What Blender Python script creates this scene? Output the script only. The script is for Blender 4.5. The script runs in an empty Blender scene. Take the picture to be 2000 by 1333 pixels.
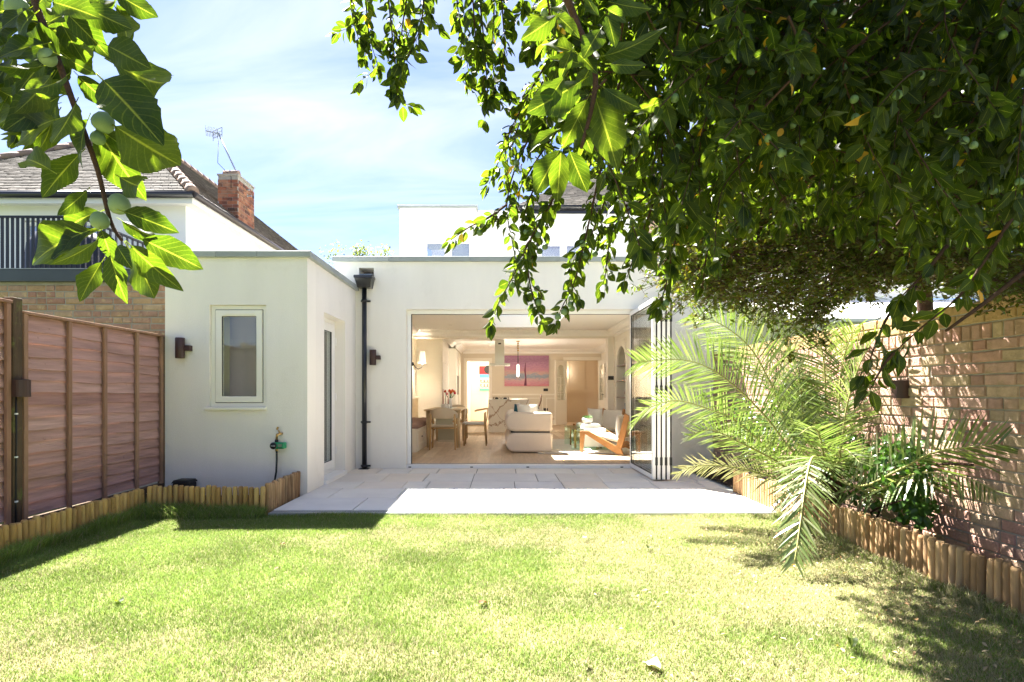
import bpy, bmesh, math, random
import numpy as np
from mathutils import Vector, Matrix, Euler
R = math.radians
random.seed(7)
RNG = np.random.default_rng(11)
sc = bpy.context.scene
COL = sc.collection

# ------------------------------------------------------------------ camera, sky, sun, exposure
F, H = 1090.6, 1.113            # focal length in photo pixels, eye height above the paving
cam = bpy.data.cameras.new('camera')
cam.sensor_width = 36.0
cam.lens = F / 2000.0 * 36.0
cam.shift_x = 19.0 / 2000.0
cam.shift_y = 100.5 / 2000.0
cam.clip_start = 0.05
cam.clip_end = 2000.0
camo = bpy.data.objects.new('camera', cam)
COL.objects.link(camo)
camo.location = (0, 0, H)
camo.rotation_euler = (R(90), 0, 0)
sc.camera = camo

SUN_TO = Vector((-0.385, 0.56, 1.0)).normalized()      # direction towards the sun
elev = math.asin(SUN_TO.z)
w = bpy.data.worlds.new('World')
sc.world = w
w.use_nodes = True
nt = w.node_tree
nt.nodes.clear()
out = nt.nodes.new('ShaderNodeOutputWorld')
bg = nt.nodes.new('ShaderNodeBackground')
sky = nt.nodes.new('ShaderNodeTexSky')
sky.sky_type = 'NISHITA'
sky.sun_disc = False
sky.sun_elevation = elev
sky.sun_rotation = math.atan2(SUN_TO.x, SUN_TO.y)
sky.air_density = 0.8
sky.dust_density = 0.25
sky.ozone_density = 2.2
sky.altitude = 600.0
bg.inputs['Strength'].default_value = 0.05
# thin high cloud: noise on the sky direction projected to a plane overhead
tc = nt.nodes.new('ShaderNodeTexCoord')
sep = nt.nodes.new('ShaderNodeSeparateXYZ')
nt.links.new(tc.outputs['Generated'], sep.inputs[0])
zz = nt.nodes.new('ShaderNodeMath'); zz.operation = 'ADD'; zz.inputs[1].default_value = 0.22
nt.links.new(sep.outputs['Z'], zz.inputs[0])
zm = nt.nodes.new('ShaderNodeMath'); zm.operation = 'MAXIMUM'; zm.inputs[1].default_value = 0.05
nt.links.new(zz.outputs[0], zm.inputs[0])
dx = nt.nodes.new('ShaderNodeMath'); dx.operation = 'DIVIDE'
dy = nt.nodes.new('ShaderNodeMath'); dy.operation = 'DIVIDE'
nt.links.new(sep.outputs['X'], dx.inputs[0]); nt.links.new(zm.outputs[0], dx.inputs[1])
nt.links.new(sep.outputs['Y'], dy.inputs[0]); nt.links.new(zm.outputs[0], dy.inputs[1])
cmb = nt.nodes.new('ShaderNodeCombineXYZ')
nt.links.new(dx.outputs[0], cmb.inputs[0]); nt.links.new(dy.outputs[0], cmb.inputs[1])
mp = nt.nodes.new('ShaderNodeMapping')
mp.inputs['Rotation'].default_value = (0, 0, R(28))
mp.inputs['Scale'].default_value = (0.7, 2.2, 1.0)
mp.inputs['Location'].default_value = (0.35, 0.1, 0.0)
nt.links.new(cmb.outputs[0], mp.inputs[0])
nz = nt.nodes.new('ShaderNodeTexNoise')
nz.inputs['Scale'].default_value = 1.3
nz.inputs['Detail'].default_value = 9.0
nz.inputs['Roughness'].default_value = 0.55
nz.inputs['Distortion'].default_value = 0.6
nt.links.new(mp.outputs[0], nz.inputs['Vector'])
rmp = nt.nodes.new('ShaderNodeValToRGB')
rmp.color_ramp.elements[0].position = 0.36
rmp.color_ramp.elements[0].color = (0, 0, 0, 1)
rmp.color_ramp.elements[1].position = 0.78
rmp.color_ramp.elements[1].color = (0.75, 0.75, 0.75, 1)
nt.links.new(nz.outputs['Fac'], rmp.inputs[0])
mixc = nt.nodes.new('ShaderNodeMixRGB')
mixc.inputs['Color2'].default_value = (3.0, 3.15, 3.4, 1)
nt.links.new(rmp.outputs[0], mixc.inputs['Fac'])
tint = nt.nodes.new('ShaderNodeMixRGB'); tint.blend_type = 'MULTIPLY'; tint.inputs['Fac'].default_value = 1.0
tint.inputs['Color2'].default_value = (0.56, 0.56, 0.70, 1)
nt.links.new(sky.outputs[0], tint.inputs['Color1'])
nt.links.new(tint.outputs[0], mixc.inputs['Color1'])
nt.links.new(mixc.outputs[0], bg.inputs['Color'])
nt.links.new(bg.outputs[0], out.inputs['Surface'])

sun = bpy.data.lights.new('sun', 'SUN')
sun.energy = 5.0
sun.angle = R(0.53)
sun.color = (1.0, 0.955, 0.88)
suno = bpy.data.objects.new('sun', sun)
COL.objects.link(suno)
suno.location = (-8, 14, 20)
suno.rotation_euler = SUN_TO.to_track_quat('Z', 'Y').to_euler()

vs = sc.view_settings
vs.view_transform = 'Standard'
vs.look = 'None'
vs.exposure = 3.2
vs.gamma = 1.0
vs.use_curve_mapping = False
sc.cycles.max_bounces = 16
sc.cycles.diffuse_bounces = 10
sc.cycles.glossy_bounces = 6
sc.cycles.transparent_max_bounces = 24

# ------------------------------------------------------------------ helpers
def P(px, py, d):
    """photo pixel + distance -> point"""
    return Vector(((px - 981.0) * d / F, d, H - (py - 767.0) * d / F))

LOCAL = set()
def setp(o, label=None, cat=None, group=None, kind=None):
    if label: o['label'] = label
    if cat: o['category'] = cat
    if group: o['group'] = group
    if kind: o['kind'] = kind
    return o

def thing(name, label, cat, loc=(0, 0, 0), rz=0.0, group=None, local=False):
    o = bpy.data.objects.new(name, None)
    o.empty_display_size = 0.1
    COL.objects.link(o)
    o.location = loc
    o.rotation_euler = (0, 0, rz)
    if local: LOCAL.add(o.name)
    return setp(o, label, cat, group)

def origin(parent):
    """world translation that a part's coordinates must lose"""
    r = parent
    while r.parent: r = r.parent
    if r.name in LOCAL: return Vector((0, 0, 0))
    return Vector(r.location)

def link(name, me, parent=None):
    o = bpy.data.objects.new(name, me)
    COL.objects.link(o)
    if parent: o.parent = parent
    return o

class MB:
    def __init__(s):
        s.v = []; s.f = []; s.sm = []
    def add(s, vs_, fs, smooth=False):
        b = len(s.v)
        s.v += [tuple(p) for p in vs_]
        s.f += [tuple(i + b for i in f) for f in fs]
        s.sm += [smooth] * len(fs)
        return s
    def box(s, x0, x1, y0, y1, z0, z1):
        p = [(x0, y0, z0), (x1, y0, z0), (x1, y1, z0), (x0, y1, z0),
             (x0, y0, z1), (x1, y0, z1), (x1, y1, z1), (x0, y1, z1)]
        return s.add(p, [(0, 3, 2, 1), (4, 5, 6, 7), (0, 1, 5, 4), (1, 2, 6, 5), (2, 3, 7, 6), (3, 0, 4, 7)])
    def hexa(s, p):
        return s.add(p, [(0, 3, 2, 1), (4, 5, 6, 7), (0, 1, 5, 4), (1, 2, 6, 5), (2, 3, 7, 6), (3, 0, 4, 7)])
    def bar(s, a, b, wx, wz, up=(0, 0, 1)):
        """rectangular bar from a to b"""
        a = Vector(a); b = Vector(b); d = (b - a).normalized()
        u = Vector(up)
        if abs(d.dot(u)) > 0.95: u = Vector((0, 1, 0))
        sx = d.cross(u).normalized() * wx / 2
        sz = sx.cross(d).normalized() * wz / 2
        p = [a - sx - sz, a + sx - sz, b + sx - sz, b - sx - sz, a - sx + sz, a + sx + sz, b + sx + sz, b - sx + sz]
        return s.hexa(p)
    def tube(s, path, rad, n=8, cap=True, smooth=True):
        path = [Vector(p) for p in path]
        m = len(path)
        if not hasattr(rad, '__len__'): rad = [rad] * m
        vs_, fs = [], []
        prev = None
        for i, p in enumerate(path):
            t = (path[min(i + 1, m - 1)] - path[max(i - 1, 0)])
            if t.length < 1e-9: t = Vector((0, 0, 1))
            t.normalize()
            if prev is None:
                a = Vector((0, 0, 1)) if abs(t.z) < 0.9 else Vector((1, 0, 0))
                u = t.cross(a).normalized()
            else:
                u = (prev - t * prev.dot(t))
                if u.length < 1e-6: u = t.orthogonal()
                u.normalize()
            prev = u
            v2 = t.cross(u)
            for k in range(n):
                a = 2 * math.pi * k / n
                vs_.append(p + (u * math.cos(a) + v2 * math.sin(a)) * rad[i])
        for i in range(m - 1):
            for k in range(n):
                k2 = (k + 1) % n
                fs.append((i * n + k, i * n + k2, (i + 1) * n + k2, (i + 1) * n + k))
        s.add(vs_, fs, smooth)
        if cap:
            b = len(s.v) - len(vs_)
            s.f.append(tuple(b + k for k in range(n))[::-1]); s.sm.append(False)
            s.f.append(tuple(b + (m - 1) * n + k for k in range(n))); s.sm.append(False)
        return s
    def lathe(s, prof, c, n=20, smooth=True, axis='Z'):
        """prof: list of (r, h)"""
        vs_, fs = [], []
        m = len(prof)
        for r, h in prof:
            for k in range(n):
                a = 2 * math.pi * k / n
                if axis == 'Z': q = (c[0] + r * math.cos(a), c[1] + r * math.sin(a), c[2] + h)
                elif axis == 'Y': q = (c[0] + r * math.cos(a), c[1] + h, c[2] + r * math.sin(a))
                else: q = (c[0] + h, c[1] + r * math.cos(a), c[2] + r * math.sin(a))
                vs_.append(q)
        for i in range(m - 1):
            for k in range(n):
                k2 = (k + 1) % n
                fs.append((i * n + k, i * n + k2, (i + 1) * n + k2, (i + 1) * n + k))
        s.add(vs_, fs, smooth)
        b = len(s.v) - len(vs_)
        if prof[0][0] > 1e-5: s.f.append(tuple(b + k for k in range(n))[::-1]); s.sm.append(False)
        if prof[-1][0] > 1e-5: s.f.append(tuple(b + (m - 1) * n + k for k in range(n))); s.sm.append(False)
        return s
    def prism(s, pts, axis, a0, a1, smooth=False):
        """extrude 2D outline; axis X: pts (y,z); Y: (x,z); Z: (x,y)"""
        n = len(pts)
        def q(p, a):
            return (a, p[0], p[1]) if axis == 'X' else ((p[0], a, p[1]) if axis == 'Y' else (p[0], p[1], a))
        vs_ = [q(p, a0) for p in pts] + [q(p, a1) for p in pts]
        s.add(vs_, [(k, (k + 1) % n, n + (k + 1) % n, n + k) for k in range(n)], smooth)
        b = len(s.v) - 2 * n
        s.f.append(tuple(b + k for k in range(n))[::-1]); s.sm.append(False)
        s.f.append(tuple(b + n + k for k in range(n))); s.sm.append(False)
        return s
    def wall(s, u0, u1, z0, z1, t0, t1, holes=(), axis='X'):
        """wall sheet running along axis (X or Y) with thickness t0..t1 and rectangular holes (u0,u1,z0,z1)"""
        us = sorted({u0, u1, *[h[0] for h in holes], *[h[1] for h in holes]})
        zs = sorted({z0, z1, *[h[2] for h in holes], *[h[3] for h in holes]})
        us = [u for u in us if u0 <= u <= u1]; zs = [z for z in zs if z0 <= z <= z1]
        def solid(i, j):
            if i < 0 or j < 0 or i >= len(us) - 1 or j >= len(zs) - 1: return False
            uc = (us[i] + us[i + 1]) / 2; zc = (zs[j] + zs[j + 1]) / 2
            return not any(h[0] < uc < h[1] and h[2] < zc < h[3] for h in holes)
        def q(u, t, z): return (u, t, z) if axis == 'X' else (t, u, z)
        for i in range(len(us) - 1):
            for j in range(len(zs) - 1):
                if not solid(i, j): continue
                a, b, c, d = us[i], us[i + 1], zs[j], zs[j + 1]
                s.add([q(a, t0, c), q(b, t0, c), q(b, t0, d), q(a, t0, d)], [(0, 1, 2, 3)])
                s.add([q(a, t1, c), q(b, t1, c), q(b, t1, d), q(a, t1, d)], [(3, 2, 1, 0)])
                if not solid(i - 1, j): s.add([q(a, t0, c), q(a, t1, c), q(a, t1, d), q(a, t0, d)], [(3, 2, 1, 0)])
                if not solid(i + 1, j): s.add([q(b, t0, c), q(b, t1, c), q(b, t1, d), q(b, t0, d)], [(0, 1, 2, 3)])
                if not solid(i, j - 1): s.add([q(a, t0, c), q(b, t0, c), q(b, t1, c), q(a, t1, c)], [(3, 2, 1, 0)])
                if not solid(i, j + 1): s.add([q(a, t0, d), q(b, t0, d), q(b, t1, d), q(a, t1, d)], [(0, 1, 2, 3)])
        return s
    def frame(s, u0, u1, z0, z1, t0, t1, wd, axis='X'):
        """rectangular ring frame"""
        return s.wall(u0, u1, z0, z1, t0, t1, [(u0 + wd, u1 - wd, z0 + wd, z1 - wd)], axis)
    def mesh(s, name, mat, off=Vector((0, 0, 0)), weld=False):
        me = bpy.data.meshes.new(name)
        vv = [(p[0] - off[0], p[1] - off[1], p[2] - off[2]) for p in s.v]
        me.from_pydata(vv, [], s.f)
        if any(s.sm): me.polygons.foreach_set('use_smooth', s.sm)
        if mat: me.materials.append(mat)
        if weld:
            bm = bmesh.new(); bm.from_mesh(me)
            bmesh.ops.remove_doubles(bm, verts=bm.verts, dist=1e-5)
            bmesh.ops.recalc_face_normals(bm, faces=bm.faces)
            bm.to_mesh(me); bm.free()
        me.update()
        return me
    def build(s, name, mat, parent=None, bevel=0.0, seg=2, weld=False, sub=0, kind=None):
        off = origin(parent) if parent else Vector((0, 0, 0))
        o = link(name, s.mesh(name, mat, off, weld or bevel > 0 or sub > 0), parent)
        if bevel > 0:
            m = o.modifiers.new('bevel', 'BEVEL')
            m.width = bevel; m.segments = seg; m.limit_method = 'ANGLE'; m.angle_limit = R(35)
        if sub:
            m = o.modifiers.new('sub', 'SUBSURF'); m.levels = sub; m.render_levels = sub
            o.data.polygons.foreach_set('use_smooth', [True] * len(o.data.polygons))
        if kind: o['kind'] = kind
        return o

def xf(mb, M):
    mb.v = [tuple(M @ Vector(p)) for p in mb.v]
    return mb

def single(name, mb, mat, label, cat, group=None, **k):
    """a thing that is one mesh, its origin at its base"""
    xs = [p[0] for p in mb.v]; ys = [p[1] for p in mb.v]; z = [p[2] for p in mb.v]
    c = Vector(((min(xs) + max(xs)) / 2, (min(ys) + max(ys)) / 2, min(z)))
    mb.v = [(p[0] - c.x, p[1] - c.y, p[2] - c.z) for p in mb.v]
    o = mb.build(name, mat, None, **k)
    o.location = c
    return setp(o, label, cat, group)

def place(name, me, parent, loc, rot=(0, 0, 0), scale=(1, 1, 1)):
    """a piece sharing mesh data, loc in world coordinates"""
    o = link(name, me, parent)
    o.location = Vector(loc) - (origin(parent) if parent else Vector((0, 0, 0)))
    o.rotation_euler = rot
    o.scale = scale
    return o

# ------------------------------------------------------------------ materials
def nodes_of(m):
    m.use_nodes = True
    return m.node_tree, m.node_tree.nodes, m.node_tree.links

def rnd_socket(t):
    """0..1 value different for every object and every loose piece"""
    N, L = t.nodes, t.links
    oi = N.new('ShaderNodeObjectInfo'); ge = N.new('ShaderNodeNewGeometry')
    ad = N.new('ShaderNodeMath'); ad.operation = 'ADD'
    L.new(oi.outputs['Random'], ad.inputs[0]); L.new(ge.outputs['Random Per Island'], ad.inputs[1])
    fr = N.new('ShaderNodeMath'); fr.operation = 'FRACT'
    L.new(ad.outputs[0], fr.inputs[0])
    return fr.outputs[0]

def ramp(t, sock, cols, const=False):
    r = t.nodes.new('ShaderNodeValToRGB')
    cr = r.color_ramp
    if const: cr.interpolation = 'CONSTANT'
    n = len(cols)
    while len(cr.elements) < n: cr.elements.new(0.5)
    for i, c in enumerate(cols):
        e = cr.elements[i]
        if len(c) == 2: e.position = c[0]; col = c[1]
        else: e.position = i / (n if const else max(1, n - 1)); col = c
        e.color = (*col, 1)
    t.links.new(sock, r.inputs[0])
    return r.outputs[0]

def noise_sock(t, scale, detail=4, rough=0.55, stretch=None, coord='Object', dist=0.0):
    N, L = t.nodes, t.links
    c = N.new('ShaderNodeTexCoord')
    src = c.outputs[coord]
    if coord == 'World':
        pass
    if stretch:
        mp_ = N.new('ShaderNodeMapping'); mp_.inputs['Scale'].default_value = stretch
        L.new(src, mp_.inputs[0]); src = mp_.outputs[0]
    # shift by object random so shared meshes differ
    oi = N.new('ShaderNodeObjectInfo')
    mu = N.new('ShaderNodeMath'); mu.operation = 'MULTIPLY'; mu.inputs[1].default_value = 57.0
    L.new(oi.outputs['Random'], mu.inputs[0])
    av = N.new('ShaderNodeVectorMath'); av.operation = 'ADD'
    L.new(src, av.inputs[0]); L.new(mu.outputs[0], av.inputs[1])
    n = N.new('ShaderNodeTexNoise')
    n.inputs['Scale'].default_value = scale; n.inputs['Detail'].default_value = detail
    n.inputs['Roughness'].default_value = rough; n.inputs['Distortion'].default_value = dist
    L.new(av.outputs[0], n.inputs['Vector'])
    return n.outputs['Fac']

def mixc_(t, fac, a, b, mode='MIX'):
    m = t.nodes.new('ShaderNodeMixRGB'); m.blend_type = mode
    for sck, v in ((m.inputs['Fac'], fac), (m.inputs['Color1'], a), (m.inputs['Color2'], b)):
        if isinstance(v, (int, float)): sck.default_value = v
        elif isinstance(v, tuple): sck.default_value = (*v, 1)
        else: t.links.new(v, sck)
    return m.outputs[0]

def mat(name, col, rough=0.6, cols=None, const=False, var=0.0, vscale=6.0, vstretch=None, dark=None,
        bump=0.0, bscale=60.0, bstretch=None, metallic=0.0, spec=0.4, sheen=0.0, coat=0.0, stains=None):
    m = bpy.data.materials.new(name)
    t, N, L = nodes_of(m)
    b = N['Principled BSDF']
    b.inputs['Roughness'].default_value = rough
    b.inputs['Metallic'].default_value = metallic
    b.inputs['Specular IOR Level'].default_value = spec
    if coat: b.inputs['Coat Weight'].default_value = coat
    if sheen: b.inputs['Sheen Weight'].default_value = sheen
    c = ramp(t, rnd_socket(t), cols, const) if cols else None
    if var > 0:
        nf = noise_sock(t, vscale, 5, 0.6, vstretch)
        f = ramp(t, nf, [(0.3, (0, 0, 0)), (0.72, (1, 1, 1))])
        dk = dark if dark else tuple(x * (1 - var) for x in col)
        if c is None: c = mixc_(t, f, dk, tuple(col))
        else:
            g = ramp(t, nf, [(0.3, (1 - var,) * 3), (0.72, (1, 1, 1))])
            c = mixc_(t, 1.0, c, g, 'MULTIPLY')
    if stains:
        scol, sscale, lo, hi = stains
        f = ramp(t, noise_sock(t, sscale, 6, 0.65), [(lo, (0, 0, 0)), (hi, (1, 1, 1))])
        c = mixc_(t, f, c if c is not None else tuple(col), tuple(scol))
    if c is None: b.inputs['Base Color'].default_value = (*col, 1)
    else: L.new(c, b.inputs['Base Color'])
    if bump > 0:
        bn = noise_sock(t, bscale, 4, 0.6, bstretch)
        bp = N.new('ShaderNodeBump'); bp.inputs['Strength'].default_value = bump; bp.inputs['Distance'].default_value = 0.01
        L.new(bn, bp.inputs['Height']); L.new(bp.outputs[0], b.inputs['Normal'])
    return m

def leaf_mat(name, cols, trans=0.45, rough=0.4, veins=True, gain=1.0, spec=0.4, tm=(1.85, 1.70, 0.50)):
    m = bpy.data.materials.new(name)
    t, N, L = nodes_of(m)
    b = N['Principled BSDF']
    b.inputs['Roughness'].default_value = rough
    b.inputs['Specular IOR Level'].default_value = spec
    c = ramp(t, rnd_socket(t), cols)
    if veins:
        uv = N.new('ShaderNodeUVMap')
        sp = N.new('ShaderNodeSeparateXYZ'); L.new(uv.outputs[0], sp.inputs[0])
        ab = N.new('ShaderNodeMath'); ab.operation = 'SUBTRACT'; ab.inputs[1].default_value = 0.5
        L.new(sp.outputs['X'], ab.inputs[0])
        aa = N.new('ShaderNodeMath'); aa.operation = 'ABSOLUTE'; L.new(ab.outputs[0], aa.inputs[0])
        mid = ramp(t, aa.outputs[0], [(0.0, (1, 1, 1)), (0.018, (0.6, 0.6, 0.6)), (0.034, (0, 0, 0))])
        # side veins: stripes of v - 0.45*|u|
        k = N.new('ShaderNodeMath'); k.operation = 'MULTIPLY_ADD'; k.inputs[1].default_value = -0.55
        L.new(aa.outputs[0], k.inputs[0]); L.new(sp.outputs['Y'], k.inputs[2])
        k2 = N.new('ShaderNodeMath'); k2.operation = 'MULTIPLY'; k2.inputs[1].default_value = 9.0
        L.new(k.outputs[0], k2.inputs[0])
        k3 = N.new('ShaderNodeMath'); k3.operation = 'FRACT'; L.new(k2.outputs[0], k3.inputs[0])
        sv = ramp(t, k3.outputs[0], [(0.0, (0.26, 0.26, 0.26)), (0.09, (0, 0, 0)), (0.91, (0, 0, 0)), (1.0, (0.26, 0.26, 0.26))])
        vf = mixc_(t, 1.0, mid, sv, 'LIGHTEN')
        lc = mixc_(t, 1.0, c, (1.0, 1.0, 0.75), 'SOFT_LIGHT')
        light = mixc_(t, 0.6, c, (0.13, 0.16, 0.045))
        c = mixc_(t, vf, c, light)
        bl = noise_sock(t, 40, 3)
        g = ramp(t, bl, [(0.3, (0.72, 0.76, 0.7)), (0.7, (1.08, 1.05, 1.0))])
        c = mixc_(t, 1.0, c, g, 'MULTIPLY')
    L.new(c, b.inputs['Base Color'])
    tr = N.new('ShaderNodeBsdfTranslucent')
    tcx = mixc_(t, 1.0, c, (tm[0] * gain, tm[1] * gain, tm[2] * gain), 'MULTIPLY')
    L.new(tcx, tr.inputs['Color'])
    mx = N.new('ShaderNodeMixShader'); mx.inputs[0].default_value = trans
    L.new(b.outputs[0], mx.inputs[1]); L.new(tr.outputs[0], mx.inputs[2])
    L.new(mx.outputs[0], N['Material Output'].inputs['Surface'])
    return m

def glass_mat(name, tint=(0.95, 0.97, 0.96), refl=1.0, f0_=0.035, gz=0.75):
    """clear pane: see-through with a mirror share that grows towards grazing view"""
    m = bpy.data.materials.new(name)
    t, N, L = nodes_of(m)
    N.remove(N['Principled BSDF'])
    tr = N.new('ShaderNodeBsdfTransparent'); tr.inputs['Color'].default_value = (*tint, 1)
    gl = N.new('ShaderNodeBsdfGlossy'); gl.inputs['Roughness'].default_value = 0.0
    gl.inputs['Color'].default_value = (refl, refl, refl, 1)
    lw = N.new('ShaderNodeLayerWeight'); lw.inputs['Blend'].default_value = 0.5
    pw = N.new('ShaderNodeMath'); pw.operation = 'POWER'; pw.inputs[1].default_value = 5.0
    L.new(lw.outputs['Facing'], pw.inputs[0])
    ma = N.new('ShaderNodeMath'); ma.operation = 'MULTIPLY_ADD'; ma.inputs[1].default_value = gz; ma.inputs[2].default_value = f0_
    L.new(pw.outputs[0], ma.inputs[0])
    mx = N.new('ShaderNodeMixShader')
    L.new(ma.outputs[0], mx.inputs[0]); L.new(tr.outputs[0], mx.inputs[1]); L.new(gl.outputs[0], mx.inputs[2])
    L.new(mx.outputs[0], N['Material Output'].inputs['Surface'])
    return m

RENDER = mat('white_render', (0.83, 0.795, 0.73), 0.9, var=0.07, vscale=1.6, vstretch=(1.6, 1.6, 0.35), bump=0.5, bscale=150, spec=0.2, stains=((0.66, 0.62, 0.55), 2.3, 0.60, 0.95))
RENDER2 = mat('upper_render', (0.80, 0.78, 0.75), 0.9, var=0.04, vscale=0.8, bump=0.2, bscale=90, spec=0.2)
COPING = mat('grey_coping', (0.33, 0.36, 0.35), 0.55, var=0.2, vscale=3, cols=[(0.30, 0.33, 0.32), (0.36, 0.39, 0.38)], spec=0.4)
PVC = mat('white_frame', (0.82, 0.79, 0.69), 0.35, spec=0.5)
ALU = mat('white_aluminium', (0.80, 0.80, 0.79), 0.3, spec=0.5)
GASKET = mat('black_gasket', (0.012, 0.012, 0.013), 0.5)
BLACKPIPE = mat('black_cast_iron', (0.010, 0.010, 0.012), 0.28, spec=0.6)
GLASS = glass_mat('window_glass')
GLASSD = glass_mat('upper_glass', (0.75, 0.78, 0.80), 1.0, 0.24)
GLASSG = glass_mat('table_glass', (0.84, 0.95, 0.89), 0.9)
BROWNLAMP = mat('brown_lamp_metal', (0.055, 0.026, 0.022), 0.45, var=0.15, vscale=8)
GALV = mat('galvanised_steel', (0.42, 0.44, 0.46), 0.45, metallic=0.6, var=0.2)
# ------------------------------------------------------------------ more materials
SLAB = mat('sandstone_slab', (0.60, 0.57, 0.52), 0.8, cols=[(0.74, 0.70, 0.63), (0.80, 0.75, 0.66), (0.69, 0.67, 0.63), (0.80, 0.70, 0.57), (0.74, 0.71, 0.66)],
           var=0.14, vscale=2.2, bump=0.12, bscale=35, spec=0.3, stains=((0.46, 0.37, 0.27), 5.5, 0.66, 0.85))
MORTAR = mat('mortar', (0.36, 0.33, 0.28), 0.95, var=0.25, vscale=9, bump=0.5, bscale=90, spec=0.1)
JOINT = mat('paving_joint', (0.27, 0.24, 0.20), 0.95, var=0.3, vscale=9, bump=0.4, bscale=90, spec=0.1)
SOIL = mat('bed_soil', (0.055, 0.040, 0.028), 0.95, var=0.5, vscale=22, bump=1.0, bscale=55, spec=0.1)
TURF = mat('turf_soil', (0.26, 0.22, 0.12), 0.95, var=0.45, vscale=9, dark=(0.15, 0.17, 0.06), bump=0.8, bscale=120, spec=0.1)
GROUND = mat('rough_ground', (0.10, 0.13, 0.05), 0.95, var=0.4, vscale=1.2, spec=0.1)
LOG = mat('treated_log', (0.42, 0.25, 0.095), 0.75, cols=[(0.64, 0.41, 0.13), (0.46, 0.27, 0.085), (0.70, 0.47, 0.17), (0.34, 0.19, 0.07), (0.60, 0.40, 0.15), (0.40, 0.25, 0.09)],
          var=0.5, vscale=9, vstretch=(1.6, 1.6, 0.35), bump=0.5, bscale=60, bstretch=(1, 1, 0.12), spec=0.3, stains=((0.10, 0.055, 0.03), 16, 0.62, 0.78))
LOGR = mat('weathered_log', (0.40, 0.26, 0.14), 0.8, cols=[(0.54, 0.34, 0.17), (0.40, 0.24, 0.115), (0.60, 0.40, 0.21), (0.28, 0.165, 0.08), (0.52, 0.36, 0.20), (0.34, 0.20, 0.10)],
           var=0.5, vscale=9, vstretch=(1.6, 1.6, 0.35), bump=0.5, bscale=60, bstretch=(1, 1, 0.12), spec=0.25, stains=((0.10, 0.06, 0.035), 16, 0.62, 0.78))
FENCE = mat('stained_fence_board', (0.30, 0.155, 0.12), 0.8, cols=[(0.54, 0.325, 0.285), (0.46, 0.265, 0.23), (0.59, 0.375, 0.33), (0.43, 0.24, 0.205)],
            var=0.4, vscale=5, vstretch=(1, 0.35, 5), bump=0.5, bscale=30, bstretch=(1, 0.12, 3), spec=0.2, stains=((0.13, 0.065, 0.05), 11, 0.66, 0.8))
BATTEN = mat('fence_batten_wood', (0.31, 0.17, 0.11), 0.8, cols=[(0.33, 0.18, 0.12), (0.38, 0.23, 0.15), (0.26, 0.14, 0.10)], var=0.4, vscale=9, vstretch=(1, 1, 0.3),
             bump=0.5, bscale=40, bstretch=(1, 1, 0.1), spec=0.2)
POSTW = mat('weathered_post', (0.12, 0.08, 0.05), 0.85, var=0.55, vscale=7, vstretch=(1, 1, 0.25), bump=0.8, bscale=40, bstretch=(1, 1, 0.1), spec=0.2,
            stains=((0.16, 0.19, 0.05), 5, 0.55, 0.75))
BRICKR = mat('red_stock_brick', (0.36, 0.2, 0.14), 0.9, cols=[(0.55, 0.33, 0.255), (0.46, 0.26, 0.205), (0.57, 0.41, 0.285), (0.50, 0.31, 0.245), (0.53, 0.40, 0.26), (0.42, 0.25, 0.20), (0.58, 0.37, 0.295)],
             var=0.35, vscale=16, bump=0.7, bscale=70, spec=0.15, stains=((0.20, 0.17, 0.09), 9, 0.6, 0.8))
BRICKB = mat('buff_brick', (0.5, 0.33, 0.15), 0.9, cols=[(0.50, 0.33, 0.16), (0.46, 0.30, 0.14), (0.54, 0.37, 0.19)],
             var=0.3, vscale=40, bump=0.6, bscale=90, spec=0.15, stains=((0.18, 0.10, 0.06), 75, 0.62, 0.72))
BRICKL = mat('fletton_brick', (0.42, 0.27, 0.18), 0.9, cols=[(0.47, 0.31, 0.22), (0.40, 0.22, 0.16), (0.50, 0.37, 0.24), (0.44, 0.27, 0.20), (0.50, 0.35, 0.20), (0.36, 0.20, 0.14), (0.46, 0.33, 0.25)],
             var=0.3, vscale=14, bump=0.7, bscale=70, spec=0.15, stains=((0.50, 0.37, 0.22), 11, 0.55, 0.7))
BRICKC = mat('chimney_brick', (0.34, 0.14, 0.08), 0.9, cols=[(0.42, 0.17, 0.09), (0.32, 0.12, 0.075), (0.38, 0.20, 0.12), (0.26, 0.11, 0.08), (0.46, 0.21, 0.11)],
             var=0.5, vscale=7, bump=0.6, bscale=50, spec=0.15, stains=((0.035, 0.03, 0.03), 2.2, 0.50, 0.66))
TILE = mat('concrete_roof_tile', (0.19, 0.165, 0.15), 0.85, cols=[(0.115, 0.10, 0.09), (0.075, 0.065, 0.06), (0.15, 0.13, 0.115), (0.095, 0.085, 0.078), (0.19, 0.17, 0.15)],
           var=0.4, vscale=3, bump=0.4, bscale=40, spec=0.2)
RIDGE = mat('ridge_tile', (0.32, 0.22, 0.17), 0.85, var=0.4, vscale=6, bump=0.5, bscale=30)
WHITEWALL = mat('neighbour_white_render', (0.80, 0.78, 0.74), 0.85, var=0.06, vscale=2, spec=0.2)
SLATEFASCIA = mat('grey_fascia', (0.055, 0.065, 0.08), 0.4, var=0.2, vscale=3)
BLACKMET = mat('black_railing', (0.012, 0.013, 0.017), 0.4)
BRASS = mat('brass', (0.55, 0.36, 0.14), 0.35, metallic=0.9, var=0.3, vscale=60)
GREENPL = mat('green_plastic', (0.0, 0.24, 0.09), 0.4, spec=0.5)
RUBBER = mat('dark_hose', (0.012, 0.018, 0.02), 0.5)
LEADM = mat('lead_flashing', (0.25, 0.28, 0.32), 0.5, metallic=0.3)
CREAMV = mat('door_reveal_white', (0.80, 0.79, 0.76), 0.4)

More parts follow.
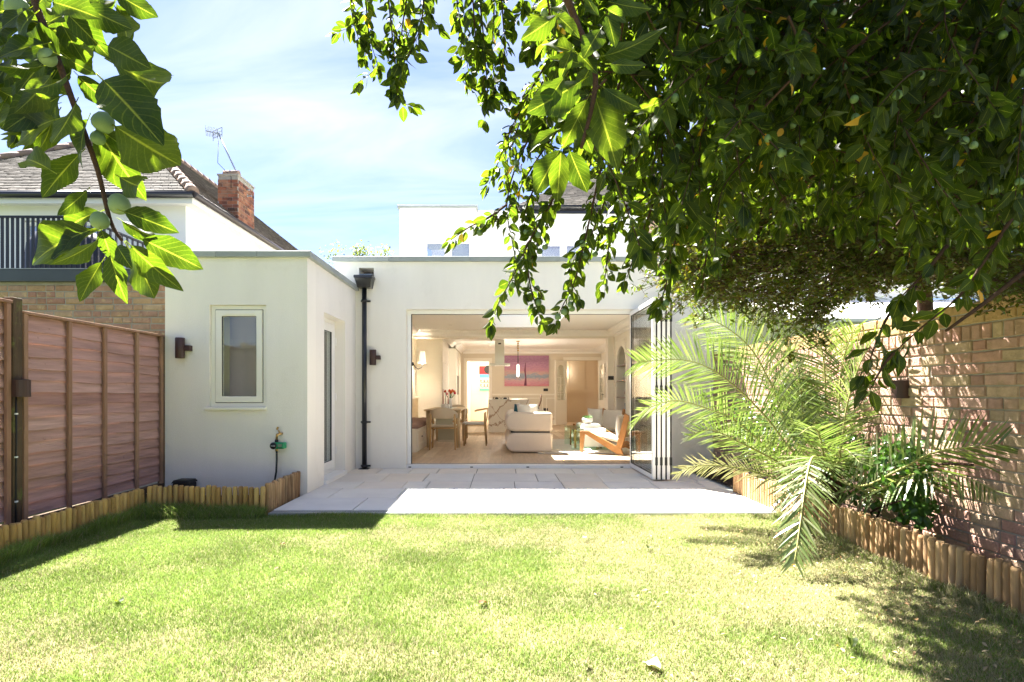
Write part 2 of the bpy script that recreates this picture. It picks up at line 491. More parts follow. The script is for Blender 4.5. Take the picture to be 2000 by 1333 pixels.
# ------------------------------------------------------------------ ground, lawn, beds
def sheet(name, x0, x1, y0, y1, z, m, nx=1, ny=1, amp=0.0, seed=0):
    g = MB()
    vv = []
    for j in range(ny + 1):
        for i in range(nx + 1):
            x = x0 + (x1 - x0) * i / nx; y = y0 + (y1 - y0) * j / ny
            h = amp * (math.sin(x * 2.1 + seed) * math.cos(y * 1.7 + seed) + 0.5 * math.sin(x * 5.3 + y * 4.1 + seed)) if amp else 0
            vv.append((x, y, z + h))
    ff = [(j * (nx + 1) + i, j * (nx + 1) + i + 1, (j + 1) * (nx + 1) + i + 1, (j + 1) * (nx + 1) + i) for j in range(ny) for i in range(nx)]
    g.add(vv, ff, True)
    return setp(g.build(name, m), kind='structure')

sheet('ground', -400, 400, -400, 400, -0.14, GROUND)
LX0, LX1, LY0, LY1, LZ = -3.38, 2.575, -2.6, 5.17, -0.035
lawn = sheet('lawn', LX0, LX1, LY0, LY1, LZ, TURF, 60, 60, 0.006, 1)
sheet('bed_soil', -3.78, -3.385, -2.6, 6.2, -0.02, SOIL, 6, 60, 0.012, 2)
sheet('bed_soil', -3.38, -2.26, 5.30, 6.2, -0.02, SOIL, 14, 14, 0.012, 3)
sheet('bed_soil', 2.62, 3.10, -2.6, 8.2, 0.03, SOIL, 8, 70, 0.02, 4)

# ------------------------------------------------------------------ patio of separate slabs
pat = MB().box(-2.19, 3.10, 5.28, 8.215, -0.13, -0.013).build('patio', JOINT)
setp(pat, kind='structure')
rows = [(7.68, 8.20, [-1.74, -1.30, -0.91, -0.36, 0.19, 1.00, 1.54, 2.25]),
        (6.98, 7.68, [-1.53, -1.00, -0.38, 0.45, 0.72, 1.27, 1.85, 2.45]),
        (6.48, 6.98, [-1.72, -1.18, -0.90, -0.38, 0.15, 0.73, 1.25, 1.83, 2.40]),
        (5.90, 6.48, [-1.85, -1.12, -0.55, 0.02, 0.60, 1.48, 2.05]),
        (5.29, 5.90, [-1.42, -1.05, -0.28, 0.30, 0.86, 1.15, 1.95, 2.38])]
for y0, y1, xs in rows:
    ed = [-2.175] + xs + [2.60 if y0 < 5.5 else 3.08]
    for a, b in zip(ed[:-1], ed[1:]):
        g = 0.005
        o = MB().box(a + g, b - g, y0 + g, y1 - g, -0.03, random.uniform(-0.0015, 0.0015)).build('paving_slab', SLAB, pat, bevel=0.003, seg=1)

# drain channel along the lawn edge
dr = thing('drain_channel', 'narrow grey grated drain channel between the paving and the lawn', 'drain', (0.2, 5.225, -0.1))
MB().box(-2.17, 2.58, 5.185, 5.275, -0.10, -0.04).build('channel', GASKET, dr)
MB().box(-2.17, 2.58, 5.176, 5.190, -0.10, -0.004).box(-2.17, 2.58, 5.266, 5.276, -0.10, -0.004).build('edge_rail', GALV, dr)
g = MB()
x = -2.165
while x < 2.57:
    g.box(x, x + 0.011, 5.190, 5.266, -0.03, -0.006); x += 0.024
g.box(-2.17, 2.58, 5.222, 5.234, -0.028, -0.007)
g.build('grating', GALV, dr, kind='stuff')

# ------------------------------------------------------------------ log edgings
def log_mesh(seed, m):
    rr = random.Random(seed)
    g = MB()
    r = 0.0245
    pr = [(r * 0.98, -0.10), (r, 0.0), (r * rr.uniform(0.94, 1.02), 0.12), (r * rr.uniform(0.9, 1.0), 0.235), (r * 0.72, 0.25)]
    n = 10
    vv = []
    bow = rr.uniform(-0.004, 0.004)
    for q, h in pr:
        for k in range(n):
            a = 2 * math.pi * k / n
            vv.append((q * math.cos(a) * rr.uniform(0.93, 1.05) + bow * math.sin(h * 11), q * math.sin(a) * rr.uniform(0.93, 1.05), h))
    ff = [(i * n + k, i * n + (k + 1) % n, (i + 1) * n + (k + 1) % n, (i + 1) * n + k) for i in range(len(pr) - 1) for k in range(n)]
    g.add(vv, ff, True)
    g.f.append(tuple(range((len(pr) - 1) * n, len(pr) * n))); g.sm.append(False)
    g.f.append(tuple(range(n))[::-1]); g.sm.append(False)
    return g.mesh('log', m)
LOGM = [log_mesh(s, LOG) for s in range(7)]
LOGMR = [log_mesh(s + 20, LOGR) for s in range(7)]
def edging(a, b, label, meshes, hs, seed):
    rr = random.Random(seed)
    a = Vector(a); b = Vector(b)
    t = thing('log_edging', label, 'log edging', a, group='log roll edgings round the lawn')
    d = b - a; n = int(d.length / 0.0495)
    wire = MB()
    side = Vector((-d.y, d.x, 0)).normalized()
    for k in range(n):
        p = a + d * ((k + 0.5) / n) + side * rr.uniform(-0.003, 0.003)
        seg = 0.012 * math.sin((k // 20) * 2.3 + seed)
        o = place('log', rr.choice(meshes), t, p, (rr.uniform(-0.025, 0.025), rr.uniform(-0.025, 0.025), rr.uniform(0, 6.28)),
                  (rr.uniform(0.92, 1.06), rr.uniform(0.92, 1.06), hs * (1 + rr.uniform(-0.045, 0.045)) + seg))
    for hz in (0.06, 0.18):
        wire.tube([a + Vector((0, 0, hz * hs)), b + Vector((0, 0, hz * hs))], 0.002, 4)
    wire.build('tie_wire', GALV, t)
    return t
edging((-3.40, 2.3, -0.045), (-3.40, 5.29, -0.03), 'yellowish log edging along the foot of the wooden fence', LOGM, 0.96, 1)
edging((-3.37, 5.29, -0.03), (-2.24, 5.27, -0.03), 'short brown log edging in shade in front of the windowed wall', LOGM, 1.02, 2)
edging((-2.235, 5.30, -0.02), (-2.235, 6.12, -0.01), 'short log edging running back from the lawn to the corner of the white wall', LOGMR, 1.04, 3)
edging((2.60, 2.2, -0.055), (2.60, 5.32, -0.045), 'long log edging of the palm bed below the brick wall', LOGMR, 1.16, 4)
edging((2.60, 5.34, -0.005), (2.60, 6.25, -0.005), 'far log edging beside the paving half hidden behind palm leaves', LOGMR, 1.05, 5)

# ------------------------------------------------------------------ house: the white extension
yF, yE = 8.2, 6.16
XE, XR = -2.15, 3.09
hs = thing('house', 'white rendered house extension with open glazed doors and grey copings', 'house', (0, yF, -0.1))
# projecting left block
WX0, WX1, WZ0, WZ1 = -3.231, -2.604, 0.949, 2.080
MB().wall(-3.72, XE, -0.12, 2.60, yE, yE + 0.28, [(WX0, WX1, WZ0, WZ1)]).build('front_wall', RENDER, hs)
DY0, DY1, DZ0, DZ1 = 6.74, 7.64, 0.02, 2.083
MB().wall(yE + 0.281, yF, -0.12, 2.60, XE - 0.25, XE, [(DY0, DY1, DZ0, DZ1)], 'Y').build('side_wall', RENDER, hs)
MB().box(-3.72, -3.47, yE + 0.281, yF + 3.0, -0.12, 2.60).build('outer_wall', RENDER, hs)
MB().box(-3.46, XE - 0.255, yE + 0.29, yF + 3.0, 2.40, 2.56).build('flat_roof', COPING, hs)
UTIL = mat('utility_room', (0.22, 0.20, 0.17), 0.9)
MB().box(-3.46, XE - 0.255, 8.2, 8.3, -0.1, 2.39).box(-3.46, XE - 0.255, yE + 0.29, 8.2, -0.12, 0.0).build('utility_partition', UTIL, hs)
# main front wall with the big opening
OX0, OX1, OZ1 = -1.413, 2.22, 2.335
HOLE = (-2.105, -1.887, 2.79, 2.945)
MB().wall(-2.45, XR + 0.3, -0.12, 3.03, yF, yF + 0.30, [(OX0, OX1, -0.12, OZ1), HOLE]).build('front_wall', RENDER, hs)
MB().box(HOLE[0] - 0.02, HOLE[1] + 0.02, yF + 0.31, yF + 0.34, 2.7, 3.0).build('gutter_box', mat('dark_gutter', (0.08, 0.06, 0.05), 0.8), hs)
# copings in lengths with joints
def coping(x0, x1, y0, y1, z0, z1, axis, lens):
    u0, u1 = (x0, x1) if axis == 'X' else (y0, y1)
    u = u0; k = 0
    while u < u1 - 1e-4:
        e = min(u + lens[k % len(lens)], u1); k += 1
        if u1 - e < 0.15: e = u1
        m = MB()
        if axis == 'X': m.box(u + 0.0015, e - 0.0015, y0, y1, z0, z1)
        else: m.box(x0, x1, u + 0.0015, e - 0.0015, z0, z1)
        m.build('coping', COPING, hs, bevel=0.004, seg=1)
        u = e
coping(-3.76, -2.10, yE - 0.045, yE + 0.30, 2.60, 2.668, 'X', [0.62, 0.45, 0.59])
coping(-2.43, -2.10, yE + 0.302, yF - 0.003, 2.60, 2.668, 'Y', [0.9, 1.1])
coping(-2.49, XR + 0.32, yF - 0.045, yF + 0.33, 3.03, 3.103, 'X', [0.83, 1.19, 1.3])
# window in the projecting block
yw = yE + 0.035
wn = MB().frame(WX0 + 0.002, WX1 - 0.002, WZ0 + 0.002, WZ1 - 0.002, yw, yw + 0.07, 0.045).build('window', PVC, hs, bevel=0.003)
sash = MB().frame(WX0 + 0.054, WX1 - 0.054, WZ0 + 0.054, WZ1 - 0.054, yw - 0.012, yw + 0.05, 0.068).build('sash', PVC, wn, bevel=0.006)
MB().frame(WX0 + 0.047, WX1 - 0.047, WZ0 + 0.047, WZ1 - 0.047, yw + 0.004, yw + 0.04, 0.0068).build('gasket', GASKET, wn)
MB().frame(WX0 + 0.1215, WX1 - 0.1215, WZ0 + 0.1215, WZ1 - 0.1215, yw - 0.004, yw + 0.012, 0.0035).build('glazing_gasket', GASKET, wn)
MB().box(WX0 + 0.1225, WX1 - 0.1225, yw + 0.012, yw + 0.018, WZ0 + 0.1225, WZ1 - 0.1225).build('pane', GLASS, wn)
MB().box(WX0 + 0.15, WX1 - 0.14, yw - 0.024, yw - 0.0125, WZ1 - 0.105, WZ1 - 0.086).build('trickle_vent', PVC, wn, bevel=0.004)
MB().box(WX0 - 0.035, WX1 + 0.004, yE - 0.045, yw + 0.0, WZ0 - 0.028, WZ0 + 0.0015).build('sill', PVC, wn, bevel=0.006)
# pale roller blind edge inside
MB().box(WX0 - 0.06, WX0 + 0.075, yE + 0.30, yE + 0.305, 0.9, 2.2).build('curtain', mat('linen_curtain', (0.62, 0.58, 0.46), 0.9), wn)
# half glazed door in the return wall
xd = XE - 0.14
dn = MB().frame(DY0 + 0.002, DY1 - 0.002, DZ0 + 0.025, DZ1 - 0.002, xd - 0.07, xd, 0.05, 'Y').build('side_door', CREAMV, hs, bevel=0.003)
lf = MB().frame(DY0 + 0.058, DY1 - 0.058, DZ0 + 0.08, DZ1 - 0.058, xd - 0.055, xd + 0.014, 0.105, 'Y').build('leaf', CREAMV, dn, bevel=0.006)
MB().box(xd - 0.02, xd - 0.014, DY0 + 0.165, DY1 - 0.165, DZ0 + 0.187, DZ1 - 0.165).build('pane', GLASS, dn)
MB().frame(DY0 + 0.16, DY1 - 0.16, DZ0 + 0.182, DZ1 - 0.16, xd - 0.0135, xd + 0.004, 0.006, 'Y').build('gasket', GASKET, dn)
h = MB().tube([(xd + 0.013, DY0 + 0.10, 1.02), (xd + 0.06, DY0 + 0.10, 1.02), (xd + 0.062, DY0 + 0.21, 1.02)], 0.009, 8)
h.box(xd + 0.0125, xd + 0.022, DY0 + 0.085, DY0 + 0.115, 0.92, 1.10)
h.build('handle', GALV, dn)
for hz in (0.33, 1.05, 1.80):
    MB().box(xd - 0.005, xd + 0.032, DY1 - 0.062, DY1 - 0.022, hz - 0.05, hz + 0.05).build('hinge', CREAMV, dn, bevel=0.004)
MB().box(XE - 0.14, XE + 0.03, DY0 - 0.01, DY1 + 0.005, DZ0 - 0.03, DZ0 + 0.03).build('sill', CREAMV, dn, bevel=0.005)
# big opening frame
fr = MB().box(OX0 + 0.002, OX0 + 0.055, yF + 0.10, yF + 0.19, 0.052, OZ1 - 0.056).box(OX1 - 0.055, OX1 - 0.002, yF + 0.10, yF + 0.19, 0.052, OZ1 - 0.056)
fr.box(OX0 + 0.002, OX1 - 0.002, yF + 0.10, yF + 0.19, OZ1 - 0.055, OZ1 - 0.002)
fr.build('door_frame', ALU, hs, bevel=0.003)
MB().box(OX0 + 0.002, OX1 - 0.002, yF + 0.02, yF + 0.20, -0.10, 0.046).build('threshold', ALU, hs, bevel=0.003)
MB().box(OX0 + 0.056, OX1 - 0.056, yF + 0.13, yF + 0.155, 0.0465, 0.0485).box(OX0 + 0.0555, OX0 + 0.063, yF + 0.12, yF + 0.17, 0.05, OZ1 - 0.057) \
    .box(OX0 + 0.064, OX1 - 0.056, yF + 0.13, yF + 0.15, OZ1 - 0.0605, OZ1 - 0.0555).build('track_seal', GASKET, hs)
for px in (800, 921, 1031, 1215):
    c = (px - 981) / 133.0
    MB().box(c - 0.02, c + 0.02, yF + 0.012, yF + 0.022, 0.008, 0.022).build('drain_slot', GASKET, hs)
# folded glazed leaves
def bifold(x, label):
    y0, y1, z0, z1 = 7.00, 8.26, 0.02, 2.30
    t = MB().frame(y0, y1, z0, z1, x - 0.020, x + 0.020, 0.058, 'Y').build('folding_door', ALU, hs, bevel=0.004)
    t['label'] = label
    MB().frame(y0 + 0.0585, y1 - 0.0585, z0 + 0.0585, z1 - 0.0585, x - 0.017, x + 0.017, 0.008, 'Y').build('gasket', GASKET, t)
    MB().box(x - 0.010, x + 0.010, y0 + 0.067, y1 - 0.067, z0 + 0.067, z1 - 0.067).build('pane', GLASS, t)
    for ya, yb in ((y0 + 0.002, y0 + 0.05), (y1 - 0.05, y1)): MB().box(x + 0.0205, x + 0.0395, ya, yb, z0, z1).build('seal', GASKET, t)
    for hz in (0.25, 1.15, 2.05):
        MB().box(x + 0.012, x + 0.042, y0 - 0.012, y0 + 0.001, hz - 0.05, hz + 0.05).build('hinge', GASKET, t)
    return t
for i, nm in enumerate(('nearest the room, showing its glass face', 'second from the room side', 'third from the room side', 'outermost beside the palm')):
    bifold(1.905 + i * 0.060, 'white glazed folding door leaf, ' + nm)

# rainwater hopper and pipe
dp = thing('rainwater_pipe', 'black downpipe with square hopper in the corner by the glazed side door', 'downpipe', (-2.01, yF - 0.06, 0.0))
MB().tube([(-2.01, yF - 0.062, 0.003), (-2.01, yF - 0.062, 2.64)], 0.034, 14).build('pipe', BLACKPIPE, dp)
for z in (0.04, 0.68, 2.45):
    MB().tube([(-2.01, yF - 0.062, z - 0.018), (-2.01, yF - 0.062, z + 0.018)], 0.041, 14).box(-2.07, -1.93, yF - 0.03, yF + 0.002, z - 0.012, z + 0.012).build('bracket', BLACKPIPE, dp)
hp = MB().hexa([(-2.09, yF - 0.15, 2.63), (-1.90, yF - 0.15, 2.63), (-1.90, yF + 0.002, 2.63), (-2.09, yF + 0.002, 2.63),
                (-2.125, yF - 0.20, 2.76), (-1.872, yF - 0.20, 2.76), (-1.872, yF + 0.002, 2.76), (-2.125, yF + 0.002, 2.76)])
hp.box(-2.132, -1.865, yF - 0.207, yF + 0.002, 2.7605, 2.80)
hp.build('hopper', BLACKPIPE, dp, bevel=0.006)
MB().hexa([(-2.07, yF - 0.12, 2.802), (-1.90, yF - 0.12, 2.802), (-1.90, yF + 0.02, 2.80), (-2.07, yF + 0.02, 2.80),
           (-2.07, yF - 0.12, 2.83), (-1.90, yF - 0.12, 2.83), (-1.90, yF + 0.02, 2.86), (-2.07, yF + 0.02, 2.86)]).build('chute', LEADM, dp)
MB().box(-2.08, -1.94, yF - 0.13, yF + 0.0, 0.0015, 0.006).build('gully_cover', GASKET, dp)

# wall lights: up-down cylinders on a short arm
def wall_light(c, nrm, label):
    n = Vector(nrm); s_ = Vector((-n.y, n.x, 0))
    c = Vector(c)
    t = thing('wall_light', label, 'wall light', c, group='brown up and down wall lights')
    ctr = c + n * 0.085
    g = MB().lathe([(0.0, -0.118), (0.044, -0.118), (0.047, -0.115), (0.047, 0.115), (0.044, 0.118), (0.0, 0.118)], ctr, 24)
    g.build('shade', BROWNLAMP, t)
    MB().bar(c - n * 0.004, ctr, 0.05, 0.05).build('arm', BROWNLAMP, t, bevel=0.004)
    MB().bar(c - n * 0.003, c + n * 0.014, 0.075, 0.075).build('back_plate', BROWNLAMP, t, bevel=0.004)
def wall_light_side(c, nrm, side, label):
    """cylinder beside a bracket that stands off the wall"""
    n = Vector(nrm); s_ = Vector(side); c = Vector(c)
    t = thing('wall_light', label, 'wall light', c, group='brown up and down wall lights')
    ctr = c + n * 0.06 + s_ * 0.075
    MB().lathe([(0.0, -0.112), (0.045, -0.112), (0.048, -0.108), (0.048, 0.108), (0.045, 0.112), (0.0, 0.112)], ctr, 24).build('shade', BROWNLAMP, t)
    MB().bar(c + n * 0.045, c + n * 0.045 + s_ * 0.05, 0.045, 0.045).build('arm', BROWNLAMP, t, bevel=0.004)
    MB().bar(c - n * 0.003, c + n * 0.07, 0.06, 0.06).build('back_plate', BROWNLAMP, t, bevel=0.006)
pL = P(371, 681, yE)
wall_light_side((pL.x, yE, pL.z), (0, -1, 0), (-1, 0, 0), 'brown cylinder wall light left of the casement window')
pL = P(740, 699, yF)
wall_light_side((pL.x, yF, pL.z), (0, -1, 0), (-1, 0, 0), 'brown cylinder wall light between the downpipe and the big opening')
def half_light(c, nrm, label, h=0.066, r=0.062):
    n = Vector(nrm); s_ = Vector((-n.y, n.x, 0)); c = Vector(c)
    t = thing('wall_light', label, 'wall light', c, group='brown up and down wall lights')
    pts = []
    for k in range(13):
        a = math.pi * k / 12
        q = c + s_ * (math.cos(a) * r) + n * (math.sin(a) * r * 1.15 + 0.012)
        pts.append((q.x, q.y))
    for q in (c - s_ * r - n * 0.004, c + s_ * r - n * 0.004): pts.append((q.x, q.y))
    MB().prism(pts, 'Z', c.z - h, c.z + h, False).build('shade', BROWNLAMP, t, bevel=0.002)
    q = c + n * 0.04
    MB().lathe([(0.0, h - 0.002), (0.034, h - 0.002), (0.034, h + 0.003), (0.0, h + 0.003)], (q.x, q.y, c.z), 16).build('lens', GASKET, t)

# outside tap with timer and hose
tp = thing('tap_timer', 'brass outside tap with green watering timer and dark hose', 'garden tap', (-2.47, yE, 0.5))
px0 = P(541, 865, yE - 0.06)
bx = px0.x
MB().tube([(bx + 0.03, yE + 0.003, 0.66), (bx + 0.03, yE - 0.06, 0.66), (bx + 0.005, yE - 0.068, 0.655), (bx, yE - 0.07, 0.60)], [0.014, 0.014, 0.015, 0.012], 10).build('tap_body', BRASS, tp)
MB().tube([(bx + 0.03, yE - 0.045, 0.66), (bx + 0.012, yE - 0.05, 0.70)], 0.009, 8).bar((bx - 0.005, yE - 0.05, 0.705), (bx + 0.008, yE - 0.05, 0.735), 0.012, 0.02).build('tap_handle', BRASS, tp)
MB().lathe([(0.019, 0), (0.019, 0.035)], (bx, yE - 0.07, 0.565), 12).build('connector', GASKET, tp)
MB().box(bx - 0.05, bx + 0.098, yE - 0.115, yE - 0.03, 0.50, 0.57).build('timer_case', GREENPL, tp, bevel=0.014, seg=3)
dl = MB().lathe([(0.038, 0.0), (0.034, -0.012), (0.0, -0.012)], (bx - 0.018, yE - 0.1155, 0.535), 20, axis='Y').build('dial', GASKET, tp)
MB().bar((bx - 0.040, yE - 0.1285, 0.535), (bx + 0.004, yE - 0.1285, 0.535), 0.006, 0.004).build('pointer', ALU, dl)
MB().box(bx + 0.03, bx + 0.075, yE - 0.119, yE - 0.114, 0.525, 0.553).build('screen', mat('lcd_grey', (0.16, 0.20, 0.15), 0.3), tp)
for k in range(4): MB().lathe([(0.0045, 0), (0.0045, -0.004), (0, -0.004)], (bx + 0.034 + k * 0.0125, yE - 0.1155, 0.512), 8, axis='Y').build('button', GASKET, tp)
MB().lathe([(0.017, 0), (0.014, 0.03)], (bx, yE - 0.07, 0.472), 12).build('outlet', BRASS, tp)
MB().tube([(bx, yE - 0.07, 0.48), (bx + 0.002, yE - 0.07, 0.38), (bx - 0.004, yE - 0.07, 0.25), (bx - 0.025, yE - 0.075, 0.12), (bx - 0.055, yE - 0.10, 0.02), (bx - 0.10, yE - 0.16, -0.01)], 0.0105, 10).build('hose', RUBBER, tp)

# black lidded box behind the edging
bb = thing('bait_box', 'low black plastic box behind the front log edging', 'box', (-3.42, 6.02, -0.02))
bc = P(359, 950, 6.0)
MB().box(bc.x - 0.088, bc.x + 0.088, 5.93, 6.10, -0.03, 0.145).build('case', GASKET, bb, bevel=0.014)
MB().hexa([(bc.x - 0.095, 5.92, 0.1455), (bc.x + 0.095, 5.92, 0.1455), (bc.x + 0.095, 6.11, 0.1455), (bc.x - 0.095, 6.11, 0.1455),
           (bc.x - 0.08, 5.94, 0.178), (bc.x + 0.08, 5.94, 0.178), (bc.x + 0.08, 6.09, 0.178), (bc.x - 0.08, 6.09, 0.178)]).build('lid', GASKET, bb, bevel=0.006)

# ------------------------------------------------------------------ fence
FX = -3.755
def fence_panel(y0, y1, z0, z1, label, seed, nb=16, battens=None):
    rr = random.Random(seed)
    t = thing('lapped_fence', label, 'fence panel', (FX, (y0 + y1) / 2, z0), group='brown lapped fence panels along the left side')
    hb = (z1 - 0.03 - z0 - 0.03) / nb
    for k in range(nb):
        zb = z0 + 0.03 + k * hb
        n = 12; vv = []
        ph = rr.uniform(0, 9); am = rr.uniform(0.004, 0.009)
        for i in range(n + 1):
            y = y0 + (y1 - y0) * i / n
            wv = am * (math.sin(i * 0.55 + ph) + 0.6 * math.sin(i * 1.4 + ph * 2)) + rr.uniform(-0.001, 0.001)
            vv += [(FX + 0.013, y, zb - 0.012 + wv), (FX - 0.014, y, zb + hb + 0.022), (FX - 0.022, y, zb + hb + 0.022), (FX - 0.002, y, zb - 0.014 + wv)]
        ff = []
        for i in range(n):
            for e in range(4):
                ff.append((i * 4 + e, i * 4 + (e + 1) % 4, (i + 1) * 4 + (e + 1) % 4, (i + 1) * 4 + e))
        ff += [(3, 2, 1, 0), (n * 4, n * 4 + 1, n * 4 + 2, n * 4 + 3)]
        m = MB().add(vv, ff)
        m.build('board', FENCE, t)
    for yb in battens:
        MB().box(FX + 0.0135, FX + 0.038, yb - 0.019, yb + 0.019, z0, z1 - 0.012).build('batten', BATTEN, t, bevel=0.002, seg=1)
    MB().box(FX - 0.03, FX + 0.046, y0 - 0.005, y1 + 0.005, z1 - 0.0115, z1 + 0.012).build('capping', BATTEN, t, bevel=0.002, seg=1)
    MB().box(FX - 0.025, FX + 0.0405, y0, y1, z0 - 0.16, z0 - 0.001).build('gravel_board', POSTW, t, bevel=0.003, seg=1)
fence_panel(4.34, 6.13, 0.12, 1.735, 'brown lapped fence panel between the mossy post and the white wall', 3, 16, [4.362, 4.81, 5.24, 5.70, 6.11])
fence_panel(2.50, 4.23, 0.12, 1.80, 'brown lapped fence panel left of the mossy post, cut by the frame', 4, 16, [2.52, 2.95, 3.38, 3.80, 4.21])
fp = thing('fence_post', 'dark square fence post with mossy top between two panels', 'fence post', (-3.74, 4.35, -0.1), group='timber fence posts')
MB().box(-3.80, -3.715, 4.243, 4.328, -0.15, 1.84).build('post', POSTW, fp, bevel=0.008)
MB().tube([(-3.712, 4.262, 1.14), (-3.711, 4.264, 0.7), (-3.712, 4.260, 0.3), (-3.712, 4.262, -0.05)], 0.006, 6).build('cable', GASKET, fp)
for z in (0.95, 0.62, 0.28): MB().box(-3.716, -3.703, 4.252, 4.272, z - 0.006, z + 0.006).build('cable_clip', ALU, fp)
fp2 = thing('fence_post', 'thin dark fence post against the white wall', 'fence post', (-3.76, 6.148, -0.1), group='timber fence posts')
MB().box(-3.79, -3.722, 6.138, 6.158, -0.12, 1.75).build('post', POSTW, fp2)
half_light((-3.713, 4.286, 1.145), (1, 0, 0), 'brown half round light on the mossy fence post', 0.066, 0.06)
# ------------------------------------------------------------------ brick helpers
def brick_mesh(name, l, h, dep, m, ch=0.006):
    """brick with its face towards -Y, chamfered; origin at face centre"""
    x, z = l / 2, h / 2
    vv = [(-x + ch, 0, -z + ch), (x - ch, 0, -z + ch), (x - ch, 0, z - ch), (-x + ch, 0, z - ch),
          (-x, ch, -z), (x, ch, -z), (x, ch, z), (-x, ch, z),
          (-x, dep, -z), (x, dep, -z), (x, dep, z), (-x, dep, z)]
    ff = [(0, 1, 2, 3)] + [(4 + k, 4 + (k + 1) % 4, (k + 1) % 4, k) for k in range(4)] + [(8 + k, 8 + (k + 1) % 4, 4 + (k + 1) % 4, 4 + k) for k in range(4)]
    return MB().add(vv, ff).mesh(name, m)

def lay(u0, u1, z0, ncourse, rr, full=0.225, half=0.1075, hgt=0.075, pattern='stretcher'):
    """bricks of a wall elevation: list of (u centre, z centre, length)"""
    res = []
    for c in range(ncourse):
        z = z0 + (c + 0.5) * hgt
        u = u0 - (0 if c % 2 else full / 2) - rr.uniform(0, 0.03)
        while u < u1:
            l = half if (pattern == 'mixed' and rr.random() < 0.30) else full
            a, b = max(u, u0), min(u + l, u1)
            if b - a > 0.05: res.append(((a + b) / 2, z, b - a - 0.010))
            u += l
    return res

# ------------------------------------------------------------------ garden wall on the right
rr = random.Random(5)
wl = thing('brick_wall', 'weathered red brick garden wall with buff top courses on the right', 'brick wall', (XR, 4.5, 0))
MB().box(XR + 0.009, XR + 0.22, -2.5, yF - 0.002, -0.1, 1.68).build('mortar', MORTAR, wl)
blist = [(y, z, l, BRICKR, 0.065) for y, z, l in lay(0.8, yF - 0.004, 0.03, 19, rr, pattern='mixed')]
zt = 0.03 + 19 * 0.075
u = 0.8
while u < yF - 0.08:                               # course of bricks on end
    blist.append((u + 0.037, zt + 0.0525, 0.065, BRICKR, 0.097)); u += 0.078
blist += [(y, z, l, BRICKB, 0.066) for y, z, l in lay(0.8, yF - 0.004, zt + 0.107, 2, rr)]
def vis(b):
    y = b[0]; px = 981 + XR * F / y
    return (px < 2010, -1.0 / y if px < 2010 else 9)
blist.sort(key=lambda b: (981 + XR * F / (b[0] + 0.11) > 2010, b[0]))
cache = {}
stuff = {}
for i, (y, z, l, m, hh) in enumerate(blist):
    key = (round(l, 2), hh, m.name)
    if key not in cache: cache[key] = brick_mesh('brick', key[0] + (0.0 if key[0] > 0.2 else 0.0), hh, 0.03, m)
    proud = rr.uniform(-0.004, 0.003)
    if i < 300:
        place('brick', cache[key], wl, (XR + proud, y, z), (rr.uniform(-0.01, 0.01), rr.uniform(-0.02, 0.02), -math.pi / 2 + rr.uniform(-0.01, 0.01)))
    else:
        a = l / 2; hb = hh / 2; X = XR + proud
        g = stuff.setdefault(m.name, (MB(), m))[0]
        g.box(X, X + 0.03, y - a, y + a, z - hb, z + hb)
for k, (g, m) in stuff.items(): g.build('brickwork', m, wl, kind='stuff')
half_light((XR + 0.002, XR * F / (1764 - 981), P(0, 761, XR * F / 783).z), (-1, 0, 0), 'brown half round light on the brick garden wall', 0.068, 0.062)

# ------------------------------------------------------------------ left neighbour: brick extension, terrace, roof
nb = thing('neighbour_house', 'neighbouring white house with dark tiled hipped roof above a brick extension', 'house', (-7, 9, 0))
yN = 6.52
MB().box(-10.5, -3.80, yN + 0.009, yN + 0.25, -0.1, 2.40).build('brick_wall', MORTAR, nb)
wallp = nb.children[-1]
zs = 2.39 - 0.02
bl = lay(-6.1, -3.85, zs - 11 * 0.0755, 11, rr, hgt=0.0755, pattern='mixed')
cacheL = {}
for u, z, l in bl:
    key = round(l, 2)
    if key not in cacheL: cacheL[key] = brick_mesh('brick', key, 0.063, 0.03, BRICKL, 0.008)
    place('brick', cacheL[key], wallp, (u, yN + rr.uniform(-0.003, 0.004), z), (rr.uniform(-0.02, 0.02), rr.uniform(-0.012, 0.012), rr.uniform(-0.01, 0.01)))
g = MB()
for u, z, l in lay(-10.4, -6.11, zs - 30 * 0.0755, 30, rr, hgt=0.0755) + lay(-6.1, -3.85, zs - 30 * 0.0755, 19, rr, hgt=0.0755):
    g.box(u - l / 2, u + l / 2, yN, yN + 0.02, z - 0.032, z + 0.032)
g.build('brickwork', BRICKL, nb, kind='stuff')
MB().box(-10.5, -3.79, yN - 0.05, 10.6, 2.40, 2.545).build('roof_fascia', SLATEFASCIA, nb, bevel=0.006)
MB().box(-10.5, -3.79, yN - 0.055, yN - 0.03, 2.546, 2.552).build('drip_edge', GALV, nb)
y1, X1, EZ = 10.5, -5.95, 4.62
MB().wall(-12.6, X1, 2.3, EZ, y1, y1 + 0.25, [(-9.05, -7.45, 2.6, 4.35)]).build('rear_wall', WHITEWALL, nb)
MB().box(X1 - 0.25, X1, y1 + 0.252, 17.5, 0, EZ).build('side_wall', WHITEWALL, nb)
for i, x in enumerate((-9.05, -8.25)):
    f = MB().frame(x + 0.01, x + 0.79, 2.61, 4.34, y1 + 0.06, y1 + 0.12, 0.07).build('window', PVC, nb)
    MB().box(x + 0.08, x + 0.72, y1 + 0.09, y1 + 0.096, 2.68, 4.27).build('pane', GLASSD, f)
MB().box(-9.1, -7.4, y1 + 0.20, y1 + 0.21, 3.2, 4.34).build('roller_blind', PVC, nb)
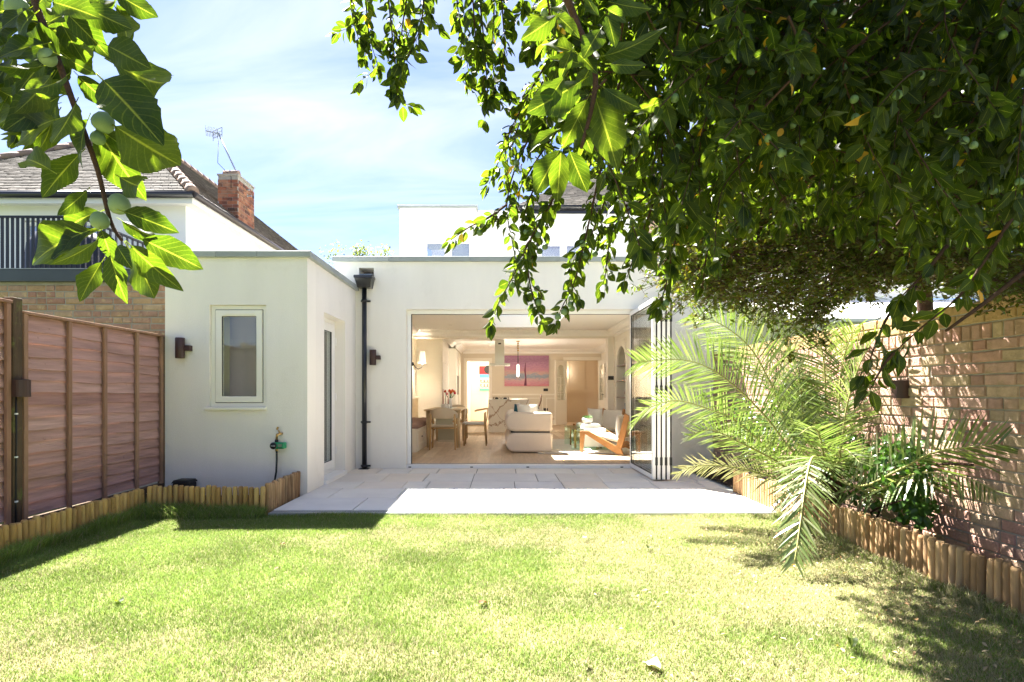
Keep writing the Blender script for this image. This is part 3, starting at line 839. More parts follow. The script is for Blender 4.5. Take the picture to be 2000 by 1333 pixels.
# soffit and gutters
MB().box(-12.9, -5.68, y1 - 0.28, y1 + 0.3, EZ + 0.0, EZ + 0.03).box(X1 - 0.1, -5.68, y1 + 0.3, 17.5, EZ + 0.0, EZ + 0.03).build('soffit', WHITEWALL, nb)
MB().box(-12.9, -5.66, y1 - 0.30, y1 - 0.281, EZ - 0.05, EZ + 0.09).box(-5.679, -5.66, y1 - 0.28, 17.5, EZ - 0.05, EZ + 0.09).build('fascia', mat('white_fascia', (0.7, 0.69, 0.66), 0.5), nb)
MB().tube([(-13, y1 - 0.36, EZ + 0.09), (-5.60, y1 - 0.36, EZ + 0.09)], 0.062, 10).build('gutter', BLACKPIPE, nb)
MB().tube([(-5.60, y1 - 0.36, EZ + 0.09), (-5.60, 17.5, EZ + 0.09)], 0.058, 10).build('gutter', mat('brown_gutter', (0.07, 0.055, 0.05), 0.4), nb)
AP = Vector((-9.15, 14.2, 7.65))
C1 = Vector((-5.62, y1 - 0.34, EZ + 0.12)); C2 = Vector((-12.7, y1 - 0.34, EZ + 0.12))
AP2 = Vector((-9.15, 20.0, 7.65)); C3 = Vector((-5.62, 23.5, EZ + 0.12)); C4 = Vector((-12.7, 23.5, EZ + 0.12))
def tiles(g, e0, e1, a1, a0, gauge=0.105, width=0.165, rr=random.Random(2)):
    """lay tiles on the quad eave e0-e1, top a0-a1"""
    up = ((a0 + a1) / 2 - (e0 + e1) / 2)
    rows_ = int(((a0 - e0).cross(e1 - e0)).length / (e1 - e0).length / gauge)
    nrm = (e1 - e0).cross(a0 - e0 if (a0 - e0).length > 0.1 else a1 - e0).normalized()
    if nrm.z < 0: nrm = -nrm
    for r in range(rows_ + 1):
        f0, f1 = r / rows_, min(1.0, (r + 1.25) / rows_)
        l0, r0 = e0.lerp(a0, f0), e1.lerp(a1, f0)
        l1, r1 = e0.lerp(a0, f1), e1.lerp(a1, f1)
        wd = (r0 - l0).length
        if wd < 0.1: break
        n = max(1, int(wd / width)); u = -rr.random() * 0.5 - (0.5 if r % 2 else 0)
        while u < n:
            a, b = max(0, u) / n, min(n, u + 0.96) / n
            u += 1
            if b <= a: continue
            j = rr.uniform(0, 0.006)
            p0, p1 = l0.lerp(r0, a), l0.lerp(r0, b)
            q1, q0 = l1.lerp(r1, b), l1.lerp(r1, a)
            up_ = nrm * (0.026 + j); dn = nrm * (0.006)
            g.add([p0 + up_, p1 + up_, q1 + dn, q0 + dn, p0 + nrm * 0.004, p1 + nrm * 0.004], [(0, 1, 2, 3), (4, 5, 1, 0)])
MB().add([C1, C2, AP, AP2, C3, C4], [(1, 0, 2), (0, 4, 3, 2), (4, 5, 3), (5, 1, 2, 3)]).build('roof', TILE, nb)
roofN = nb.children[-1]
g = MB()
tiles(g, C2, C1, AP, AP)
tiles(g, C1, C3, AP2, AP)
g.build('roof_tiles', TILE, roofN, kind='stuff')
def hip(a, b, nm, r=0.1):
    n = int((b - a).length / 0.33)
    for k in range(n):
        p = a.lerp(b, k / n); q = a.lerp(b, (k + 1.12) / n)
        MB().tube([p, q], [r * 1.05, r * 0.92], 8).build('ridge_tile', RIDGE, roofN)
up = Vector((0, 0, 0.02))
hip(C1 + up, AP + up, 'hip'); hip(AP + up, AP2 + up, 'ridge'); hip(C2 + up, AP + up, 'hip')
MB().box(-10.42, -10.32, y1 - 0.29, y1 - 0.20, 4.50, 4.60).build('floodlight', GASKET, nb)
# chimney: bricks on two faces
chx0, chx1, chy0, chy1, chz0, chz1 = -6.25, -5.80, 12.26, 13.06, 4.7, 5.88
ch = MB().box(chx0 + 0.008, chx1 - 0.008, chy0 + 0.008, chy1 - 0.008, chz0, chz1 - 0.004).build('chimney', MORTAR, nb)
for u, z, l in lay(chx0, chx1, chz0, 14, rr, hgt=0.078):
    m = MB().box(u - l / 2, u + l / 2, chy0, chy0 + 0.05, z - 0.034, z + 0.034); m.build('brick', BRICKC, ch)
for u, z, l in lay(chy0 + 0.03, chy1, chz0, 14, rr, hgt=0.078):
    m = MB().box(chx1 - 0.05, chx1, u - l / 2, u + l / 2, z - 0.034, z + 0.034); m.build('brick', BRICKC, ch)
MB().box(chx0 - 0.01, chx1 + 0.01, chy0 - 0.01, chy1 + 0.01, chz1 - 0.0035, chz1 + 0.035).build('cap', MORTAR, ch)
MB().tube([(chx0 + 0.05, chy0 + 0.2, chz1 + 0.10), (chx0 + 0.38, chy0 + 0.2, chz1 + 0.10)], 0.085, 12).build('cowl', RIDGE, ch)
MB().tube([(chx0 + 0.21, chy0 + 0.55, chz1 + 0.02), (chx0 + 0.21, chy0 + 0.55, chz1 + 0.14)], 0.10, 12).build('pot', RIDGE, ch)
g = MB()
for k in range(7):
    z = chz0 + 0.02 + k * 0.078; x = chx1 - 0.03 - k * 0.065
    g.box(max(chx0, x - 0.09), x, chy0 - 0.004, chy0 - 0.001, z - 0.05, z + 0.12)
g.build('flashing', LEADM, ch)
# aerial on its pole
ae = thing('tv_aerial', 'grey television aerial on a leaning pole at the brick chimney', 'aerial', (-5.8, 12.7, 5.6))
pb, pt = P(500, 385, 12.7), P(427, 262, 12.7)
pb.x = chx1 + 0.012
MB().tube([pb, pb.lerp(pt, 0.5), pt], 0.018, 8).build('pole', GALV, ae)
MB().bar((chx1 - 0.02, 12.7, pb.z + 0.02), (chx1 + 0.10, 12.7, pb.z + 0.02), 0.03, 0.03).bar((chx1 - 0.02, 12.7, pb.z + 0.16), (chx1 + 0.05, 12.7, pb.z + 0.16), 0.03, 0.03).build('bracket', GALV, ae)
bo0, bo1 = P(402, 256, 12.7), P(430, 262, 12.7)
MB().bar(bo0, bo1, 0.02, 0.02).build('boom', GALV, ae)
for k in range(8):
    c = bo0.lerp(bo1, k / 9); MB().tube([c + Vector((0.05, -0.12, 0.06)), c - Vector((0.05, -0.12, 0.06))], 0.006, 5).build('element', GALV, ae)
c = P(425, 261, 12.7)
rf = MB()
for dz in (-0.08, 0.0, 0.08): rf.bar(c + Vector((-0.10, 0, dz * 1.0 - 0.04)), c + Vector((0.10, 0, dz + 0.06)), 0.012, 0.012)
for dx_ in (-0.10, 0.0, 0.10): rf.bar(c + Vector((dx_, 0, -0.12 + dx_ * 0.5)), c + Vector((dx_, 0, 0.09 + dx_ * 0.5)), 0.012, 0.012)
rf.build('reflector', GALV, ae)
cb = Vector((chx0 + 0.3, chy0 - 0.006, 5.6))
MB().tube([pt + Vector((0, 0, -0.1)), pt + Vector((0.03, -0.1, -0.7)), Vector((cb.x, cb.y, 5.85)), cb], 0.006, 5).build('cable', GASKET, ae)

# terrace railing
rl = thing('balcony_railing', 'black upright bar railing on the neighbouring flat roof terrace', 'railing', (-6.8, 7.4, 2.54))
yr = 7.4; zt_ = P(0, 424, yr).z
MB().box(-9.6, -5.6, yr - 0.02, yr + 0.02, zt_ - 0.012, zt_ + 0.012).box(-5.62, -5.58, yr + 0.02, 10.4, zt_ - 0.012, zt_ + 0.012).build('top_rail', BLACKMET, rl)
MB().box(-9.6, -5.6, yr - 0.012, yr + 0.012, 2.60, 2.62).box(-5.612, -5.588, yr + 0.012, 10.4, 2.60, 2.62).build('bottom_rail', BLACKMET, rl)
x = -9.55
bm_ = MB().box(-0.018, 0.018, -0.006, 0.006, 0, zt_ - 2.545).mesh('bar', BLACKMET)
while x < -5.6:
    place('bar', bm_, rl, (x, yr, 2.535)); x += 0.068
y = yr + 0.1
while y < 10.4:
    place('bar', bm_, rl, (-5.60, y, 2.535), (0, 0, math.pi / 2)); y += 0.12
# covered barbecue on the terrace
NAVY = mat('navy_cover', (0.012, 0.016, 0.030), 0.5, var=0.3, vscale=5, bump=0.6, bscale=7)
g = MB()
pr = [(0.52, 0), (0.55, 0.2), (0.53, 0.55), (0.50, 0.75), (0.40, 0.92), (0.2, 1.0), (0.0, 1.0)]
g.lathe(pr, (-5.95 - 0.5, 8.4, 2.54), 18)
g.v = [(-6.45 + (p[0] + 6.45) * (1.15 + 0.04 * math.sin(p[2] * 9 + p[1] * 8)), p[1], p[2]) for p in g.v]
single('barbecue_cover', g, NAVY, 'navy fabric cover over a barbecue on the roof terrace', 'barbecue')

# ------------------------------------------------------------------ upper storey of the house
up_ = hs
yD = 13.0
MB().wall(-2.396, -0.61, 2.8, 5.40, yD, yD + 0.25, [(-1.86, -0.66, 3.4, 4.70)]).box(-2.396, -2.15, yD + 0.251, 16, 2.8, 5.40).build('dormer_wall', RENDER2, up_)
for a, b in ((-2.44, -1.43), (-1.427, -0.57)):
    MB().box(a, b, yD - 0.045, yD + 0.3, 5.40, 5.465).build('coping', COPING, up_, bevel=0.004, seg=1)
MB().box(-2.44, -2.14, yD + 0.302, 16, 5.40, 5.465).build('coping', COPING, up_)
MB().box(-2.1, -0.6, yD + 0.26, 16, 5.2, 5.38).build('dormer_roof', COPING, up_)
ym = 13.6
MB().wall(-0.609, 3.42, 2.8, 5.55, ym, ym + 0.25, [(0.86, 2.12, 3.4, 4.80)]).box(-0.609, -0.40, yD + 0.26, ym - 0.001, 2.8, 5.2).build('rear_wall', RENDER2, up_)
MB().box(-2.149, 3.4, 17.0, 17.1, 2.8, 5.5).build('inner_wall', RENDER2, up_)
def two_pane(x0, x1, z0, z1, y, label):
    t = MB().frame(x0 + 0.003, x1 - 0.003, z0, z1, y + 0.03, y + 0.10, 0.07).box((x0 + x1) / 2 - 0.035, (x0 + x1) / 2 + 0.035, y + 0.031, y + 0.099, z0 + 0.056, z1 - 0.056).build('window', ALU, up_)
    xm = (x0 + x1) / 2
    for a, b in ((x0 + 0.058, xm - 0.035), (xm + 0.035, x1 - 0.058)):
        MB().frame(a + 0.003, b - 0.003, z0 + 0.06, z1 - 0.06, y + 0.018, y + 0.07, 0.045).build('sash', ALU, t)
        MB().box(a + 0.049, b - 0.049, y + 0.045, y + 0.05, z0 + 0.106, z1 - 0.106).build('pane', GLASSD, t)
    return t
two_pane(-1.86, -0.66, 3.4, 4.70, yD, '')
two_pane(0.86, 2.12, 3.4, 4.80, ym, '')
MB().box(-1.2, -0.70, yD + 0.14, yD + 0.15, 3.4, 4.68).build('roller_blind', PVC, up_)
MB().tube([(0.40, ym - 0.10, 5.60), (3.5, ym - 0.10, 5.60)], 0.06, 10).build('gutter', BLACKPIPE, up_)
MB().box(0.42, 3.5, ym - 0.04, ym - 0.005, 5.46, 5.60).build('fascia', BLACKPIPE, up_)
E0, E1 = Vector((0.35, ym - 0.14, 5.62)), Vector((9.2, ym - 0.14, 5.62))
T0, T1 = Vector((2.4, 16.3, 7.45)), Vector((9.2, 16.3, 7.45))
rfm = MB().add([E0, E1, T1, T0, Vector((0.35, 19.2, 5.62)), Vector((9.2, 19.2, 5.62))], [(0, 1, 2, 3), (3, 2, 5, 4), (0, 3, 4), (1, 5, 2)]).build('roof', TILE, up_)
g = MB(); tiles(g, E0, E1, T1, T0, 0.11, 0.2, random.Random(4)); g.build('roof_tiles', TILE, rfm, kind='stuff')
for k in range(24):
    MB().tube([T0.lerp(T1, k / 24), T0.lerp(T1, (k + 1.1) / 24)], [0.10, 0.09], 8).build('ridge_tile', RIDGE, rfm)
# brick house next door on the right, white window
rb = thing('brick_house', 'red brick neighbouring house glimpsed behind the plum leaves', 'house', (5.2, 13.5, 0))
MB().wall(3.421, 9.0, -0.1, 5.55, ym - 0.001, ym + 0.25, [(4.55, 5.5, 3.55, 4.75)]).build('brick_wall', MORTAR, rb)
rbw = rb.children[-1]
g = MB()
for u, z, l in lay(3.425, 9.0, 2.6, 38, rr):
    if 4.50 < u < 5.55 and 3.5 < z < 4.85: continue
    g.box(u - l / 2, u + l / 2, ym - 0.010, ym + 0.01, z - 0.032, z + 0.032)
g.build('brickwork', BRICKR, rbw, kind='stuff')
f = MB().frame(4.555, 5.495, 3.555, 4.745, ym + 0.02, ym + 0.09, 0.07).box(5.0, 5.06, ym + 0.021, ym + 0.089, 3.63, 4.67).build('window', ALU, rb)
MB().box(4.63, 5.42, ym + 0.05, ym + 0.056, 3.63, 4.67).build('pane', GLASSD, f)
MB().box(4.45, 5.6, ym - 0.02, ym + 0.01, 4.75, 4.9).build('lintel', mat('stone_lintel', (0.42, 0.33, 0.25), 0.9), rb)
# low white extension beyond the wall
we = thing('white_extension', 'low white extension with teal window trim beyond the brick wall', 'house', (5.2, 8, 0))
TEAL = mat('teal_paint', (0.02, 0.30, 0.36), 0.4)
MB().wall(3.36, 9.0, -0.1, 2.72, 8.0, 8.25, [(5.95, 7.2, 1.4, 2.55)]).build('front_wall', WHITEWALL, we)
MB().box(3.34, 9.0, 7.93, 8.3, 2.7205, 2.80).build('coping', WHITEWALL, we)
f = MB().frame(5.955, 7.195, 1.405, 2.545, 8.03, 8.10, 0.06).build('window', ALU, we)
MB().box(6.86, 6.93, 7.975, 7.999, 1.3, 2.68).build('teal_post', TEAL, we)
MB().box(6.02, 7.13, 8.06, 8.066, 1.47, 2.48).build('pane', GLASSD, f)
MB().hexa([(3.40, 6.2, 1.90), (8.8, 6.2, 1.90), (8.8, 7.995, 2.40), (3.40, 7.995, 2.40), (3.40, 6.2, 1.94), (8.8, 6.2, 1.94), (8.8, 7.995, 2.44), (3.40, 7.995, 2.44)]).build('lean_to_roof', WHITEWALL, we)
for px_ in (3.5, 6.0, 8.6): MB().box(px_, px_ + 0.1, 6.3, 6.4, -0.1, 1.92).build('roof_post', WHITEWALL, we)
MB().tube([(5.25, 7.94, 0.0), (5.25, 7.94, 2.7)], 0.045, 10).build('downpipe', BLACKPIPE, we)
# ------------------------------------------------------------------ interior shell
CREAM = mat('cream_wall', (0.80, 0.75, 0.65), 0.85, var=0.03, vscale=1.5, spec=0.2)
CEIL = mat('ceiling_white', (0.86, 0.83, 0.78), 0.9, spec=0.2)
JOINERY = mat('cream_joinery', (0.80, 0.75, 0.65), 0.5, spec=0.4)
TAUPE = mat('taupe_wall', (0.68, 0.61, 0.49), 0.85, spec=0.2)
PLANK = mat('oak_plank', (0.47, 0.33, 0.20), 0.45, cols=[(0.60, 0.45, 0.30), (0.48, 0.34, 0.21), (0.65, 0.50, 0.35), (0.54, 0.39, 0.26), (0.69, 0.56, 0.41)],
            var=0.28, vscale=5, vstretch=(4, 0.45, 1), bump=0.08, bscale=30, bstretch=(4, 0.3, 1), spec=0.4, stains=((0.20, 0.11, 0.06), 9, 0.66, 0.76))
OAK = mat('oak_furniture', (0.62, 0.40, 0.18), 0.5, var=0.25, vscale=10, vstretch=(1, 1, 0.3))
OAKL = mat('pale_oak', (0.66, 0.50, 0.30), 0.5, var=0.2, vscale=10, vstretch=(1, 0.3, 1))
TEAKF = mat('honey_wood', (0.47, 0.235, 0.085), 0.45, var=0.25, vscale=8)
WALNUT = mat('walnut', (0.16, 0.075, 0.035), 0.45, var=0.35, vscale=9)
BOUCLE = mat('blush_upholstery', (0.74, 0.62, 0.50), 0.95, var=0.06, vscale=3, bump=0.25, bscale=140, sheen=0.2, spec=0.1)
LINEN = mat('white_linen', (0.74, 0.71, 0.65), 0.95, bump=0.2, bscale=120, var=0.1, vscale=9, spec=0.1)
BEIGE = mat('beige_leather', (0.58, 0.48, 0.35), 0.6)
THROW = mat('sage_throw', (0.47, 0.43, 0.31), 0.95, bump=0.3, bscale=120, spec=0.1)
BLUSH = mat('dusty_pink_cushion', (0.36, 0.225, 0.18), 0.9, bump=0.3, bscale=60, var=0.2, vscale=7)
TEALC = mat('teal_cushion', (0.015, 0.10, 0.14), 0.9, var=0.3, vscale=9)
RUG = mat('ivory_rug', (0.68, 0.64, 0.57), 0.95, bump=0.5, bscale=160, var=0.08, vscale=6, spec=0.1)
STEEL = mat('brushed_steel', (0.55, 0.52, 0.47), 0.32, metallic=0.9)
IRON = mat('dark_iron', (0.02, 0.018, 0.016), 0.5)
WHITEC = mat('white_ceramic', (0.75, 0.73, 0.68), 0.35)
RATTAN = mat('woven_rattan', (0.50, 0.36, 0.20), 0.8, bump=0.9, bscale=150, var=0.35, vscale=80)
SHADE = mat('lamp_shade_fabric', (0.78, 0.75, 0.68), 0.9)
SCREEN = mat('dark_glass', (0.02, 0.02, 0.022), 0.1, spec=0.6)
f0, zc = 0.05, 2.55

def marble():
    m = bpy.data.materials.new('veined_marble')
    t, N, L = nodes_of(m)
    b = N['Principled BSDF']; b.inputs['Roughness'].default_value = 0.25
    tc_ = N.new('ShaderNodeTexCoord'); sp = N.new('ShaderNodeSeparateXYZ'); L.new(tc_.outputs['Object'], sp.inputs[0])
    def ma(op, x, y):
        n = N.new('ShaderNodeMath'); n.operation = op
        for k, q in enumerate((x, y)):
            if isinstance(q, (int, float)): n.inputs[k].default_value = q
            else: L.new(q, n.inputs[k])
        return n.outputs[0]
    n1 = noise_sock(t, 3.0, 7, 0.62); n2 = noise_sock(t, 9.0, 5, 0.6)
    wob = ma('ADD', ma('MULTIPLY', ma('SUBTRACT', n1, 0.5), 0.62), ma('MULTIPLY', ma('SUBTRACT', n2, 0.5), 0.16))
    c = ramp(t, n1, [(0.3, (0.72, 0.69, 0.64)), (0.7, (0.80, 0.77, 0.72))])
    for sl_, off, wd_ in ((0.95, 0.86, 0.020), (0.35, 0.33, 0.010), (2.4, -0.35, 0.016), (-1.3, 0.1, 0.007)):
        q = ma('ABSOLUTE', ma('ADD', ma('SUBTRACT', sp.outputs['Z'], ma('ADD', ma('MULTIPLY', sp.outputs['X'], sl_), off)), wob), 0)
        f = ramp(t, ma('DIVIDE', q, wd_ * 2.5), [(0.0, (1, 1, 1)), (0.35, (0.75, 0.75, 0.75)), (1.0, (0, 0, 0))])
        c = mixc_(t, f, c, (0.34, 0.22, 0.15))
    L.new(c, b.inputs['Base Color'])
    return m
MARBLE = marble()

def glow(name, col, s_):
    m = mat(name, (0.78, 0.75, 0.68), 0.8)
    b_ = m.node_tree.nodes['Principled BSDF']
    b_.inputs['Emission Color'].default_value = (*col, 1); b_.inputs['Emission Strength'].default_value = s_
    return m
def bulb(parent, c, power):
    l = bpy.data.lights.new('bulb', 'POINT'); l.energy = power; l.shadow_soft_size = 0.04; l.color = (1.0, 0.90, 0.77)
    o = bpy.data.objects.new('bulb', l); COL.objects.link(o); o.parent = parent
    o.location = Vector(c) - origin(parent)
def shade_open(c):
    vv, ff = [], []
    for r, h in ((0.085, 0.0), (0.055, 0.27)):
        for k in range(20):
            a = 2 * math.pi * k / 20; vv.append((c[0] + r * math.cos(a), c[1] + r * math.sin(a), c[2] + h))
    ff = [(k, (k + 1) % 20, 20 + (k + 1) % 20, 20 + k) for k in range(20)]
    return vv, ff, True
fl = MB().box(-2.1, 3.4, yF + 0.201, 21.5, -0.10, f0 - 0.012).build('indoor_floor', JOINT)
setp(fl, kind='structure')
rr = random.Random(9)
pw = 0.19
x = -2.1
while x < 3.38:
    y = yF + 0.203 - rr.uniform(0, 1.8)
    while y < 18.5:
        l = rr.choice((1.8, 2.1, 2.4))
        a, b = max(y, yF + 0.203), min(y + l, 18.5)
        if b - a > 0.1:
            MB().box(x + 0.001, min(x + pw, 3.395) - 0.001, a + 0.001, b - 0.001, f0 - 0.0118, f0 + rr.uniform(-0.0006, 0)).build('plank', PLANK, fl)
        y += l
    x += pw
MB().box(-2.1, 3.4, 18.5, 21.5, f0 - 0.0118, f0 - 0.001).build('hall_floor', PLANK, fl)

SKX0, SKX1, SKY0, SKY1 = -0.27, 1.15, 10.2, 12.3
rm = hs
# ceiling with rooflight shaft (hole in plan): boxes around it, butted
def slab_hole(z0, z1, x0, x1, y0, y1, name, m):
    g = MB()
    g.box(x0, SKX0, y0, y1, z0, z1).box(SKX1, x1, y0, y1, z0, z1).box(SKX0, SKX1, y0, SKY0, z0, z1).box(SKX0, SKX1, SKY1, y1, z0, z1)
    return g.build(name, m, rm)
slab_hole(zc, zc + 0.24, -2.35, 3.36, yF + 0.302, 13.0, 'ceiling', CEIL)
MB().box(-2.35, 3.6, 13.3, 18.75, zc, zc + 0.2).build('ceiling', CEIL, rm)
MB().box(-2.35, 3.6, 18.751, 21.1, zc, zc + 0.2).build('hall_ceiling', CEIL, rm)
sk = MB().frame(SKX0 - 0.06, SKX1 + 0.06, SKY0 - 0.06, SKY1 + 0.06, zc + 0.2405, zc + 0.36, 0.06)
sk.v = [(p[0], p[2], p[1]) for p in sk.v]
sk.build('rooflight_kerb', ALU, rm)
MB().box(SKX0 - 0.02, SKX1 + 0.02, SKY0 - 0.02, SKY1 + 0.02, zc + 0.361, zc + 0.373).build('rooflight_pane', GLASS, rm)
MB().wall(yF + 0.302, 18.75, f0 - 0.1, zc - 0.001, -2.35, -2.1, [(15.35, 16.25, 1.05, 2.35)], 'Y').build('left_wall', CREAM, rm)
f = MB().frame(15.352, 16.248, 1.052, 2.348, -2.28, -2.22, 0.05, 'Y').build('kitchen_window', ALU, rm)
MB().box(-2.252, -2.246, 15.403, 16.197, 1.103, 2.297).build('pane', GLASS, f)
NICH = (11.78, 12.78, 0.75, 2.15)
# right wall of the front room with an arched niche
def arch_wall(xw, ya, yb, n0, n1, zb, zspring, name):
    """wall facing -X at xw from ya to yb with an arched recess n0..n1"""
    g = MB()
    g.box(xw, xw + 0.05, ya, n0, f0, zc).box(xw, xw + 0.05, n1, yb, f0, zc).box(xw, xw + 0.05, n0, n1, f0, zb)
    r = (n1 - n0) / 2; c = (n0 + n1) / 2; K = 14
    for k in range(K):
        a0, a1 = math.pi * k / K, math.pi * (k + 1) / K
        p0 = (c - r * math.cos(a0), zspring + r * math.sin(a0)); p1 = (c - r * math.cos(a1), zspring + r * math.sin(a1))
        g.hexa([(xw, p0[0], p0[1]), (xw, p1[0], p1[1]), (xw + 0.05, p1[0], p1[1]), (xw + 0.05, p0[0], p0[1]),
                (xw, p0[0], zc), (xw, p1[0], zc), (xw + 0.05, p1[0], zc), (xw + 0.05, p0[0], zc)])
    g.build(name, CREAM, rm)
    MB().box(xw + 0.30, xw + 0.34, n0 - 0.1, n1 + 0.1, zb - 0.1, zc).box(xw + 0.051, xw + 0.30, n0 - 0.1, n0 - 0.001, zb - 0.1, zc).box(xw + 0.051, xw + 0.30, n1 + 0.001, n1 + 0.1, zb - 0.1, zc) \
        .box(xw + 0.051, xw + 0.30, n0 - 0.0005, n1 + 0.0005, zb - 0.1, zb - 0.002).build('niche_lining', CREAM, rm)
arch_wall(2.60, yF + 0.302, 13.0, 11.78, 12.72, 0.62, 1.66, 'right_wall')
arch_wall(3.27, 13.302, 18.5, 17.2, 18.2, 0.95, 1.55, 'right_wall')
for z in (0.99, 1.36, 1.70):
    MB().box(2.605, 2.895, 11.782, 12.718, z, z + 0.025).build('niche_shelf', WALNUT, rm)
# moulding round the niche and low cupboard fronts
for (a, b, c, d) in ((11.60, 12.90, f0 + 0.12, 0.55), (9.0, 11.3, f0 + 0.12, 0.95), (9.0, 11.3, 1.05, 2.2)):
    MB().frame(a, b, c, d, 2.585, 2.599, 0.035, 'Y').build('panel_mould', JOINERY, rm)
MB().frame(11.70, 12.80, 0.60, 2.28, 2.586, 2.5995, 0.03, 'Y').build('panel_mould', JOINERY, rm)
# beam and pilaster between the rooms
MB().box(-2.1, 3.6, 13.0, 13.3, 2.39, zc + 0.2).build('beam', CREAM, rm)
MB().box(2.46, 3.6, 13.0, 13.3, f0, 2.389).build('pilaster', CREAM, rm)
# cornices: stepped cove swept along straight runs
def cornice(a, b, inward, drop=0.13, proj=0.13, z=zc, name='cornice'):
    a = Vector((*a, 0)); b = Vector((*b, 0)); n = Vector((*inward, 0))
    prof = [(0, 0), (proj, 0), (proj, -0.016), (proj * 0.88, -0.022), (proj * 0.80, -0.045), (proj * 0.5, -0.075), (proj * 0.28, -0.095), (proj * 0.28, -0.108), (0.02, -0.112), (0.02, -drop), (0, -drop)]
    vv = []
    for q in (a, b):
        for u, h in prof:
            p = q + n * u; vv.append((p.x, p.y, z - 0.0005 + h))
    k = len(prof)
    ff = [(i, (i + 1) % k, k + (i + 1) % k, k + i) for i in range(k)] + [tuple(range(k))[::-1], tuple(range(k, 2 * k))]
    MB().add(vv, ff).build(name, CEIL, rm)
cornice((-2.1, 12.999), (2.599, 12.999), (0, -1)); cornice((2.599, yF + 0.31), (2.599, 12.99), (-1, 0), 0.15, 0.2); cornice((-2.099, yF + 0.31), (-2.099, 12.99), (1, 0), 0.15, 0.2)
cornice((-1.3, 18.499), (3.26, 18.499), (0, -1), 0.15, 0.16); cornice((3.269, 13.31), (3.269, 18.48), (-1, 0), 0.15, 0.25)
cornice((-1.36, 16.32), (-1.36, 18.48), (1, 0), 0.15, 0.16); cornice((-1.46, 13.64), (-1.46, 16.29), (1, 0), 0.13, 0.13)
cornice((-1.30, 13.301), (3.26, 13.301), (0, 1), 0.13, 0.12)
# back wall with a doorway and a pair of glazed doors
BW = 18.5
DA, DB = (-1.17, -0.44, f0, 2.15), (2.12, 3.22, f0, 2.18)
MB().wall(-1.62, 3.6, f0, zc - 0.001, BW, BW + 0.2, [(DA[0], DA[1], f0 - 0.01, DA[3]), (DB[0], DB[1], f0 - 0.01, DB[3])]).build('back_wall', TAUPE, rm)
for d in (DA, DB):
    MB().wall(d[0] - 0.10, d[1] + 0.10, f0, d[3] + 0.10, BW - 0.022, BW - 0.001, [(d[0], d[1], f0 - 0.01, d[3])]).build('architrave', JOINERY, rm)
MB().box(-0.33, 2.0, BW - 0.03, BW - 0.001, 1.02, 1.07).build('dado_rail', JOINERY, rm)
MB().box(-0.33, 2.0, BW - 0.02, BW - 0.001, f0, 0.2).build('skirting', JOINERY, rm)
for a, b in ((-0.25, 0.65), (0.75, 1.35), (1.45, 1.95)): MB().frame(a, b, 0.28, 0.94, BW - 0.012, BW - 0.0008, 0.03).build('panel_mould', JOINERY, rm)
# hall behind: pale wall with panelling, painted picture; warm panelled stair hall behind the doors
MB().wall(-1.3, 3.6, f0, zc, 21.0, 21.1, [(-0.28, 0.36, 0.4, 2.45), (0.65, 1.85, 0.4, 2.45)]).box(-1.3, -1.2, BW + 0.201, 20.999, f0, zc).build('hall_wall', CREAM, rm)
for a_, b_ in ((-0.278, 0.358), (0.652, 1.848)):  # out of view; the stair hall one is added so sun bounces in
    f = MB().frame(a_, b_, 0.402, 2.448, 21.03, 21.08, 0.05).build('unseen_hall_window', ALU, rm)
    MB().box(a_ + 0.051, b_ - 0.051, 21.05, 21.056, 0.453, 2.397).build('pane', GLASS, f)
MB().box(0.4, 0.5, BW + 0.201, 20.999, f0, zc).build('hall_partition', CREAM, rm)
HALL = mat('warm_hall_paint', (0.66, 0.54, 0.40), 0.7)
MB().box(1.95, 3.6, 19.9, 19.99, f0, zc).box(3.4, 3.6, BW + 0.201, 19.899, f0, zc).build('hall_wall', HALL, rm)
for (a, b, c, d) in ((2.35, 2.95, 1.2, 2.3), (2.35, 2.95, 0.25, 1.05), (3.02, 3.3, 1.2, 2.3), (3.02, 3.3, 0.25, 1.05)): MB().frame(a, b, c, d, 19.885, 19.899, 0.03).build('panel_mould', HALL, rm)
MB().box(2.3, 3.39, 19.86, 19.899, 1.08, 1.13).build('dado_rail', HALL, rm)
for (a, b, c, d) in ((-0.75, -0.35, 0.2, 0.95),): MB().frame(a, b, c, d, 20.985, 20.999, 0.03).build('panel_mould', JOINERY, rm)
MB().box(-1.19, 0.39, 20.975, 20.9995, 1.08, 1.13).build('dado_rail', JOINERY, rm)
hl = thing('hall_lamp', 'warm wall lamp inside the panelled stair hall', 'wall lamp', (2.16, 19.86, 1.9))
MB().box(2.12, 2.20, 19.885, 19.8995, 1.85, 2.02).build('back_plate', BRASS, hl)
MB().lathe([(0.05, 0.0), (0.06, 0.16), (0.0, 0.16)], (2.16, 19.80, 1.90), 14).build('shade', glow('lit_hall_shade', (1.0, 0.80, 0.55), 0.6), hl)
bulb(hl, (2.16, 19.72, 1.85), 1.3)
hl = thing('added_hall_light', 'added unseen ceiling lamp lighting the pale hall beyond the doorway', 'ceiling lamp', (-0.2, 19.6, zc))  # out of sight, added to brighten the pale hall
MB().lathe([(0.0, -0.14), (0.10, -0.12), (0.13, -0.05), (0.10, 0.0)], (-0.2, 19.6, zc), 18).build('shade', glow('added_lit_globe', (1.0, 0.86, 0.66), 0.6), hl)
bulb(hl, (-0.2, 19.6, zc - 0.24), 10)
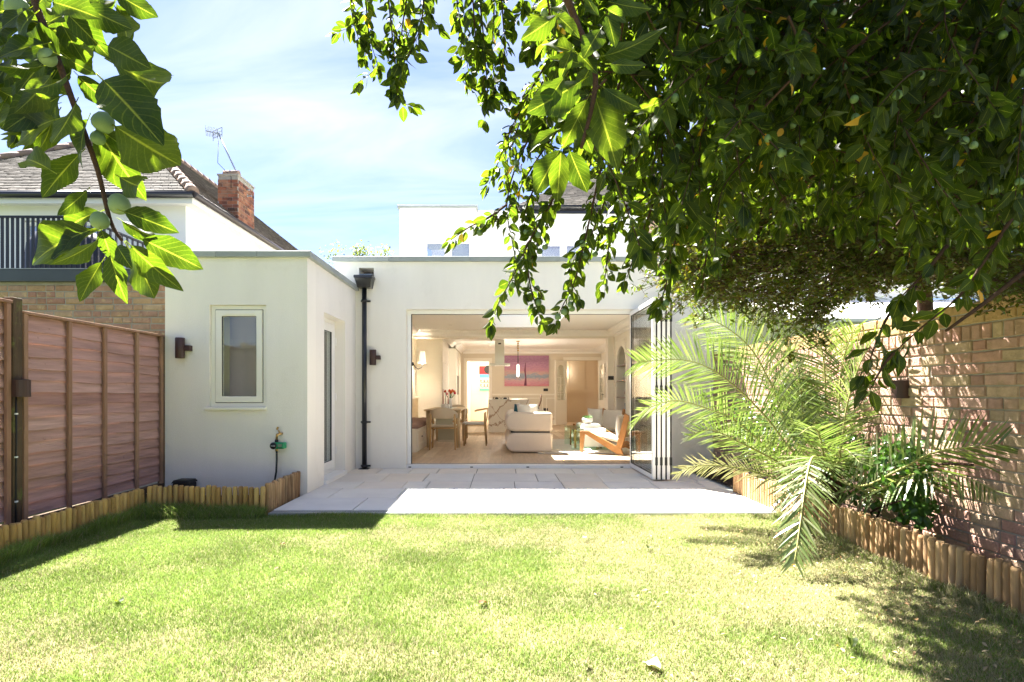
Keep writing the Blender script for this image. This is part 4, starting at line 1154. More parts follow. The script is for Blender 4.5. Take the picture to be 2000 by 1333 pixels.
def french(hx, a, w_, lab):
    """glazed arched leaf hinged at (hx, BW-0.03), opened by angle a (0 = along -X)"""
    MX = Matrix.Translation((hx, BW - 0.035, f0 + 0.01)) @ Matrix.Rotation(a, 4, 'Z')
    zh = 2.10
    t = xf(MB().wall(0, w_, 0, zh, -0.02, 0.02, [(0.09, w_ - 0.09, 0.80, zh - 0.14)]), MX).build('hall_door', JOINERY, rm)
    t['label'] = lab
    xf(MB().box(0.09, w_ - 0.09, -0.004, 0.004, 0.80, zh - 0.14), MX).build('pane', GLASS, t)
    bars = MB()
    for z in (1.05, 1.30, 1.55): bars.box(0.09, w_ - 0.09, -0.012, 0.012, z - 0.008, z + 0.008)
    bars.box(w_ / 2 - 0.008, w_ / 2 + 0.008, -0.0115, 0.0115, 0.80, 1.62)
    xf(bars, MX).build('glazing_bar', JOINERY, t)
    g = MB(); r = w_ / 2 - 0.09; zs_ = zh - 0.14 - r
    for k in range(12):                                     # spandrels that turn the glass into an arch
        a0, a1 = math.pi * k / 12, math.pi * (k + 1) / 12
        p0 = (w_ / 2 - r * math.cos(a0), zs_ + r * math.sin(a0)); p1 = (w_ / 2 - r * math.cos(a1), zs_ + r * math.sin(a1))
        g.hexa([(p0[0], -0.018, p0[1]), (p1[0], -0.018, p1[1]), (p1[0], 0.018, p1[1]), (p0[0], 0.018, p0[1]),
                (p0[0], -0.018, zh - 0.139), (p1[0], -0.018, zh - 0.139), (p1[0], 0.018, zh - 0.139), (p0[0], 0.018, zh - 0.139)])
    xf(g, MX).build('arch', JOINERY, t)
    xf(MB().frame(0.10, w_ - 0.10, 0.12, 0.68, -0.028, -0.0205, 0.03), MX).build('panel_mould', JOINERY, t)
    xf(MB().tube([(w_ - 0.05, -0.02, 0.98), (w_ - 0.05, -0.06, 0.98), (w_ - 0.15, -0.062, 0.98)], 0.009, 8), MX).build('handle', IRON, t)
french(2.12, R(180 + 42), 0.55, 'left of the two open arched glazed hall doors')
french(3.20, R(-80), 0.55, 'right of the two open arched glazed hall doors')

# tall cupboards and kitchen units
def unit(x0, x1, y0, y1, z0, z1, label, fronts=()):
    t = thing('tall_cupboard', label, 'cupboard', ((x0 + x1) / 2, (y0 + y1) / 2, z0))
    MB().box(x0, x1, y0, y1, z0, z1).build('carcass', JOINERY, t)
    for a, b, c, d in fronts: MB().box(x1 + 0.0005, x1 + 0.02, a, b, c, d).build('door', JOINERY, t, bevel=0.002, seg=1)
    return t
unit(-2.098, -1.48, 13.63, 15.3, f0, 2.415, 'floor to ceiling cream cupboard beside the wall lamp',
     [(13.66, 14.45, f0 + 0.1, 1.85), (14.46, 15.27, f0 + 0.1, 1.85), (13.66, 14.45, 1.86, 2.40), (14.46, 15.27, 1.86, 2.40)])
un = unit(-2.098, -1.38, 16.3, 18.498, f0, 2.40, 'tall cream kitchen unit with a dark glass oven', [(16.33, 16.88, f0 + 0.1, 2.36), (17.5, 18.4, f0 + 0.1, 2.36)])
MB().box(-1.3795, -1.355, 16.9, 17.48, 1.05, 1.62).build('oven', SCREEN, un)
cn = thing('kitchen_counter', 'cream base cupboard with worktop in the recess', 'cupboard', (-1.8, 15.8, f0))
MB().box(-2.098, -1.50, 15.302, 16.298, f0, 0.90).build('carcass', JOINERY, cn)
MB().box(-2.098, -1.48, 15.302, 16.298, 0.9005, 0.93).build('worktop', MARBLE, cn)
MB().lathe([(0.05, 0), (0.06, 0.1), (0.05, 0.2), (0.02, 0.26), (0.0, 0.26)], (-1.65, 15.6, 0.9305), 12).build('jar', IRON, cn)

# bench seat with cushion and back panel
bn = thing('storage_bench', 'cream built in bench with panelled front by the left wall', 'bench', (-1.8, 11.5, f0))
MB().box(-2.098, -1.52, 9.9, 13.628, f0, 0.465).build('carcass', JOINERY, bn)
for k in range(4):
    a = 9.98 + k * 0.91
    d = MB().frame(a, a + 0.82, 0.13, 0.42, -1.5195, -1.500, 0.05, 'Y').build('drawer_front', JOINERY, bn)
    MB().lathe([(0.012, 0), (0.016, 0.02), (0.0, 0.022)], (-1.50, a + 0.41, 0.30), 8, axis='X').build('knob', IRON, d)
MB().box(-2.09, -2.055, 9.9, 13.62, 0.466, 0.97).build('back_panel', OAKL, bn)
MB().box(-2.097, -2.04, 9.9, 13.62, 0.971, 1.01).build('cap', JOINERY, bn)
g = MB()
nx, ny = 8, 26
vv = []
for s_ in (0, 1):
    for j in range(ny + 1):
        for i in range(nx + 1):
            x = -2.05 + 0.55 * i / nx; y = 9.93 + 2.4 * j / ny
            e = min(i, nx - i) / nx * 4; e2 = min(j, ny - j) / ny * 14
            puff = 0.055 + 0.045 * min(1, e) ** .5 * min(1, e2) ** .5 + 0.013 * math.sin(i * 2.1 + j) * math.cos(j * 1.9) - (0.03 if (i % 4 == 2 and j % 4 == 2) else 0)
            vv.append((x, y, 0.468 + (puff if s_ else 0)))
nn = (nx + 1) * (ny + 1)
ff = []
for j in range(ny):
    for i in range(nx):
        a = j * (nx + 1) + i
        ff.append((nn + a, nn + a + 1, nn + a + nx + 2, nn + a + nx + 1)); ff.append((a + nx + 1, a + nx + 2, a + 1, a))
rim = [i for i in range(nx + 1)] + [j * (nx + 1) + nx for j in range(1, ny + 1)] + [ny * (nx + 1) + i for i in range(nx - 1, -1, -1)] + [j * (nx + 1) for j in range(ny - 1, 0, -1)]
for k in range(len(rim)):
    a, b = rim[k], rim[(k + 1) % len(rim)]; ff.append((a, b, nn + b, nn + a))
g.add(vv, ff, True)
single('bench_cushion', g, BLUSH, 'dusty pink tufted cushion on the built in bench', 'cushion')
# picture on the left wall
def abstract(name, cols, scale, stretch, streak=None):
    m = bpy.data.materials.new(name)
    t, N, L = nodes_of(m); b = N['Principled BSDF']; b.inputs['Roughness'].default_value = 0.6
    n = noise_sock(t, scale, 8, 0.65, stretch, 'Generated', 0.5)
    L.new(ramp(t, n, cols), b.inputs['Base Color'])
    return m
PICT = abstract('teal_abstract', [(0.25, (0.03, 0.20, 0.22)), (0.45, (0.20, 0.50, 0.50)), (0.55, (0.5, 0.55, 0.42)), (0.62, (0.12, 0.08, 0.03)), (0.75, (0.3, 0.6, 0.6))], 4, (1, 2, 2))
pc = thing('picture', 'teal and brown abstract picture on the left wall', 'picture', (-2.08, 12.2, 1.25))
MB().box(-2.099, -2.07, 11.6, 12.72, 1.25, 2.19).build('canvas', PICT, pc)
# wall lamp with shade
sl = thing('wall_lamp', 'white shaded wall lamp on a black swan arm', 'wall lamp', (-2.09, 13.05, 1.75))
MB().lathe([(0.045, -0.001), (0.045, 0.012), (0.03, 0.03), (0, 0.03)], (-2.10, 13.05, 1.78), 14, axis='X').build('back_plate', IRON, sl)
MB().tube([(-2.075, 13.05, 1.78), (-2.03, 13.05, 1.70), (-1.96, 13.05, 1.66), (-1.88, 13.05, 1.70), (-1.865, 13.05, 1.80)], 0.01, 8).build('arm', IRON, sl)
MB().add(*shade_open((-1.865, 13.05, 1.80))).build('shade', glow('lit_shade', (1.0, 0.86, 0.66), 0.12), sl)
bulb(sl, (-1.865, 13.05, 1.90), 3.5)

# dining table with things on it
tb = thing('dining_table', 'pale oak dining table with round legs', 'table', (-1.12, 11.5, f0))
MB().box(-1.50, -0.78, 10.65, 12.45, 0.755, 0.79).build('table_top', OAKL, tb, bevel=0.012)
for x in (-1.43, -0.85):
    for y in (10.78, 12.3):
        MB().tube([(x, y, f0), (x, y, 0.754)], [0.03, 0.042], 12).build('leg', OAKL, tb)
g = MB().box(-1.25, -0.98, 10.95, 12.2, 0.7905, 0.794)
single('table_runner', g, LINEN, 'white linen runner on the dining table', 'table runner')
cs = thing('candle_holder', 'white cluster candle holder with three slim candles', 'candle holder', (-1.12, 11.05, 0.794))
CAND = [mat('white_candle', (0.75, 0.72, 0.66), 0.5), mat('pink_candle', (0.55, 0.27, 0.23), 0.5)]
g = MB()
for i, (dx_, dy_) in enumerate(((-0.05, 0), (0.0, 0.02), (0.045, -0.01), (0.0, -0.05))): g.lathe([(0.04, 0), (0.045, 0.03), (0.035, 0.07), (0.022, 0.09), (0, 0.09)], (-1.12 + dx_, 11.05 + dy_, 0.794), 12)
g.build('base', WHITEC, cs)
for i, (dx_, dy_, h) in enumerate(((-0.05, 0, 0.30), (0.0, 0.02, 0.24), (0.05, -0.01, 0.27))):
    MB().tube([(-1.12 + dx_, 11.05 + dy_, 0.88), (-1.12 + dx_, 11.05 + dy_, 0.88 + h)], [0.012, 0.008], 8).build('candle', CAND[0 if i == 1 else 1], cs)
vz = thing('tulip_vase', 'glass vase of red and orange tulips on the dining table', 'flowers', (-1.08, 11.5, 0.794))
MB().lathe([(0.045, 0), (0.05, 0.08), (0.035, 0.15), (0.045, 0.2)], (-1.08, 11.5, 0.794), 14).build('vase', WHITEC, vz)
TUL = mat('tulip', (0.6, 0.06, 0.02), 0.6, cols=[(0.65, 0.05, 0.02), (0.75, 0.16, 0.02), (0.55, 0.03, 0.05)])
STEM = mat('tulip_stem', (0.07, 0.16, 0.03), 0.6)
rt = random.Random(3)
for k in range(9):
    a = rt.uniform(0, 6.28); r = rt.uniform(0.02, 0.12)
    e = Vector((-1.08 + r * math.cos(a), 11.5 + r * math.sin(a), 1.05 + rt.uniform(0, 0.08)))
    st = MB().tube([(-1.08, 11.5, 0.95), (-1.08 + r * .4 * math.cos(a), 11.5 + r * .4 * math.sin(a), 1.0), e], 0.005, 5).build('stem', STEM, vz)
    MB().lathe([(0.004, 0), (0.024, 0.015), (0.026, 0.035), (0.014, 0.06), (0, 0.06)], e, 8).build('tulip', TUL, st)

# chairs (local coordinates: front towards -Y, back at +Y)
def chair(name, label, loc, rz, kind):
    t = thing(name, label, 'chair', loc, rz, group='chairs at the dining table', local=True)
    wd = OAK if kind != 'wish' else OAK
    for s_ in (-1, 1):
        MB().tube([(s_ * 0.235, -0.20, 0), (s_ * 0.225, -0.20, 0.45), (s_ * 0.225, -0.19, 0.62 if kind == 'arm' else 0.45)], [0.013, 0.018, 0.014], 8).build('leg', wd, t)
        MB().tube([(s_ * 0.235, 0.24, 0), (s_ * 0.225, 0.21, 0.45), (s_ * 0.22, 0.21, 0.66)], [0.013, 0.019, 0.014], 8).build('leg', wd, t)
        MB().tube([(s_ * 0.228, -0.2, 0.40), (s_ * 0.228, 0.215, 0.40)], 0.012, 6).build('side_rail', wd, t)
        if kind == 'wish': MB().tube([(s_ * 0.232, -0.2, 0.22), (s_ * 0.232, 0.22, 0.22)], 0.01, 6).build('stretcher', wd, t)
    MB().tube([(-0.228, -0.2, 0.40), (0.228, -0.2, 0.40)], 0.012, 6).tube([(-0.228, 0.215, 0.40), (0.228, 0.215, 0.40)], 0.012, 6).build('cross_rail', wd, t)
    MB().box(-0.235, 0.235, -0.235, 0.215, 0.425, 0.462).build('seat', LINEN if kind == 'wish' else BEIGE, t, bevel=0.015)
    if kind == 'wish':
        pts = []
        for k in range(13):
            a = R(-10 + 200 * k / 12); pts.append((0.27 * math.cos(a), 0.05 + 0.22 * math.sin(a), 0.70 + 0.04 * math.sin(a)))
        MB().tube(pts, 0.014, 8).build('top_rail', wd, t)
        MB().tube([(0, 0.225, 0.44), (0, 0.25, 0.55), (-0.05, 0.268, 0.72)], 0.011, 6).tube([(0, 0.225, 0.44), (0, 0.25, 0.55), (0.05, 0.268, 0.72)], 0.011, 6).build('y_splat', wd, t)
    else:
        vv = []; K = 14                                       # wrap round back band
        for k in range(K + 1):
            a = R(-8 + 196 * k / K)
            hgt = 0.085 + 0.12 * max(0, math.sin(a)) ** 1.2
            for q in (0.0, 0.022):
                r = 0.265 - q
                for z in (0.0, 1.0): vv.append((r * math.cos(a), 0.02 + (0.245 - q) * math.sin(a), 0.60 - 0.02 + z * hgt))
        ff = []
        for k in range(K):
            b = k * 4
            ff += [(b, b + 4, b + 5, b + 1), (b + 2, b + 3, b + 7, b + 6), (b + 1, b + 5, b + 7, b + 3), (b, b + 2, b + 6, b + 4)]
        ff += [(0, 1, 3, 2), (K * 4, K * 4 + 2, K * 4 + 3, K * 4 + 1)]
        MB().add(vv, ff, True).build('backrest', BEIGE, t, bevel=0.006)
    return t
# local back is +Y, so the near chair (back to the camera) is turned half round
chair('dining_chair', 'beige backed oak armchair with its back to the garden', (-1.10, 10.52, f0), R(180), 'arm')
chair('dining_chair', 'round backed oak chair with white seat on the right of the table', (-0.56, 11.35, f0), R(-90), 'wish')
chair('dining_chair', 'beige backed chair at the far end of the dining table', (-1.05, 12.75, f0), 0, 'arm')
g = MB()
for i in range(9):
    for z0, z1, y in ((0.467, 0.472, 10.52),): pass
g.box(-1.235, -0.92, 10.36, 10.365, 0.52, 0.66).box(-1.235, -0.92, 10.30, 10.70, 0.5125, 0.518)
for i in range(26): g.box(-1.235 + i * 0.0122, -1.228 + i * 0.0122, 10.728, 10.732, 0.16, 0.20)
g.box(-1.235, -0.92, 10.727, 10.733, 0.20, 0.51)
single('throw_blanket', g, THROW, 'fringed sage throw over the seat of the near dining chair', 'throw')

# kitchen island, hob, hood, pendant
isl = thing('kitchen_island', 'white marble kitchen island with brown veins', 'kitchen island', (0.17, 15.3, f0))
MB().box(-0.37, 0.72, 14.86, 14.90, f0, 0.905).build('end_panel', MARBLE, isl, bevel=0.003)
MB().box(-0.37, 0.72, 14.86, 17.0, 0.9055, 0.93).build('worktop', MARBLE, isl, bevel=0.003)
MB().box(-0.35, 0.40, 14.902, 16.98, f0, 0.905).build('carcass', JOINERY, isl)
hb = thing('gas_hob', 'black gas hob on the marble island', 'hob', (0.0, 15.25, 0.93))
MB().box(-0.27, 0.20, 15.0, 15.55, 0.9305, 0.942).build('plate', SCREEN, hb)
for x in (-0.15, 0.08):
    for y in (15.13, 15.40):
        MB().lathe([(0.05, 0), (0.05, 0.02), (0.02, 0.03), (0, 0.03)], (x, y, 0.9425), 12).build('burner', IRON, hb)
        MB().bar((x - 0.10, y, 0.985), (x + 0.10, y, 0.985), 0.012, 0.012).bar((x, y - 0.1, 0.985), (x, y + 0.1, 0.985), 0.012, 0.0118).box(x - 0.1, x - 0.088, y - 0.006, y + 0.006, 0.942, 0.98).box(x + 0.088, x + 0.1, y - 0.006, y + 0.006, 0.942, 0.98).build('pan_support', IRON, hb)
hd = thing('cooker_hood', 'steel chimney cooker hood above the island', 'cooker hood', (-0.07, 15.3, 1.8))
MB().box(-0.20, 0.055, 15.17, 15.43, 1.90, zc - 0.0005).build('flue', STEEL, hd)
MB().box(-0.36, 0.21, 15.02, 15.58, 1.845, 1.8995).build('canopy', STEEL, hd, bevel=0.004)
MB().box(-0.11, -0.03, 15.164, 15.1695, 2.42, 2.46).build('vent_grille', IRON, hd)
for x in (-0.2, 0.07): MB().lathe([(0.025, 0), (0.02, -0.02), (0, -0.02)], (x, 15.15, 1.8445), 10).build('lamp', WHITEC, hd)
pd = thing('pendant_lamp', 'slim pendant lamp with frosted glass tube on a dark rod', 'pendant lamp', (0.44, 15.6, 1.55))
MB().lathe([(0.05, 0), (0.05, -0.02), (0.012, -0.03)], (0.44, 15.6, zc), 14).build('rose', BRASS, pd)
for k in range(4): MB().lathe([(0.0, 0.03), (0.026, 0.012), (0.026, -0.012), (0, -0.03)], (0.44, 15.6, zc - 0.07 - k * 0.065), 10).build('link', BRASS, pd)
MB().tube([(0.44, 15.6, zc - 0.03), (0.44, 15.6, 1.90)], 0.010, 8).build('rod', IRON, pd)
MB().lathe([(0.02, 0.33), (0.036, 0.31), (0.036, 0.02), (0.02, 0.0)], (0.44, 15.6, 1.57), 14).build('glass_tube', glow('lit_glass_tube', (1.0, 0.88, 0.70), 0.35), pd)
bulb(pd, (0.44, 15.6, 1.52), 10)
# bar stool behind the island
bs = thing('bar_stool', 'brown curved wooden stool at the right side of the island', 'stool', (0.95, 15.2, f0))
pts = [(0.72, 0.0), (0.95, -0.02), (1.03, 0.06), (1.07, 0.22), (1.10, 0.36)]
for y in (15.05, 15.33):
    MB().tube([(0.66, y, 0.72), (0.90, y, 0.70), (1.0, y, 0.75), (1.05, y, 0.90), (1.055, y, 1.06)], 0.016, 8).build('side_frame', WALNUT, bs)
g = MB()
for a, b in (((0.66, 0.73), (0.90, 0.71)), ((0.90, 0.71), (1.0, 0.76)), ((1.0, 0.76), (1.05, 0.91)), ((1.05, 0.91), (1.055, 1.05))):
    g.hexa([(a[0], 15.06, a[1]), (b[0], 15.06, b[1]), (b[0], 15.32, b[1]), (a[0], 15.32, a[1]), (a[0] - 0.006, 15.06, a[1] + 0.014), (b[0] - 0.01, 15.06, b[1] + 0.014), (b[0] - 0.01, 15.32, b[1] + 0.014), (a[0] - 0.006, 15.32, a[1] + 0.014)])
g.build('seat', WALNUT, bs)
for x in (0.70, 0.98):
    for y in (15.06, 15.32): MB().tube([(x + (0.04 if x > 0.8 else -0.04), y, f0), (x, y, 0.71)], [0.012, 0.016], 8).build('leg', IRON, bs)

# paintings
def sunset():
    m = bpy.data.materials.new('pink_landscape')
    t, N, L = nodes_of(m); b = N['Principled BSDF']; b.inputs['Roughness'].default_value = 0.6
    tc_ = N.new('ShaderNodeTexCoord'); sp = N.new('ShaderNodeSeparateXYZ'); L.new(tc_.outputs['Generated'], sp.inputs[0])
    n = noise_sock(t, 5, 10, 0.78, (1.0, 1, 2.6), 'Generated', 0.8)
    k = N.new('ShaderNodeMath'); k.operation = 'MULTIPLY_ADD'; k.inputs[1].default_value = 0.62; L.new(n, k.inputs[0])
    k0 = N.new('ShaderNodeMath'); k0.operation = 'SUBTRACT'; k0.inputs[1].default_value = 0.31; L.new(sp.outputs['Z'], k0.inputs[0]); L.new(k0.outputs[0], k.inputs[2])
    c = ramp(t, k.outputs[0], [(0.0, (0.60, 0.16, 0.20)), (0.12, (0.56, 0.26, 0.32)), (0.22, (0.56, 0.38, 0.34)), (0.29, (0.10, 0.32, 0.40)), (0.38, (0.18, 0.36, 0.46)), (0.43, (0.58, 0.40, 0.30)), (0.52, (0.54, 0.24, 0.32)), (0.66, (0.42, 0.20, 0.34)), (0.85, (0.22, 0.10, 0.22)), (1.0, (0.32, 0.14, 0.28))])
    n2 = noise_sock(t, 24, 6, 0.75, (1, 1, 2.6), 'Generated')
    c = mixc_(t, 0.35, c, ramp(t, n2, [(0.3, (0.28, 0.12, 0.24)), (0.5, (0.55, 0.27, 0.34)), (0.7, (0.70, 0.55, 0.38))]))
    L.new(c, b.inputs['Base Color'])
    return m
pt_ = thing('picture', 'large pink and teal landscape canvas on the back wall', 'picture', (0.8, BW - 0.02, 1.32))
MB().box(0.07, 1.54, BW - 0.045, BW - 0.001, 1.32, 2.335).build('canvas', sunset(), pt_)
cx = 0.07 + 1.47 * 0.47
MB().tube([(cx, BW - 0.043, 1.34), (cx + 0.015, BW - 0.043, 1.6), (cx - 0.01, BW - 0.043, 1.85), (cx + 0.01, BW - 0.043, 2.1)], [0.05, 0.022, 0.03, 0.008], 6).build('painted_tree', mat('plum_paint', (0.22, 0.07, 0.12), 0.7), pt_)
p2 = thing('picture', 'red, blue and white canvas with black loops seen through the doorway', 'picture', (-0.58, 20.95, 1.2))
hx0, hx1, hz0, hz1 = -0.86, -0.28, 1.17, 2.10
def flat(a, b, c, d, m, nm, y=20.95): MB().box(a, b, y, y + 0.004, c, d).build(nm, m, p2)
MB().box(hx0, hx1, 20.955, 20.9995, hz0, hz1).build('canvas', mat('canvas_white', (0.72, 0.70, 0.62), 0.7), p2)
flat(hx0, hx1, hz1 - 0.30, hz1, mat('paint_red', (0.55, 0.02, 0.03), 0.6), 'red_field')
flat(hx0, hx1, hz1 - 0.44, hz1 - 0.301, mat('paint_blue', (0.10, 0.33, 0.60), 0.6), 'blue_band')
flat(hx0, hx1, hz0, hz0 + 0.09, mat('paint_green', (0.12, 0.50, 0.36), 0.6), 'green_band')
MB().lathe([(0.16, 0), (0.16, -0.005)], (hx0 + 0.33, 20.949, hz1 - 0.13), 18, axis='Y').build('black_disc', IRON, p2)
for z in (1.37, 1.53):
    pts = []
    for k in range(60):
        a = k / 60 * 2 * math.pi * 4; pts.append((hx0 + 0.03 + 0.5 * k / 60 + 0.045 * math.cos(a), 20.948, z + 0.055 * math.sin(a)))
    MB().tube(pts, 0.010, 5).build('black_loops', IRON, p2)

# sofa of stacked rounded blocks, end towards the garden, facing right
sf = thing('sofa', 'plump blush sofa of stacked rounded blocks seen from its end', 'sofa', (0.48, 10.9, f0))
def blob(x0, x1, y0, y1, z0, z1, name, r):
    return MB().box(x0, x1, y0, y1, z0, z1).build(name, BOUCLE, sf, bevel=r, seg=6)
def smooth_(o):
    o.data.polygons.foreach_set('use_smooth', [True] * len(o.data.polygons)); return o
sx0, sx1, sy0, sy1 = 0.055, 0.885, 9.80, 12.0
def stadium(name, y0, y1, z0, z1, x0=sx0, x1=sx1):
    g = MB(); n = 10; rl, rr_ = min(0.17, (z1 - z0) / 2), 0.055
    pts = []
    for k in range(n + 1):
        a = math.pi / 2 + math.pi * k / n; pts.append((x0 + rl + rl * math.cos(a) * 1.0, (z0 + z1) / 2 + (z1 - z0) / 2 * math.sin(a)))
    for cx_, cz_, a0 in ((x1 - rr_, z0 + rr_, -90), (x1 - rr_, z1 - rr_, 0)):
        for k in range(6):
            a = R(a0 + 90 * k / 5); pts.append((cx_ + rr_ * math.cos(a), cz_ + rr_ * math.sin(a)))
    return smooth_(g.prism(pts, 'Y', y0, y1).build(name, BOUCLE, sf, bevel=0.05, seg=5))
stadium('base', sy0, sy1, f0 + 0.01, 0.405)
stadium('armrest', sy0 + 0.005, sy0 + 0.32, 0.425, 0.76)
stadium('armrest', sy1 - 0.32, sy1 - 0.005, 0.425, 0.76)
smooth_(MB().box(sx0, sx0 + 0.30, sy0 + 0.30, sy1 - 0.30, 0.425, 0.755).build('backrest', BOUCLE, sf, bevel=0.12, seg=6))
smooth_(MB().box(sx0 + 0.28, sx1 - 0.02, sy0 + 0.325, sy1 - 0.325, 0.4055, 0.50).build('seat_cushion', BOUCLE, sf, bevel=0.04, seg=4))
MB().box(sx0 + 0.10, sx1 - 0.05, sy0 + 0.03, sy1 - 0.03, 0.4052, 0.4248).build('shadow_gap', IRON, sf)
def cushion(name, c, w_, h_, d_, rot, m, label):
    n = 8; g = MB(); vv = []; ff = []
    for s_ in (1, -1):
        for j in range(n + 1):
            for i in range(n + 1):
                u, v = i / n * 2 - 1, j / n * 2 - 1
                e = max(0, (1 - u * u)) ** .5 * max(0, (1 - v * v)) ** .5
                pin = 1 - 0.10 * (1 - abs(u * v))
                vv.append((u * w_ / 2 * (1 - 0.07 * (1 - v * v)) , s_ * d_ / 2 * e, v * h_ / 2 * (1 - 0.07 * (1 - u * u))))
    nn_ = (n + 1) ** 2
    for s_ in (0, 1):
        for j in range(n):
            for i in range(n):
                a = s_ * nn_ + j * (n + 1) + i; q = (a, a + 1, a + n + 2, a + n + 1); ff.append(q if s_ else q[::-1])
    o = MB().add(vv, ff, True).build(name, m, None, weld=True)
    o.location = c; o.rotation_euler = rot
    return setp(o, label, 'cushion')
cushion('cushion', (0.48, 10.33, 0.70), 0.42, 0.42, 0.15, (R(-16), 0, R(12)), LINEN, 'white cushion leaning on the near arm of the sofa')
cushion('cushion', (0.40, 10.55, 0.68), 0.42, 0.40, 0.15, (R(-20), R(8), R(-10)), TEALC, 'teal and white cushion on the sofa, mostly hidden')
cushion('cushion', (0.33, 11.3, 0.70), 0.42, 0.42, 0.15, (R(-5), 0, R(80)), LINEN, 'white cushion against the back of the sofa')

# rug, coffee table, things on it
g = MB().box(0.62, 2.35, 9.65, 12.6, f0 + 0.0008, f0 + 0.014)
single('rug', g, RUG, 'ivory wool rug under the glass coffee table', 'rug', bevel=0.004, seg=1)
ct = thing('coffee_table', 'waterfall glass coffee table on the ivory rug', 'coffee table', (1.63, 10.75, f0 + 0.014))
tx0, tx1, ty0, ty1, tz = 1.27, 1.95, 10.25, 11.4, 0.44
MB().box(tx0, tx1, ty0, ty1, tz - 0.015, tz).build('glass_top', GLASSG, ct)
for y in (ty0, ty1 - 0.015): MB().box(tx0, tx1, y, y + 0.015, f0 + 0.0145, tz - 0.0155).build('glass_side', GLASSG, ct)
MB().box(tx0 + 0.05, tx1 - 0.05, ty0 + 0.2, ty1 - 0.2, 0.20, 0.212).build('glass_shelf', GLASSG, ct)
for x in (tx0 + 0.1, tx1 - 0.1):
    for y in (ty0 + 0.22, ty1 - 0.22): MB().tube([(x, y, f0 + 0.0145), (x, y, tz - 0.016)], 0.018, 10).build('brass_leg', BRASS, ct)
g = MB().box(1.50, 1.90, 10.22, 11.0, tz + 0.0005, tz + 0.004).box(1.50, 1.90, 10.215, 10.2195, 0.12, tz + 0.004)
single('table_throw', g, LINEN, 'cream cloth hanging over the front of the glass table', 'cloth')
BOOKS = [mat('book_a', (0.60, 0.57, 0.52), 0.7), mat('book_b', (0.22, 0.23, 0.24), 0.6), mat('book_c', (0.45, 0.40, 0.34), 0.7)]
z = tz + 0.0045
for i, (h, wd_) in enumerate(((0.03, 0.36), (0.022, 0.33), (0.02, 0.28))):
    b_ = thing('book', ('lowest grey book', 'dark middle book', 'topmost cream book')[i] + ' of the stack on the glass table', 'book', (1.68, 10.6, z), R(4 * i), group='books on the coffee table', local=True)
    MB().box(-wd_ / 2 + 0.004, wd_ / 2 - 0.004, -0.12, 0.12, 0.003, h - 0.003).build('pages', WHITEC, b_)
    MB().box(-wd_ / 2, wd_ / 2, -0.125, 0.125, 0, 0.0029).box(-wd_ / 2, wd_ / 2, -0.125, 0.125, h - 0.0029, h).build('cover', BOOKS[(1, 2, 0)[i] if i else 0], b_)
    z += h + 0.0005
SUCC = mat('succulent_green', (0.10, 0.20, 0.05), 0.6, cols=[(0.09, 0.18, 0.05), (0.14, 0.26, 0.07)])
po = thing('potted_plant', 'small green plant in a round white bowl on the coffee table', 'plant', (1.62, 10.75, z))
MB().lathe([(0.04, 0), (0.09, 0.03), (0.105, 0.08), (0.095, 0.11), (0.085, 0.10), (0.0, 0.09)], (1.62, 10.62, z), 18).build('bowl', WHITEC, po)
g = MB()
for k in range(42):
    a = k * 2.4; r = 0.012 * math.sqrt(k) ; c = Vector((1.62 + r * math.cos(a), 10.62 + r * math.sin(a), z + 0.095))
    d_ = Vector((math.cos(a) * (0.2 + r * 8), math.sin(a) * (0.2 + r * 8), 1.0)).normalized() * 0.075
    s_ = d_.cross(Vector((0, 0, 1)));  s_ = s_.normalized() * 0.014
    g.add([c, c + d_ * .5 + s_, c + d_, c + d_ * .5 - s_], [(0, 1, 2, 3)])
g.build('leaves', SUCC, po)
MB_ = MB().lathe([(0.0, 0), (0.06, 0.01), (0.075, 0.05), (0.05, 0.085), (0, 0.09)], (1.50, 10.85, tz + 0.0045), 10)
single('table_ornament', MB_, mat('sage_stone', (0.45, 0.45, 0.36), 0.8), 'pale rounded stone ornament beside the books', 'ornament')

# lounge chairs: slanted timber side frames, low seat (local: faces -X)
def lounge(label, loc, rz, woven):
    t = thing('lounge_chair', label, 'armchair', loc, rz, group='low timber lounge chairs', local=True)
    for y in (-0.33, 0.33):
        def slab(pts, nm): MB().prism(pts, 'Y', y - 0.022, y + 0.022).build(nm, TEAKF, t, bevel=0.004)
        slab([(-0.47, 0.0), (-0.42, 0.0), (-0.385, 0.33), (-0.47, 0.37)], 'front_leg')
        slab([(-0.468, 0.372), (-0.384, 0.331), (0.24, -0.0), (0.34, 0.0), (0.30, 0.10), (-0.30, 0.375)], 'side_rail')
        slab([(0.215, 0.135), (0.305, 0.101), (0.37, 0.30), (0.44, 0.66), (0.365, 0.70)], 'back_post')
    MB().tube([(-0.43, -0.31, 0.30), (-0.43, 0.31, 0.30)], 0.018, 8).tube([(0.27, -0.31, 0.12), (0.27, 0.31, 0.12)], 0.018, 8).build('cross_bar', TEAKF, t)
    MB().hexa([(-0.44, -0.305, 0.30), (0.24, -0.305, 0.20), (0.24, 0.305, 0.20), (-0.44, 0.305, 0.30), (-0.44, -0.305, 0.345), (0.24, -0.305, 0.255), (0.24, 0.305, 0.255), (-0.44, 0.305, 0.345)]).build('seat', LINEN, t, bevel=0.012)
    MB().hexa([(0.26, -0.305, 0.28), (0.30, -0.305, 0.28), (0.30, 0.305, 0.28), (0.26, 0.305, 0.28), (0.36, -0.305, 0.66), (0.395, -0.305, 0.66), (0.395, 0.305, 0.66), (0.36, 0.305, 0.66)]).build('backrest', RATTAN if woven else LINEN, t, bevel=0.008)
    return t
